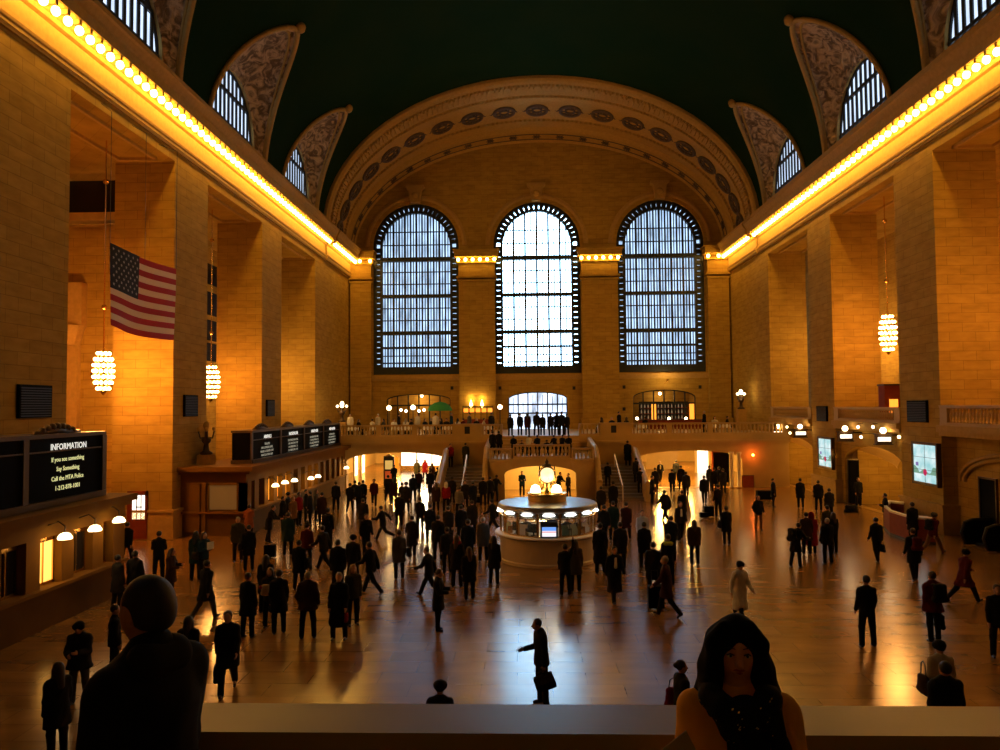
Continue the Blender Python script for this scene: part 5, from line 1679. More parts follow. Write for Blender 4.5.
def body_mesh(pose, res):
    J = skeleton(POSES[pose]); f = Field()
    up = (J['neck'] - J['pel']).normalized()
    f.slab(J['pel'] - Vector((0, 0, .02)), J['chest'], .125, .14, .68, .05)
    f.slab(J['chest'], J['chest'] + Vector((0, (J['neck'] - J['chest']).y * .6, .09)), .14, .12, .62, .05)
    f.cap(J['shL'], J['shR'], .055, .055, .06)
    f.cap(J['neck'] - up * .05, J['head'] - Vector((0, -.01, .06)), .058, .05, .04)
    i0 = len(f.p); head_field(f, J['head']); f.grow(i0, J['neck'], HEADG if res > .0125 else 1.0)
    for s, n in ((-1, 'L'), (1, 'R')):
        f.cap(J['sh' + n], J['el' + n], .048, .038, .04); f.cap(J['el' + n], J['wr' + n], .038, .026, .02)
        d = (J['wr' + n] - J['el' + n]).normalized()
        if res > .013:
            f.cap(J['wr' + n], J['wr' + n] + d * .05, .03, .036, .02); f.cap(J['wr' + n] + d * .06, J['wr' + n] + d * .15, .034, .022, .02)
            f.cap(J['wr' + n] + d * .04, J['wr' + n] + d * .09 + Vector((0, -.035, 0)), .018, .015, .01)
        else: hand(f, J['wr' + n] + d * .01, d, s, .5)
        f.cap(J['hip' + n], J['knee' + n], .078, .052, .05); f.cap(J['knee' + n], J['ank' + n], .05, .034, .03)
        f.cap(J['ank' + n], J['ank' + n] + Vector((0, -.09, -.045)), .034, .026, .03)
    return f.mesh('body', res)


def trousers_mesh(pose, res, wide=1.0):
    J = skeleton(POSES[pose]); f = Field()
    f.slab(J['pel'] - Vector((0, 0, .02)), J['waist'], .15, .142, .70, .05)
    for n in 'LR':
        f.cap(J['hip' + n], J['knee' + n], .104 * wide, .080 * wide, .05); f.cap(J['knee' + n], J['ank' + n] + Vector((0, 0, -.005)), .080 * wide, .066 * wide, .03)
    return f.mesh('trousers', res, .003)


def shoe_mesh(pose, n, res):
    J = skeleton(POSES[pose]); f = Field(); a = J['ank' + n]; k = J['knee' + n]
    d = (k - a).normalized(); fw = Vector((0, -1, 0)); fw = (fw - d * fw.dot(d)).normalized()
    f.cap(a - d * .035 + fw * -.03, a - d * .045 + fw * .14, .042, .032, .03); f.cap(a, a - d * .04, .045, .042, .03)
    return f.mesh('shoe', min(res, .016), 0)


COAT = {'j': (-.10, .178, 1.10), 'c': (-.30, .20, 1.14), 'l': (-.54, .215, 1.16), 'p': (-.13, .21, 1.32)}


def coat_mesh(pose, kind, res):
    J = skeleton(POSES[pose]); f = Field(); drop, hw, fat = COAT[kind]
    up = (J['neck'] - J['pel']).normalized(); wr = .158 * fat
    f.slab(J['pel'], J['chest'], wr * 1.02, .172 * fat, .72, .05)
    f.slab(J['chest'], J['chest'] + up * .10, .172 * fat, .14 * fat, .66, .05)
    f.cap(J['shL'] + Vector((.012, 0, -.012)), J['neck'] - Vector((0, 0, .055)), .072 * fat, .08 * fat, .05); f.cap(J['shR'] + Vector((-.012, 0, -.012)), J['neck'] - Vector((0, 0, .055)), .072 * fat, .08 * fat, .05)
    f.cap(J['neck'] - up * .05, J['neck'] + up * .02, .085 * fat, .068 * fat, .03)
    sit = POSES[pose].get('seat')
    if sit:
        for n in 'LR': f.cap(J['hip' + n], J['hip' + n].lerp(J['knee' + n], .5 if kind != 'j' else .15), .12, .105, .05)
    else:
        mid = (J['kneeL'] + J['kneeR']) / 2 - (J['hipL'] + J['hipR']) / 2; y_ = mid.y * .4
        base = J['pel'] + Vector((0, y_, drop))
        f.slab(base, J['pel'] + Vector((0, 0, .06)), hw * fat, wr, .80, .06)
        if kind in 'cl':
            for n in 'LR':
                t = min(1, -drop / .42)
                f.cap(J['hip' + n], J['hip' + n].lerp(J['knee' + n], t * .95), .11, .125, .09)
    for n in 'LR':
        f.cap(J['sh' + n], J['el' + n], .074 * fat, .060 * fat, .04); f.cap(J['el' + n], J['wr' + n], .060 * fat, .048 * fat, .02)
    zmin = None if sit else J['pel'].z + drop - .04
    return f.mesh('coat', res, .006 if kind != 'p' else .009, zmin=zmin)


def hair_mesh(pose, kind, res):
    J = skeleton(POSES[pose]); f = Field(); H = J['head']; up = (J['neck'] - J['pel']).normalized()
    f.ell(H + Vector((0, .020, .030)), (.086, .092, .098), .02)
    if kind == 'long':
        f.cap(H + Vector((0, .05, .0)), J['neck'] + Vector((0, .085, -.10)), .085, .07, .04)
        for s in (-1, 1): f.cap(H + Vector((s * .07, .01, .0)), J['neck'] + Vector((s * .10, .02, -.06)), .032, .03, .03)
    if kind == 'bun': f.ell(H + Vector((0, .11, .03)), (.045, .045, .045), .02)
    if kind == 'hat':
        f.ell(H + Vector((0, .012, .055)), (.096, .104, .085), .02); f.cap(H + Vector((-.05, -.02, .035)), H + Vector((.05, -.02, .035)), .07, .07, .03)
    if kind == 'brim':
        f.ell(H + Vector((0, .0, .09)), (.085, .092, .07), .01); f.ell(H + Vector((0, -.02, .055)), (.135, .15, .016), .01)
    if kind == 'hood':
        f.ell(H + Vector((0, .03, .015)), (.115, .115, .13), .03); f.cap(H + Vector((0, .04, -.05)), J['neck'], .10, .11, .05)
    if kind in ('short', 'long', 'bun', 'hood'): f.ell(H + Vector((0, -.098, -.028)), (.068 if kind != 'hood' else .07, .085, .088), .012, sub=True)
    if kind in ('short',): f.ell(H + Vector((0, -.02, -.10)), (.12, .12, .07), .02, sub=True)
    if res > .0125: f.grow(0, J['neck'], HEADG)
    return f.mesh({'hat': 'hat', 'brim': 'hat', 'hood': 'hood'}.get(kind, 'hair'), res)


PAL = {
    'black': (.006, .006, .007), 'charcoal': (.014, .013, .013), 'navy': (.006, .010, .022), 'brown': (.030, .013, .006), 'tan': (.17, .085, .03),
    'red': (.20, .006, .010), 'dark red': (.07, .005, .006), 'grey': (.055, .052, .05), 'white': (.62, .58, .48), 'cream': (.42, .36, .25), 'teal': (.008, .028, .032),
    'blue': (.008, .03, .065), 'olive': (.03, .028, .012), 'orange': (.22, .06, .015), 'yellow-green': (.35, .42, .02), 'pale blue': (.40, .44, .55), 'burgundy': (.035, .008, .010), 'patterned grey': (.12, .11, .10)}


def cloth(c): return mat('cloth ' + c, PAL[c], .85, spec=.15, noise=.25, nscale=9)


SKINS = [mat('skin light', (.42, .22, .13), .55), mat('skin tan', (.30, .15, .08), .55), mat('skin dark', (.12, .055, .03), .5)]
HAIRS = {'black': mat('hair black', (.006, .005, .005), .6), 'brown': mat('hair brown', (.03, .014, .007), .6), 'blond': mat('hair blond', (.25, .14, .05), .6), 'grey': mat('hair grey', (.25, .22, .19), .7)}
M_SHOE = mat('dark shoe', (.006, .005, .005), .4)


def link_mesh(name, me, m, parent):
    if not len(me.materials): me.materials.append(None)
    o = bpy.data.objects.new(name, me); COL.objects.link(o); o.parent = parent
    o.material_slots[0].link = 'OBJECT'; o.material_slots[0].material = m
    return o


PEOPLE = []
POSE_OF = {}


def person(x, y, z, h, face, pose, coat, hair, ccol, place, hcol='black', tcol='black', skin=0, res=.022, label=None):
    s = h / 1.75 if not POSES[pose].get('seat') else h / 1.75
    t = empty('person', (x, y, z), rz=math.radians(face)); t.scale = (s, s, s); POSE_OF[t.name] = pose
    link_mesh('body', cached(('b', pose, res), lambda: body_mesh(pose, res)), SKINS[skin], t)
    link_mesh('trousers', cached(('t', pose, res), lambda: trousers_mesh(pose, res)), cloth(tcol), t)
    link_mesh('coat' if coat in 'cl' else 'jacket', cached(('c', pose, coat, res), lambda: coat_mesh(pose, coat, res)), cloth(ccol), t)
    hn = {'hat': 'hat', 'brim': 'hat', 'hood': 'hood'}.get(hair, 'hair')
    hm = HAIRS[hcol] if hn == 'hair' else (cloth(hcol) if hcol in PAL else cloth('black'))
    if hair == 'hood' and hcol == 'black': hm = cloth(ccol)
    link_mesh(hn, cached(('h', pose, hair, res), lambda: hair_mesh(pose, hair, res)), hm, t)
    for n in 'LR': link_mesh('shoe', cached(('s', pose, n, res), lambda: shoe_mesh(pose, n, res)), M_SHOE, t)
    cn = {'j': 'jacket', 'p': 'puffy jacket', 'c': 'coat', 'l': 'long coat'}[coat]
    pz = {'walk': 'walking', 'walk2': 'walking', 'step': 'stepping', 'stride': 'striding', 'run': 'running', 'sit': 'seated', 'phone': 'looking down', 'photo': 'hands raised', 'wave': 'arm raised', 'pocket': 'hands in pockets', 'leanfwd': 'leaning forward', 'carry': 'holding things', 'stand': 'standing', 'relax': 'standing'}.get(pose, '')
    lab = label or ('person in %s %s %s %s' % (ccol, cn, pz, place))
    if len(lab.split()) > 16: lab = lab.replace(' standing', '').replace('person in ', 'person in ', 1)
    if len(lab.split()) > 16: lab = 'person ' + place
    tag(t, lab, 'person'); PEOPLE.append(t)
    return t


def hz(px): return 406 + (525 - px) * math.tan(math.radians(.5))


def by_head(px, py, h, z0=0.0):
    """spot whose head top shows at the pixel for a figure h tall standing on z0"""
    p = at_z(px, py, z0 + h); return p.x, p.y, z0


# px, head py, height, facing, pose, coat, hair, coat colour, place, [options]
CR_ = [
    (127, 522, 1.72, 180, 'walk', 'j', 'short', 'black', 'beside the end lamp of the near ticket office', {}),
    (159, 532, 1.75, 200, 'phone', 'j', 'short', 'black', 'in front of the lit white glass door', {}),
    (171, 549, 1.66, 90, 'phone', 'c', 'long', 'brown', 'just below and right of the lit door', {'hcol': 'brown'}),
    (196, 532, 1.74, 180, 'stand', 'c', 'long', 'teal', 'left one of two by the left pier base', {}),
    (204, 533, 1.72, 60, 'carry', 'j', 'long', 'blue', 'holding white papers by the left pier base', {'hcol': 'brown'}),
    (206, 560, 1.76, 150, 'walk', 'c', 'short', 'charcoal', 'in pale trousers below the papers holder', {'tcol': 'grey'}),
    (118, 556, 1.70, 150, 'stand', 'c', 'short', 'charcoal', 'at the corner shelf of the near ticket office', {}),
    (135, 552, 1.78, 170, 'relax', 'p', 'short', 'black', 'right of the near ticket office corner', {}),
    (115, 606, 1.68, 120, 'stand', 'j', 'short', 'black', 'just left of the big foreground man', {'skin': 1}),
    (80, 623, 1.70, 10, 'phone', 'p', 'hat', 'charcoal', 'in a dark beanie at the lower left', {'tcol': 'grey'}),
    (58, 664, 1.68, 240, 'stand', 'c', 'long', 'black', 'in the lower left corner with a big hood of hair', {'hcol': 'brown'}),
    (188, 616, 1.70, 180, 'walk', 'c', 'long', 'black', 'just right of the foreground man', {}),
    (228, 610, 1.82, 15, 'walk', 'c', 'short', 'black', 'with white collar in the lower left open floor', {'hcol': 'brown'}),
    (248, 574, 1.72, 160, 'stand', 'c', 'short', 'black', 'left end of the tight group of four', {}),
    (266, 556, 1.72, 180, 'stand', 'c', 'long', 'black', 'tallest at the back of the group of four', {}),
    (270, 569, 1.66, 0, 'carry', 'j', 'long', 'charcoal', 'in the middle of the group holding a red thing', {'hcol': 'brown'}),
    (279, 571, 1.72, 200, 'stand', 'c', 'short', 'black', 'right end of the tight group of four', {}),
    (308, 573, 1.76, 180, 'pocket', 'p', 'short', 'brown', 'alone with legs apart right of the group of four', {'hcol': 'grey'}),
    (339, 574, 1.76, 0, 'relax', 'l', 'short', 'black', 'with white collar right of the brown jacket', {'hcol': 'grey'}),
    (353, 566, 1.70, 30, 'stand', 'j', 'long', 'olive', 'blond, behind the long black coat', {'hcol': 'blond'}),
    (338, 541, 1.74, 180, 'stand', 'p', 'short', 'black', 'with back turned, left of a capped one', {}),
    (353, 536, 1.76, 180, 'stand', 'j', 'hat', 'charcoal', 'wearing a cap, middle of the left crowd', {}),
    (371, 540, 1.80, 240, 'stride', 'j', 'short', 'black', 'crossing leftwards in front of the left crowd', {}),
    (307, 524, 1.74, 170, 'stand', 'j', 'brim', 'dark red', 'in a dark brimmed hat in the left crowd', {'hcol': 'charcoal'}),
    (299, 541, 1.66, 170, 'stand', 'c', 'short', 'black', 'with a black bag in front of the dark red jacket', {}),
    (324, 524, 1.78, 240, 'stride', 'j', 'short', 'charcoal', 'right of the dark red jacket', {}),
    (328, 509, 1.76, 170, 'stand', 'j', 'short', 'black', 'carrying a backpack behind the striding one', {}),
    (288, 513, 1.80, 180, 'stand', 'c', 'short', 'teal', 'tall, in front of the ticket queue', {}),
    (293, 497, 1.68, 60, 'stand', 'c', 'long', 'tan', 'in the ticket queue beside a red jacket', {'hcol': 'blond'}),
    (299, 493, 1.72, 60, 'stand', 'j', 'short', 'red', 'in the ticket queue', {}),
    (283, 497, 1.74, 90, 'stand', 'p', 'short', 'black', 'second in the ticket queue from the near end', {}),
    (288, 493, 1.74, 90, 'stand', 'j', 'hat', 'charcoal', 'in a cap at the lit ticket windows', {}),
    (269, 505, 1.74, 90, 'leanfwd', 'c', 'short', 'black', 'at the near end of the ticket queue', {}),
    (306, 490, 1.74, 90, 'stand', 'j', 'short', 'black', 'in the ticket queue right of the red jacket', {}),
    (310, 492, 1.72, 270, 'stand', 'c', 'short', 'charcoal', 'in the queue under the fourth lamp', {}),
    (316, 490, 1.70, 90, 'stand', 'c', 'long', 'grey', 'in the queue under the fifth lamp', {'hcol': 'brown'}),
    (322, 493, 1.70, 200, 'stand', 'c', 'short', 'brown', 'last of the ticket queue, facing away', {}),
    (249, 505, 1.66, 200, 'leanfwd', 'c', 'short', 'orange', 'leaning at the end wall of the far ticket office', {'hcol': 'brown'}),
    (238, 518, 1.78, 10, 'stand', 'p', 'short', 'olive', 'in front of the far ticket office end window', {'hcol': 'grey'}),
    (249, 526, 1.72, 200, 'stand', 'c', 'short', 'black', 'right of the olive jacket, with a side bag', {}),
    (336, 482, 1.76, 180, 'stand', 'j', 'short', 'black', 'alone against the ticket office far end', {}),
    (350, 483, 1.76, 180, 'walk', 'j', 'short', 'black', 'first on the left of four in a row', {}),
    (355, 481, 1.74, 180, 'stand', 'c', 'short', 'charcoal', 'second of the four in a row', {}),
    (359, 482, 1.70, 180, 'walk2', 'j', 'short', 'navy', 'third of the four in a row', {}),
    (363, 480, 1.74, 180, 'walk', 'c', 'short', 'black', 'last of the four in a row', {}),
    (374, 479, 1.74, 10, 'walk2', 'j', 'short', 'dark red', 'alone left of the left archway', {}),
    (363, 499, 1.74, 180, 'step', 'p', 'short', 'charcoal', 'in pale trousers below the four in a row', {'tcol': 'grey'}),
    (366, 514, 1.76, 30, 'step', 'j', 'short', 'black', 'facing the camera below the pale trousers', {'hcol': 'brown'}),
    (383, 504, 1.72, 250, 'run', 'j', 'short', 'black', 'with arm swung out, mid-left floor', {}),
    (388, 475, 1.80, 180, 'walk', 'c', 'short', 'charcoal', 'before the poster stand, left one', {}),
    (394, 478, 1.70, 200, 'stand', 'c', 'long', 'burgundy', 'before the poster stand, right one', {}),
    (399, 493, 1.76, 180, 'step', 'c', 'short', 'black', 'behind the running one', {}),
    (406, 482, 1.82, 180, 'walk', 'c', 'hat', 'charcoal', 'in a grey hat right of the poster stand', {'hcol': 'grey'}),
    (399, 531, 1.74, 200, 'stand', 'c', 'short', 'grey', 'with a black shoulder bag, left of the dark crowd', {'hcol': 'brown'}),
    (412, 514, 1.82, 190, 'stride', 'c', 'short', 'charcoal', 'tall, right of the shoulder bag carrier', {}),
    (429, 545, 1.70, 250, 'stride', 'j', 'short', 'black', 'walking left before the dark crowd', {'hcol': 'brown'}),
    (438, 516, 1.80, 170, 'carry', 'p', 'short', 'black', 'broad, in the middle of the dark crowd', {}),
    (438, 570, 1.68, 80, 'phone', 'c', 'short', 'black', 'frontmost of the crowd left of the blue light', {'hcol': 'brown'}),
    (457, 536, 1.76, 160, 'stand', 'c', 'long', 'black', 'wearing a red headscarf left of the booth', {'hcol': 'brown'}),
    (469, 548, 1.66, 200, 'stand', 'c', 'long', 'black', 'short, right of the red headscarf', {'hcol': 'brown'}),
    (468, 520, 1.84, 180, 'stand', 'j', 'short', 'navy', 'tall, behind the red headscarf', {}),
    (483, 518, 1.74, 180, 'stand', 'c', 'short', 'grey', 'left of the booth counter', {'hcol': 'grey'}),
    (494, 537, 1.66, 150, 'stand', 'c', 'long', 'black', 'touching the left edge of the round booth', {}),
    (388, 457, 1.76, 0, 'walk', 'c', 'short', 'black', 'deep in the left archway, upper left', {}),
    (394, 465, 1.72, 200, 'carry', 'j', 'short', 'charcoal', 'under the orange banner', {}),
    (417, 460, 1.74, 180, 'stand', 'c', 'short', 'olive', 'against the white shop front, left one', {}),
    (425, 459, 1.72, 0, 'walk', 'c', 'long', 'red', 'against the white shop front', {}),
    (432, 463, 1.70, 180, 'walk', 'j', 'long', 'brown', 'against the white shop front, right one', {'hcol': 'brown'}),
    (438, 468, 1.76, 180, 'stand', 'c', 'hat', 'black', 'in a dark hat near the left stair wall', {}),
    (430, 470, 1.76, 180, 'walk2', 'p', 'short', 'black', 'left of the dark hat near the stair', {}),
    (419, 470, 1.70, 200, 'walk', 'j', 'short', 'burgundy', 'in the left archway middle', {}),
    (413, 475, 1.76, 170, 'stand', 'p', 'short', 'navy', 'right beside the poster stand', {}),
    (402, 483, 1.72, 150, 'stand', 'j', 'short', 'black', 'left beside the grey hat', {}),
    (436, 483, 1.70, 180, 'stand', 'c', 'long', 'brown', 'left of the white hood', {'hcol': 'brown'}),
    (446, 483, 1.70, 180, 'stand', 'j', 'hood', 'red', 'wearing a white hood at the foot of the left stair', {'hcol': 'white'}),
    (452, 477, 1.74, 180, 'walk', 'p', 'short', 'black', 'behind the white hood', {}),
    (459, 487, 1.72, 160, 'stand', 'j', 'hat', 'patterned grey', 'right of the white hood', {'hcol': 'grey'}),
    (465, 481, 1.68, 10, 'stand', 'c', 'short', 'charcoal', 'on the first step of the left stair, left one', {}),
    (473, 482, 1.70, 200, 'stand', 'c', 'short', 'navy', 'on the first step of the left stair, right one', {}),
    (472, 501, 1.72, 180, 'stand', 'c', 'short', 'charcoal', 'between the left stair and the booth', {}),
    (461, 506, 1.72, 190, 'stand', 'p', 'short', 'black', 'between the white hood and the grey coat', {}),
    (448, 506, 1.76, 170, 'walk', 'c', 'short', 'charcoal', 'below the white hood', {}),
    (483, 478, 1.76, 170, 'stand', 'p', 'short', 'black', 'at the left corner of the stair block', {}),
    (490, 477, 1.76, 190, 'stand', 'j', 'short', 'charcoal', 'second at the left corner of the stair block', {}),
    (495, 475, 1.76, 150, 'leanfwd', 'j', 'short', 'black', 'third at the left corner of the stair block', {'hcol': 'brown'}),
    (493, 498, 1.72, 240, 'stride', 'j', 'short', 'black', 'just left of the booth roof', {}),
    (430, 505, 1.74, 180, 'stand', 'c', 'short', 'navy', 'above the walking one in the dark crowd', {}),
    (420, 497, 1.74, 180, 'walk', 'j', 'short', 'black', 'left of the bright floor streak', {}),
    (447, 528, 1.70, 200, 'stand', 'j', 'short', 'charcoal', 'between the broad one and the red headscarf', {}),
    (613, 482, 1.84, 180, 'stand', 'c', 'short', 'black', 'at the foot of the right stair rail', {}),
    (604, 505, 1.74, 190, 'walk', 'j', 'short', 'black', 'beside the right edge of the booth roof', {}),
    (601, 487, 1.70, 170, 'stand', 'p', 'short', 'charcoal', 'by the right curved stair wall', {}),
    (613, 502, 1.78, 180, 'stand', 'c', 'short', 'teal', 'in the dark crowd right of the booth', {}),
    (626, 502, 1.76, 160, 'walk', 'c', 'short', 'burgundy', 'right end of the crowd behind the white shirt', {}),
    (642, 511, 1.78, 10, 'stand', 'j', 'short', 'pale blue', 'with a dark tie right of the booth', {'hcol': 'brown', 'skin': 0}),
    (644, 523, 1.74, 180, 'stand', 'c', 'short', 'black', 'in front of the pale blue shirt with a red bag', {}),
    (653, 543, 1.78, 170, 'stand', 'c', 'short', 'black', 'in front of the red bag carrier', {}),
    (666, 556, 1.78, 250, 'walk', 'c', 'short', 'burgundy', 'pulling a black suitcase right of the booth', {'hcol': 'grey'}),
    (614, 546, 1.78, 10, 'walk', 'l', 'short', 'black', 'with an open white shirt right of the booth', {}),
    (600, 524, 1.84, 180, 'stand', 'l', 'short', 'black', 'tall, touching the right side of the booth', {}),
    (620, 523, 1.76, 180, 'stand', 'c', 'short', 'charcoal', 'behind the open white shirt', {}),
    (575, 541, 1.70, 180, 'stand', 'c', 'long', 'grey', 'at the booth counter front right', {'hcol': 'black'}),
    (565, 545, 1.66, 170, 'wave', 'j', 'short', 'black', 'at the booth counter left of the grey coat', {}),
    (668, 535, 1.74, 170, 'stand', 'j', 'short', 'black', 'with a bright yellow-green collar', {'hcol': 'brown'}),
    (671, 517, 1.70, 180, 'stand', 'p', 'short', 'navy', 'behind the bright collar', {}),
    (652, 476, 1.76, 80, 'stand', 'c', 'short', 'black', 'with an orange basket by the right stair wall', {}),
    (655, 468, 1.74, 170, 'stand', 'c', 'short', 'charcoal', 'behind the orange basket carrier', {}),
    (660, 461, 1.72, 0, 'walk', 'j', 'short', 'black', 'with white shirt front in the right archway', {}),
    (676, 460, 1.74, 170, 'walk', 'p', 'short', 'black', 'in the right archway, middle back', {}),
    (672, 469, 1.72, 170, 'walk2', 'j', 'short', 'navy', 'in the right archway, middle left', {}),
    (681, 466, 1.76, 160, 'stand', 'c', 'short', 'black', 'in the right archway, middle right', {}),
    (686, 472, 1.74, 180, 'step', 'p', 'short', 'charcoal', 'in front of the middle archway pair', {}),
    (704, 476, 1.74, 180, 'step', 'p', 'short', 'black', 'alone before the glowing white doorway', {}),
    (709, 466, 1.70, 200, 'stand', 'j', 'short', 'charcoal', 'left one before the dark double door', {}),
    (714, 468, 1.72, 170, 'stand', 'c', 'short', 'black', 'second before the dark double door', {}),
    (719, 467, 1.74, 180, 'stand', 'j', 'short', 'navy', 'third before the dark double door', {}),
    (723, 469, 1.72, 190, 'stand', 'c', 'short', 'charcoal', 'last before the dark double door', {}),
    (718, 485, 1.78, 200, 'relax', 'j', 'short', 'black', 'pulling dark luggage in the right middle', {}),
    (726, 507, 1.68, 190, 'stand', 'c', 'short', 'black', 'with a bag, below the luggage puller', {}),
    (665, 489, 1.76, 200, 'stride', 'p', 'short', 'black', 'walking away in the golden floor streak', {}),
    (682, 491, 1.70, 190, 'stand', 'c', 'short', 'black', 'behind the open jacket with white shirt', {}),
    (680, 502, 1.78, 10, 'step', 'j', 'short', 'charcoal', 'facing us with white shirt front, right of the stair', {'hcol': 'brown'}),
    (694, 521, 1.70, 180, 'stand', 'p', 'long', 'brown', 'with long hair, back turned, right of the booth', {'hcol': 'brown'}),
    (758, 496, 1.70, 10, 'pocket', 'j', 'long', 'black', 'in tan trousers on the open right floor', {'hcol': 'brown', 'tcol': 'tan'}),
    (773, 479, 1.68, 60, 'stand', 'c', 'short', 'black', 'by the far right wall corner', {}),
    (800, 479, 1.74, 170, 'stand', 'c', 'short', 'black', 'before the farther right arch', {}),
    (818, 481, 1.74, 160, 'stand', 'p', 'short', 'black', 'first of the line under the farther screen', {}),
    (829, 489, 1.66, 180, 'stand', 'p', 'short', 'charcoal', 'second of the line under the farther screen', {'hcol': 'brown'}),
    (827, 506, 1.70, 180, 'stand', 'j', 'short', 'olive', 'third of the line under the farther screen', {}),
    (833, 513, 1.68, 200, 'stand', 'j', 'long', 'black', 'fourth of the line below the farther screen', {'hcol': 'brown'}),
    (827, 519, 1.74, 190, 'relax', 'p', 'short', 'black', 'grey haired, nearest of the line below the farther screen', {'hcol': 'grey'}),
    (806, 513, 1.72, 170, 'stand', 'c', 'short', 'brown', 'beside a red coat on the right floor', {}),
    (811, 513, 1.70, 180, 'stand', 'l', 'hood', 'red', 'right of the brown coat', {'hcol': 'red'}),
    (795, 523, 1.68, 120, 'leanfwd', 'c', 'short', 'black', 'with a backpack left of the brown coat', {}),
    (858, 478, 1.72, 0, 'stand', 'j', 'short', 'black', 'in front of the narrow black door panel', {}),
    (876, 518, 1.72, 190, 'step', 'j', 'short', 'navy', 'with a hand bag left of the red desk', {}),
    (885, 494, 1.70, 250, 'carry', 'j', 'short', 'black', 'behind the far end of the red desk', {}),
    (912, 503, 1.80, 190, 'stand', 'c', 'short', 'black', 'standing at the red desk', {'hcol': 'brown'}),
    (913, 529, 1.80, 180, 'step', 'c', 'short', 'black', 'with a dark red backpack before the red desk', {'hcol': 'brown'}),
    (932, 511, 1.76, 110, 'stride', 'j', 'hat', 'dark red', 'in a pale cap and tan trousers, right of the red desk', {'hcol': 'grey', 'tcol': 'tan'}),
    (932, 573, 1.78, 190, 'stand', 'p', 'short', 'dark red', 'with a dark backpack and bag, lower right', {'hcol': 'brown'}),
    (963, 547, 1.72, 100, 'stride', 'c', 'hat', 'dark red', 'in a black hat near the right edge', {'hcol': 'black'}),
    (997, 586, 1.74, 340, 'stand', 'j', 'short', 'black', 'cut by the right edge of the photo', {'hcol': 'brown'}),
    (866, 577, 1.78, 180, 'relax', 'j', 'short', 'black', 'alone on the dark right floor with feet apart', {}),
    (739, 561, 1.70, 20, 'walk', 'l', 'hat', 'white', 'with a dark hat, alone right of the booth', {'hcol': 'black'}),
    (440, 683, 1.62, 180, 'stand', 'j', 'hat', 'black', 'whose head shows over the parapet, lower middle', {'hcol': 'black'}),
    (681, 662, 1.66, 100, 'stand', 'j', 'bun', 'black', 'with a red bag behind the parapet beside the yellow jacket', {}),
    (945, 664, 1.86, 180, 'stand', 'p', 'short', 'black', 'broad back above the parapet, lower right', {}),
    (940, 643, 1.70, 180, 'stand', 'c', 'hat', 'cream', 'in a black beanie behind the broad dark back', {'hcol': 'black'}),
]
LABEL_SHORT = {'walk': 'walking'}
for i, (px, py, h, face, pose, coat, hair, ccol, place, op) in enumerate(CR_):
    x, y, z = by_head(px, py, h)
    r = .022 if y > 30 else (.018 if y > 18 else .013)
    person(x, y, z, h, face, pose, coat, hair, ccol, place, res=r, **op)

# on the stairs, the landing and the terrace (x from pixel, given depth and floor height)
UP = [
    (450, 55.5, 1.83, 1.68, 30, 'stand', 'j', 'short', 'red', 'on the left stair landing beside the outer wall', {}),
    (465, 55.8, 1.83, 1.72, 180, 'stand', 'c', 'short', 'olive', 'at the top of the left stair rail', {}),
    (626, 55.8, 1.83, 1.80, 180, 'stand', 'l', 'short', 'black', 'alone on the right stair landing', {}),
    (634, 52.5, .92, 1.68, 200, 'stand', 'c', 'short', 'charcoal', 'on the right stair beside the outer wall, upper', {}),
    (638, 51.0, .37, 1.66, 180, 'stand', 'j', 'short', 'black', 'on the right stair beside the outer wall, lower', {}),
    (606, 51.8, .73, 1.60, 170, 'stand', 'j', 'short', 'black', 'on the right stair close to the inner wall', {}),
    (492, 54.2, 2.75, 1.72, 160, 'stand', 'c', 'short', 'black', 'behind the left end of the central balustrade', {}),
    (499, 54.8, 2.75, 1.72, 200, 'leanfwd', 'p', 'short', 'black', 'second behind the left end of the central balustrade', {}),
    (521, 52.6, .0, 1.72, 10, 'phone', 'j', 'short', 'blue', 'inside the yellow arch left of the clock', {}),
    (557, 52.4, .0, 1.70, 40, 'leanfwd', 'c', 'short', 'black', 'inside the yellow arch right of the clock', {}),
    (567, 52.0, .0, 1.60, 300, 'stand', 'j', 'short', 'charcoal', 'inside the yellow arch at its right end', {}),
]
for k, (px, fac, pose, coat, hair, ccol, y) in enumerate(((510, 170, 'stand', 'c', 'short', 'black', 57.9), (519.5, 10, 'stand', 'j', 'short', 'navy', 58.4), (527, 190, 'stand', 'c', 'long', 'burgundy', 58.2), (536, 170, 'relax', 'j', 'short', 'black', 57.8),
                                                         (542, 180, 'stand', 'c', 'short', 'charcoal', 58.1), (550, 200, 'stand', 'p', 'short', 'black', 57.8), (556, 170, 'photo', 'c', 'short', 'black', 58.3), (561, 180, 'stand', 'j', 'short', 'navy', 58.0), (566, 160, 'stand', 'c', 'short', 'charcoal', 58.4))):
    UP.append((px, y, 4.0, 1.62 + .06 * ((k * 5) % 4), fac, pose, coat, hair, ccol, ['leftmost', 'second from left', 'third from left', 'fourth from left', 'fifth from left', 'sixth from left', 'third from right', 'second from right', 'rightmost'][k] + ' silhouette in the crowd before the entrance doors', {}))
for k, (px, fac, coat, ccol, y) in enumerate(((513, 180, 'j', 'black', 52.2), (521, 20, 'c', 'charcoal', 52.8), (528, 170, 'j', 'white', 52.5), (537, 190, 'c', 'navy', 52.4), (546, 180, 'p', 'black', 52.9), (554, 200, 'c', 'black', 52.3), (561, 160, 'j', 'charcoal', 52.8), (568, 180, 'c', 'black', 52.4))):
    UP.append((px, y, 2.75, 1.50, fac, 'sit' if k in (1, 4) else 'leanfwd', coat, 'short', ccol, ['first', 'second', 'third', 'fourth', 'fifth', 'sixth', 'seventh', 'last'][k] + ' from left behind the central balustrade', {}))
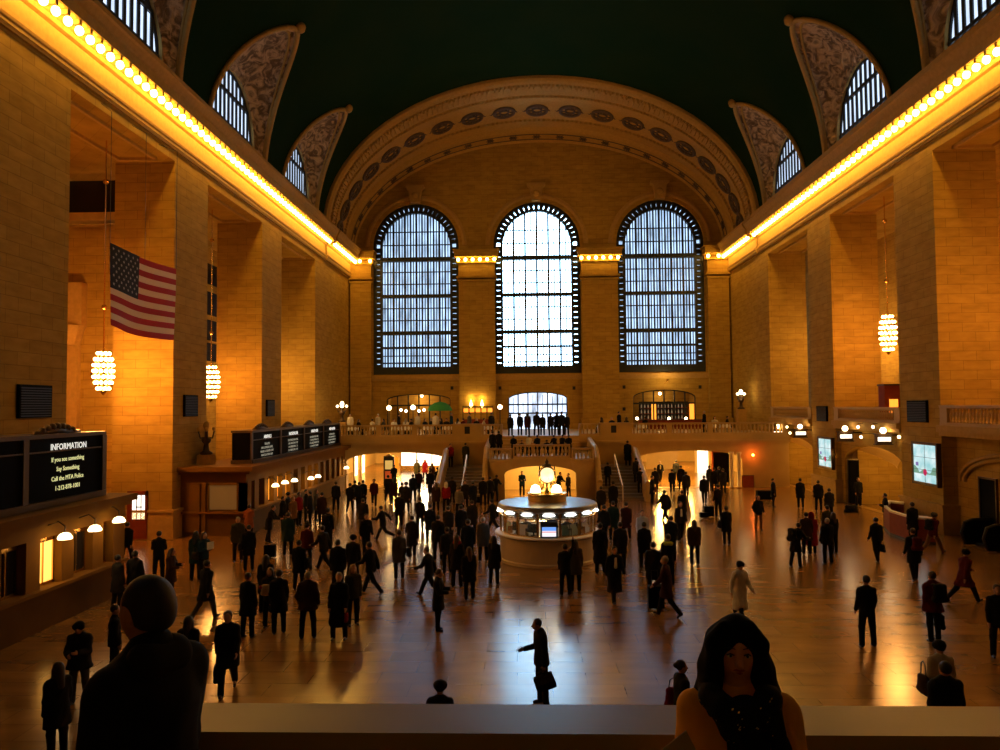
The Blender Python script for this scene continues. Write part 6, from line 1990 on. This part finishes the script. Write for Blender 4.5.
TB = [(349, 61.8, 'white', 'in the far left corner of the terrace'), (357, 61.2, 'black', 'second from the left terrace corner'), (371, 62.4, 'white', 'left of the two globe lamps'), (377, 62.0, 'cream', 'just left of the nearer globe lamp'), (383, 62.6, 'grey', 'half behind the nearer globe lamp'),
      (393, 61.6, 'white', 'right of the nearer globe lamp'), (398, 62.3, 'black', 'with dark back between the globe lamps'), (405, 62.8, 'white', 'left of the farther globe lamp'), (411, 61.4, 'charcoal', 'under the farther globe lamp'),
      (417, 62.4, 'cream', 'right of the farther globe lamp'), (424, 61.6, 'navy', 'left of the parasol'), (430, 62.7, 'black', 'below the left rim of the parasol'), (435, 61.9, 'white', 'below the parasol, left'), (441, 62.6, 'navy', 'below the parasol, middle'),
      (446, 61.8, 'charcoal', 'below the parasol, right'), (451, 62.5, 'blue', 'below the right rim of the parasol'), (457, 61.7, 'white', 'right of the parasol'), (463, 62.4, 'dark red', 'before the orange lanterns, left'), (469, 61.6, 'grey', 'before the orange lanterns'),
      (476, 62.5, 'black', 'before the orange lanterns, middle'), (483, 61.5, 'cream', 'before the orange lanterns, right'), (491, 62.3, 'charcoal', 'left of the entrance globe lamp'),
      (601, 61.2, 'black', 'right of the entrance crowd'), (611, 60.8, 'navy', 'behind the right dark grille'), (618, 61.5, 'black', 'right of the right dark grille'), (625, 61.0, 'charcoal', 'left of the dark bar'), (644, 62.0, 'black', 'before the left end of the dark bar'),
      (702, 61.5, 'black', 'just right of the dark bar'), (712, 61.3, 'cream', 'far right of the terrace'), (724, 62.2, 'charcoal', 'last at the far right of the terrace')]
for k, (px, y, col_, place) in enumerate(TB):
    UP.append((px, y, 4.0, 1.72, (k * 77) % 360, 'sit' if k % 3 else 'stand', 'j', ('short', 'long', 'short')[k % 3], col_, place, {'hcol': ('black', 'brown', 'black', 'grey')[k % 4]}))
for px, y, z, h, face, pose, coat, hair, ccol, place, op in UP:
    t = person(tx(px, y), y, z, h, face, pose, coat, hair, ccol, place, res=.026, **op)
    if POSES[pose].get('seat'):
        q = empty('stool', (t.location.x, y, z), 'seat under the figure ' + place, 'seat')
        a = math.radians(face)
        MB().lathe([(.2, .36), (.22, .40), (1e-4, .41)], (-.0, 0, 0), 10).build('seat', M_BLACK, q)
        MB().lathe([(.18, 0), (.03, .03), (.03, .38)], (0, 0, 0), 8).build('pedestal', M_IRON, q)
# staff inside the booth
for px, py, wd, f_ in ((526, 515, 'left', 0), (566, 516, 'right', 30), (552, 515, 'middle', 180)):
    p = at_y(px, py, BY + .2)
    person(p.x, BY + (.5 if wd == 'middle' else -.2), 0, 1.74, f_, 'stand', 'j', 'short', 'charcoal' if wd != 'middle' else 'navy', 'inside the round booth, ' + wd, res=.022)

# ---- bags and luggage ---------------------------------------------------------------


def bag(nm, px, py, zc, w, h, d, col_, label, cat, rz=0.0, strap=0.35):
    """soft bag whose centre shows at the pixel, at height zc"""
    p = at_z(px, py, zc)
    q = empty(nm, (p.x, p.y, zc - h / 2), label, cat, rz=rz)
    f = Field(); f.ell((0, 0, h * .45), (w * .5, d * .5, h * .5), .02); f.cap((-w * .36, 0, h * .12), (w * .36, 0, h * .12), d * .42, d * .42, .03); f.cap((-w * .30, 0, h * .8), (w * .30, 0, h * .8), d * .3, d * .3, .04)
    link_mesh('bag_body', f.mesh('bag_body', .02, .003), cloth(col_), q)
    if strap: MB().tube([(-w * .32, 0, h * .8), (-w * .2, 0, h + strap * .7), (0, 0, h + strap), (w * .2, 0, h + strap * .7), (w * .32, 0, h * .8)], .012, 5, cap=False).build('strap', M_BLACK, q)
    return q


def suitcase(px, py, w, h, d, label, rz=0.0, handle=True):
    p = at_z(px, py, 0)
    q = empty('suitcase', (p.x, p.y, 0), label, 'suitcase', rz=rz)
    b = MB(); b.box(-w / 2, w / 2, -d / 2, d / 2, .05, h); b.box(-w / 2 + .04, w / 2 - .04, -d / 2 - .03, -d / 2, .12, h * .5); b.build('case', M_BLACKGLOSS, q)
    b = MB()
    for sx_ in (-1, 1): b.tube([(sx_ * w * .4 - .015, 0, .03), (sx_ * w * .4 + .015, 0, .03)], .03, 8)
    b.build('wheel', M_BLACK, q, kind='stuff')
    if handle: MB().tube([(-.1, d / 2 - .02, h), (-.1, d / 2 + .04, h + .42), (.1, d / 2 + .04, h + .42), (.1, d / 2 - .02, h)], .012, 5).build('pull_handle', M_IRON, q)


def who(txt):
    r = [p for p in PEOPLE if txt in p['label']]
    assert len(r) == 1, (txt, len(r))
    return r[0]


def carried(nm, txt, mode, w, h, d, col_, label, cat, strap=.16, n=None):
    """bag at a hand, at the hip or on the back of the person the text names"""
    p = who(txt); J = skeleton(POSES[POSE_OF[p.name]]); s_ = p.scale.x; a = p.rotation_euler.z
    n = n or 'R'; sg = 1 if n == 'R' else -1
    if mode == 'hand': c = J['wr' + n] + Vector((sg * .02, 0, -.10 - strap)); off = Vector((0, 0, -h))
    elif mode == 'hip': c = J['hip' + n] + Vector((sg * (.17 + d / 2), .03, .06)); off = Vector((0, 0, -h / 2))
    elif mode == 'back': c = J['chest'] + Vector((0, .15 + d / 2, .02)); off = Vector((0, 0, -h / 2))
    else: c = (J['wrL'] + J['wrR']) / 2 + Vector((0, -.05 - d / 2, .05)); off = Vector((0, 0, -h / 2))
    c = (c + off) * s_
    R_ = Matrix.Rotation(a, 3, 'Z')
    q = empty(nm, p.location + R_ @ c, label, cat, rz=a + (PI / 2 if mode in ('hand', 'hip') else 0))
    f = Field(); f.ell((0, 0, h * .45), (w * .5, d * .5, h * .5), .02); f.cap((-w * .36, 0, h * .12), (w * .36, 0, h * .12), d * .42, d * .42, .03); f.cap((-w * .30, 0, h * .8), (w * .30, 0, h * .8), d * .3, d * .3, .04)
    link_mesh('bag_body', f.mesh('bag_body', .02, .003), cloth(col_), q)
    if mode == 'back':
        for sx_ in (-1, 1): MB().tube([(sx_ * w * .3, -d * .4, h * .15), (sx_ * w * .32, -d / 2 - .06, h * .3), (sx_ * w * .32, -d / 2 - .08, h * .8), (sx_ * w * .25, -d * .3, h * .95)], .02, 5).build('strap', M_BLACK, q)
    elif strap: MB().tube([(-w * .30, 0, h * .8), (-w * .2, 0, h + strap * .8), (0, 0, h + strap), (w * .2, 0, h + strap * .8), (w * .30, 0, h * .8)], .012, 5, cap=False).build('strap', M_BLACK, q)
    return q


carried('shoulder_bag', 'beside the end lamp of', 'hip', .36, .28, .16, 'black', 'black bag on the person by the near ticket office end', 'bag')
carried('shoulder_bag', 'holding white papers', 'hip', .36, .25, .16, 'charcoal', 'dark bag on the right hip of the papers holder', 'bag', n='L')
carried('coat_bundle', 'with white collar in the lower left', 'hand', .26, .42, .14, 'black', 'dark coat and bag hanging from the white-collared walker', 'bag', .1, 'L')
carried('handbag', 'in front of the far ticket office end window', 'hand', .28, .28, .14, 'black', 'small dark bag beside the olive jacket', 'bag')
carried('shoulder_bag', 'with a black bag in front of the dark red', 'hip', .34, .36, .18, 'black', 'large black bag left of the coat in the left crowd', 'bag', n='L')
carried('backpack', 'carrying a backpack', 'back', .34, .46, .20, 'black', 'black backpack on the person behind the striding one', 'backpack')
carried('shopping_bag', 'with white collar right of the brown', 'hand', .18, .24, .10, 'red', 'small bright red bag beside the long black coat', 'bag', .05, 'R')
carried('shoulder_bag', 'with a black shoulder bag', 'hip', .32, .32, .16, 'black', 'black shoulder bag hanging left of the grey coat', 'bag', n='L')
carried('shoulder_bag', 'with a side bag', 'hip', .3, .3, .16, 'charcoal', 'dark side bag of the black coat by the far ticket office', 'bag')
carried('shopping_bag', 'with a red bag', 'hand', .32, .32, .14, 'red', 'bright red hand bag in front of the pale blue shirt', 'bag', .08, 'L') if False else None
carried('shopping_bag', 'in front of the pale blue shirt', 'hand', .32, .32, .14, 'red', 'bright red hand bag in front of the pale blue shirt', 'bag', .08, 'L')
carried('basket', 'with an orange basket', 'carry', .3, .34, .2, 'orange', 'orange basket held by the person at the right stair wall', 'basket', 0)
carried('handbag', 'with a bag, below the luggage', 'hip', .3, .32, .16, 'black', 'dark bag at the side of the coat below the luggage puller', 'bag')
carried('backpack', 'with a backpack left of the brown', 'back', .40, .48, .26, 'black', 'black backpack on the leaning person on the right floor', 'backpack')
carried('handbag', 'with a hand bag left of', 'hand', .30, .28, .16, 'black', 'round dark hand bag left of the navy jacket by the red desk', 'bag', .08, 'L')
bag('duffel_bag', 851, 509, .2, .7, .4, .4, 'black', 'dark duffel bag on the floor by the narrow black door panel', 'bag', strap=0)
carried('backpack', 'with a dark red backpack', 'back', .34, .46, .22, 'dark red', 'dark red backpack worn in front of the red desk', 'backpack')
carried('backpack', 'in a pale cap and tan trousers', 'back', .34, .44, .20, 'black', 'black backpack on the person in tan trousers by the red desk', 'backpack')
carried('backpack', 'with a dark backpack and bag', 'back', .38, .46, .24, 'black', 'dark backpack on the dark red jacket at the lower right', 'backpack')
carried('duffel_bag', 'with a dark backpack and bag', 'hand', .36, .40, .16, 'black', 'dark bag hanging left of the dark red jacket at the lower right', 'bag', .08, 'L')
carried('shopping_bag', 'in the middle of the group', 'carry', .26, .3, .14, 'cream', 'pale paper bag held in the middle of the group of four', 'bag', 0)
carried('shoulder_bag', 'behind the broad dark back', 'hip', .34, .34, .18, 'brown', 'brown shoulder bag beside the broad dark back', 'bag', .25)
carried('shopping_bag', 'behind the parapet beside', 'hip', .32, .36, .16, 'red', 'red bag behind the parapet left of the yellow jacket', 'bag', .15)
p = who('in the middle of the group'); f = Field(); J = skeleton(POSES['carry']); c = (J['wrL'] + J['wrR']) / 2
f.ell(c + Vector((-.14, -.12, .12)), (.07, .06, .06), .02); link_mesh('red_mitten', f.mesh('red_mitten', .015), cloth('red'), p)
p = who('wearing a red headscarf'); H = skeleton(POSES['stand'])['head']; f = Field()
f.ell(H + Vector((0, .02, .02)), (.11, .115, .125), .03); f.cap(H + Vector((-.06, 0, -.14)), H + Vector((.06, 0, -.14)), .10, .10, .05); f.ell(H + Vector((0, -.11, -.01)), (.065, .08, .08), .012, sub=True)
link_mesh('headscarf', f.mesh('headscarf', .02), cloth('red'), p)
p = who('with a bright yellow-green collar'); f = Field(); N_ = skeleton(POSES['stand'])['neck']
f.cap(N_ + Vector((-.09, .05, -.02)), N_ + Vector((.09, .05, -.02)), .085, .085, .03); link_mesh('collar', f.mesh('collar', .02), cloth('yellow-green'), p)
for txt in ('in a long black coat x', 'with white collar in the lower left', 'with white collar right of the brown', 'with an open white shirt', 'with white shirt front in the right', 'facing us with white shirt front'):
    if 'x' == txt[-1]: continue
    p = who(txt); J = skeleton(POSES[POSE_OF[p.name]]); f = Field(); ch = J['chest']
    long_ = 'open' in txt or 'front' in txt
    f.cap(J['neck'] + Vector((0, -.085, -.06)), ch + Vector((0, -.135, -.14 if long_ else .02)), .055 if long_ else .03, .05 if long_ else .015, .02)
    link_mesh('shirt', f.mesh('shirt', .016), cloth('white'), p)
p = who('with a dark tie'); J = skeleton(POSES['stand']); f = Field(); f.cap(J['neck'] + Vector((0, -.09, -.07)), J['pel'] + Vector((0, -.135, .12)), .016, .03, .01); link_mesh('tie', f.mesh('tie', .012), cloth('navy'), p)
suitcase(270, 558, .45, .55, .28, 'black suitcase on the floor at the near end of the ticket queue', handle=False)
suitcase(656, 609, .48, .72, .3, 'tall black suitcase pulled by the burgundy coat')
suitcase(709, 517, .5, .6, .3, 'dark luggage pulled on the right middle floor')
suitcase(704, 518, .45, .3, .3, 'low dark luggage beside the pulled one on the right middle floor', handle=False)
suitcase(764, 500, .9, .62, .5, 'dark pile of luggage by the far right wall corner', handle=False)
suitcase(477, 503, .5, .4, .3, 'dark low case at the foot of the left stair', handle=False)
p = who('holding white papers'); J = skeleton(POSES['carry']); c = p.location + Matrix.Rotation(p.rotation_euler.z, 3, 'Z') @ ((J['wrL'] + J['wrR']) / 2 + Vector((0, -.12, .12)))
q = empty('paper_sheet', c, 'white papers held by the blue jacket near the left pier', 'paper', rz=p.rotation_euler.z); MB().box(-.14, .14, -.01, .01, -.12, .14).build('sheet', M_WHITE, q)

# ================================================================ the man in the middle with a phone and a briefcase
x, y, z = by_head(541, 619, 1.78)
reader = person(x, y, z, 1.80, 285, 'reader', 'j', 'short', 'black', '', res=.010, skin=1, label='man in a black jacket reading a phone, alone in the blue light on the floor')
M = Matrix.Translation((x, y, z)) @ Matrix.Rotation(math.radians(285), 4, 'Z') @ Matrix.Scale(1.80 / 1.75, 4)
J = skeleton(POSES['reader'])
wl = M @ J['wrL']; wr_ = M @ J['wrR']
d = (M @ J['wrL'] - M @ J['elL']).normalized()
q = empty('phone', wl + d * .14 + Vector((0, 0, .04)), 'smartphone in the hand of the man in the blue light', 'phone'); q.rotation_euler = (.5, 0, math.radians(285))
MB().box(-.038, .038, -.075, .075, -.005, .005).build('phone_body', M_BLACKGLOSS, q); MB().box(-.034, .034, -.07, .07, .005, .007).build('phone_screen', mat('phone screen glow', (0, 0, 0), emis=(.6, .75, .9), es=.5), q)
q = empty('briefcase', (wr_.x + .06, wr_.y - .02, wr_.z - .50), 'black briefcase hanging behind the man in the blue light', 'briefcase'); q.rotation_euler = (0, math.radians(-20), 0)
b = MB(); b.prism([(-.20, 0), (.20, 0), (.215, .03), (.205, .29), (.18, .31), (-.18, .31), (-.205, .29), (-.215, .03)], lambda u, v: (u, -.06, v), lambda u, v: (u, .06, v)); b.build('case_body', M_BLACKGLOSS, q)
MB().tube([(-.09, 0, .30), (-.08, 0, .37), (0, 0, .40), (.08, 0, .37), (.09, 0, .30)], .012, 6).build('handle', M_BLACK, q)
MB().prism([(-.19, .14), (.19, .14), (.2, .30), (-.2, .30)], lambda u, v: (u, -.068, v), lambda u, v: (u, -.06, v)).build('flap', M_BLACK, q)
# ================================================================ foreground man, back to us, and the woman in the yellow jacket
POSES['fgman'] = dict(legL=3, legR=-3, armL=8, armR=10, elbL=25, elbR=30, inwL=20, inwR=10, abdL=4, abdR=4, head=10, spread=6)
COAT['m'] = (-.14, .19, 1.20)
ph = at_y(143, 579, 2.9)
hm_ = ph.z - 3.75


def fg_hair(J, res):
    H = J['head']; f = Field()
    f.ell(H + Vector((0, .022, .028)), (.084, .096, .096), .02)
    f.ell(H + Vector((0, .055, -.02)), (.072, .06, .07), .03)
    f.ell(H + Vector((0, -.105, -.03)), (.075, .085, .10), .012, sub=True)
    f.ell(H + Vector((0, -.01, -.115)), (.13, .13, .07), .015, sub=True)
    for s in (-1, 1): f.ell(H + Vector((s * .088, -.015, -.03)), (.034, .045, .055), .01, sub=True)
    return f.mesh('hair', res, .0012)


def near_person(x, y, z, h, face, pose, fat, ccol, skin, label, trouser='black', res=.010, hairfn=None, hcol='black', arms=True):
    s = h / 1.75; J = skeleton(POSES[pose])
    t = empty('person', (x, y, z), rz=math.radians(face)); t.scale = (s, s, s); tag(t, label, 'person')
    link_mesh('body', body_mesh(pose, res), skin, t)
    link_mesh('trousers', trousers_mesh(pose, .014), cloth(trouser), t)
    f = Field(); up = (J['neck'] - J['pel']).normalized(); wr = .158 * fat
    f.slab(J['pel'] + Vector((0, 0, -.16)), J['pel'] + Vector((0, 0, .08)), .20 * fat, wr * 1.02, .78, .05)
    f.slab(J['pel'], J['chest'], wr * 1.02, .172 * fat, .76, .05)
    f.slab(J['chest'], J['chest'] + up * .10, .172 * fat, .13 * fat, .68, .05)
    f.cap(J['shL'] + Vector((.01, 0, -.012)), J['neck'] + Vector((0, 0, -.05)), .070 * max(fat, 1), .078 * fat, .05); f.cap(J['shR'] + Vector((-.01, 0, -.012)), J['neck'] + Vector((0, 0, -.05)), .070 * max(fat, 1), .078 * fat, .05)
    if pose != 'lady': f.cap(J['neck'] - up * .05 + Vector((0, .01, 0)), J['neck'] + up * .035 + Vector((0, .01, 0)), .085 * fat, .072 * fat, .025)
    for n in 'LR':
        f.cap(J['sh' + n] + Vector((0, 0, -.008)), J['el' + n], .068 * max(fat, 1), .060 * fat, .04); f.cap(J['el' + n], J['wr' + n], .062 * fat, .048 * fat, .02)
    link_mesh('jacket', f.mesh('jacket', res, .004), cloth(ccol), t)
    for n in 'LR': link_mesh('shoe', shoe_mesh(pose, n, .014), M_SHOE, t)
    if hairfn: link_mesh('hair', hairfn(J, res * .8), HAIRS[hcol], t)
    return t, J


PAL['fg black'] = (.008, .008, .009)
man, JM = near_person(ph.x + .03, 2.9, 3.75, ph.z - 3.75, 248, 'fgman', 1.06, 'fg black', SKINS[0], 'large man in a black jacket seen from behind in the lower left foreground', res=.010, hairfn=fg_hair)
f = Field(); N_ = JM['neck']
f.cap(N_ + Vector((-.05, .045, .0)), N_ + Vector((.05, .045, .0)), .075, .075, .03); f.ell(N_ + Vector((0, .02, .10)), (.066, .068, .10), .01, sub=True)
link_mesh('collar', f.mesh('collar', .010), cloth('charcoal'), man)

# ---- woman
HAIRS['lady'] = mat('long black hair', (.004, .0035, .0035), .85, spec=.1)
POSES['lady'] = dict(legL=2, legR=-2, armL=8, armR=22, elbL=60, elbR=72, inwL=30, inwR=42, abdL=8, abdR=8, head=-4, lean=0)
PAL['mustard'] = (.85, .40, .03)
pw_ = at_y(736, 622, 3.0)
SK_W = mat('woman skin', (.62, .32, .20), .5)


def lady_hair(J, res):
    H = J['head']; f = Field()
    f.ell(H + Vector((0, .018, .032)), (.094, .100, .102), .02)
    for s in (-1, 1):
        f.chain([H + Vector((s * .050, -.035, .098)), H + Vector((s * .090, -.035, .03)), H + Vector((s * .092, -.03, -.06)), H + Vector((s * .104, -.03, -.14)), H + Vector((s * .100, -.055, -.21)), H + Vector((s * .115, -.075, -.27))], [.022, .028, .034, .040, .038, .02], .03)
        f.chain([H + Vector((s * .07, .03, .03)), H + Vector((s * .10, .02, -.08)), H + Vector((s * .115, .01, -.18)), H + Vector((s * .11, .02, -.25))], [.045, .05, .05, .03], .03)
    f.chain([H + Vector((0, .06, .0)), H + Vector((0, .09, -.15)), H + Vector((0, .10, -.3))], [.085, .09, .05], .04)
    return f.mesh('hair', res, .004)


lady, JL = near_person(pw_.x, 3.0, 3.75, pw_.z - 3.75 - .005, 352, 'lady', .95, 'mustard', SK_W, 'woman in a mustard yellow jacket and dark scarf facing us at the parapet', res=.0085, hairfn=lady_hair, hcol='lady')
H = JL['head']
M_EYEW = mat('eye white', (.6, .55, .5), .3); M_IRIS = mat('dark iris', (.02, .01, .006), .2); M_LIP = mat('lips', (.30, .06, .05), .4); M_BROW = mat('eyebrow', (.02, .012, .008), .8)
for s in (-1, 1):
    e = MB().ball(tuple(H + Vector((s * .032, -.074, -.002))), .0135, 12, 8, .8).build('eye', M_EYEW, lady, smooth=True)
    MB().ball(tuple(H + Vector((s * .032, -.0835, -.002))), .0062, 10, 6).build('iris', M_IRIS, e, smooth=True)
    MB().tube([H + Vector((s * .046, -.078, -.001)), H + Vector((s * .034, -.0885, .0085)), H + Vector((s * .018, -.086, .001))], .0028, 5).build('eyelid', M_BROW, lady)
    MB().tube([H + Vector((s * .014, -.0905, .026)), H + Vector((s * .034, -.087, .031)), H + Vector((s * .052, -.072, .024))], [.0016, .0024, .0012], 5).build('eyebrow', M_BROW, lady)
MB().tube([H + Vector((-.024, -.083, -.058)), H + Vector((-.010, -.094, -.0535)), H + Vector((0, -.095, -.056)), H + Vector((.010, -.094, -.0535)), H + Vector((.024, -.083, -.058))], [.002, .005, .004, .005, .002], 6).build('upper_lip', M_LIP, lady, smooth=True)
MB().tube([H + Vector((-.022, -.083, -.061)), H + Vector((0, -.094, -.066)), H + Vector((.022, -.083, -.061))], [.002, .0065, .002], 6).build('lower_lip', M_LIP, lady, smooth=True)
C = JL['chest']; N_ = JL['neck']
# dark top in the open front
f = Field()
f.slab(C + Vector((.03, -.080, -.42)), C + Vector((.015, -.070, .10)), .115, .09, .88, .03)
link_mesh('black_top', f.mesh('black_top', .009, .002), cloth('fg black'), lady)
# scarf round the neck with a long tail down her left side
f = Field()
ringp = [N_ + Vector((.115 * math.sin(2 * PI * i / 10), -.035 - .105 * math.cos(2 * PI * i / 10), .02 - .05 * (math.cos(2 * PI * i / 10) > 0) * math.cos(2 * PI * i / 10))) for i in range(11)]
f.chain(ringp, [.046] * 11, .02); f.cap(N_ + Vector((-.04, -.115, -.07)), N_ + Vector((.05, -.115, -.07)), .045, .045, .03)
f.chain([N_ + Vector((.10, -.09, .02)), C + Vector((.135, -.16, .03)), C + Vector((.155, -.185, -.15)), C + Vector((.165, -.185, -.40))], [.042, .034, .032, .036], .02)
f.chain([N_ + Vector((-.08, -.10, -.02)), C + Vector((-.05, -.155, .08)), C + Vector((-.0, -.170, .0))], [.04, .035, .02], .03)
sc_me = f.mesh('scarf', .008, .004)
sc = link_mesh('scarf', sc_me, cloth('fg black'), lady)
M_SEQ = mat('silver sequin', (.85, .9, .95), .12, 1.0)
sq = MB(); rr = random.Random(5)
pv = [v for v in sc_me.vertices if v.normal.y < -.35]
for v in rr.sample(pv, 70):
    c = v.co + v.normal * .002; a = v.normal.orthogonal().normalized(); b_ = v.normal.cross(a); r_ = rr.uniform(.003, .0065)
    sq.add([c + a * r_, c + b_ * r_ * .6, c - a * r_, c - b_ * r_ * .6], [(0, 1, 2, 3)])
sq.build('sequin', M_SEQ, sc, kind='stuff')
# jacket details: lapels, pocket seams, buttons
M_SEAM = mat('mustard seam', (.30, .12, .01), .9)
jf = lambda u, v: C + Vector((u, -.20 + abs(u) * abs(u) * 3.0, v))
for u, v in ((-.135, -.045), (-.115, -.085)):
    b = MB(); c = jf(u, v) + Vector((0, -.004, 0))
    b.tube([c, c + Vector((0, -.008, 0))], .013, 12); b.build('button', M_BRONZE, lady)
# paper held at the lower left
pp = at_y(678, 742, 2.86)
q = empty('leaflet', (pp.x, 2.86, pp.z - .05), 'pale folded leaflet held by the woman in the yellow jacket', 'leaflet'); q.rotation_euler = (math.radians(25), math.radians(-32), .2)
MB().box(-.06, .07, -.002, .002, -.09, .09).build('page', mat('pale page', (.5, .47, .40), .7), q)
MB().box(-.075, -.06, -.004, .004, -.09, .09).build('fold', mat('page edge', (.6, .42, .28), .7), q)
# her bag strap on the right
p = at_y(795, 738, 3.02)
q = empty('handbag', (p.x - .03, 3.05, 4.35), 'black handbag hanging from the arm of the woman in yellow', 'handbag')
f = Field(); f.cap((-.08, 0, .08), (.08, 0, .08), .06, .06, .02); f.cap((-.09, 0, .2), (.09, 0, .2), .05, .05, .05)
link_mesh('bag_body', f.mesh('bag_body', .012), cloth('fg black'), q)
MB().tube([(-.05, -.04, .22), (-.07, -.04, .45), (-.01, -.05, .56), (.05, -.04, .45), (.06, -.04, .22)], .010, 6).build('strap', M_BLACK, q)
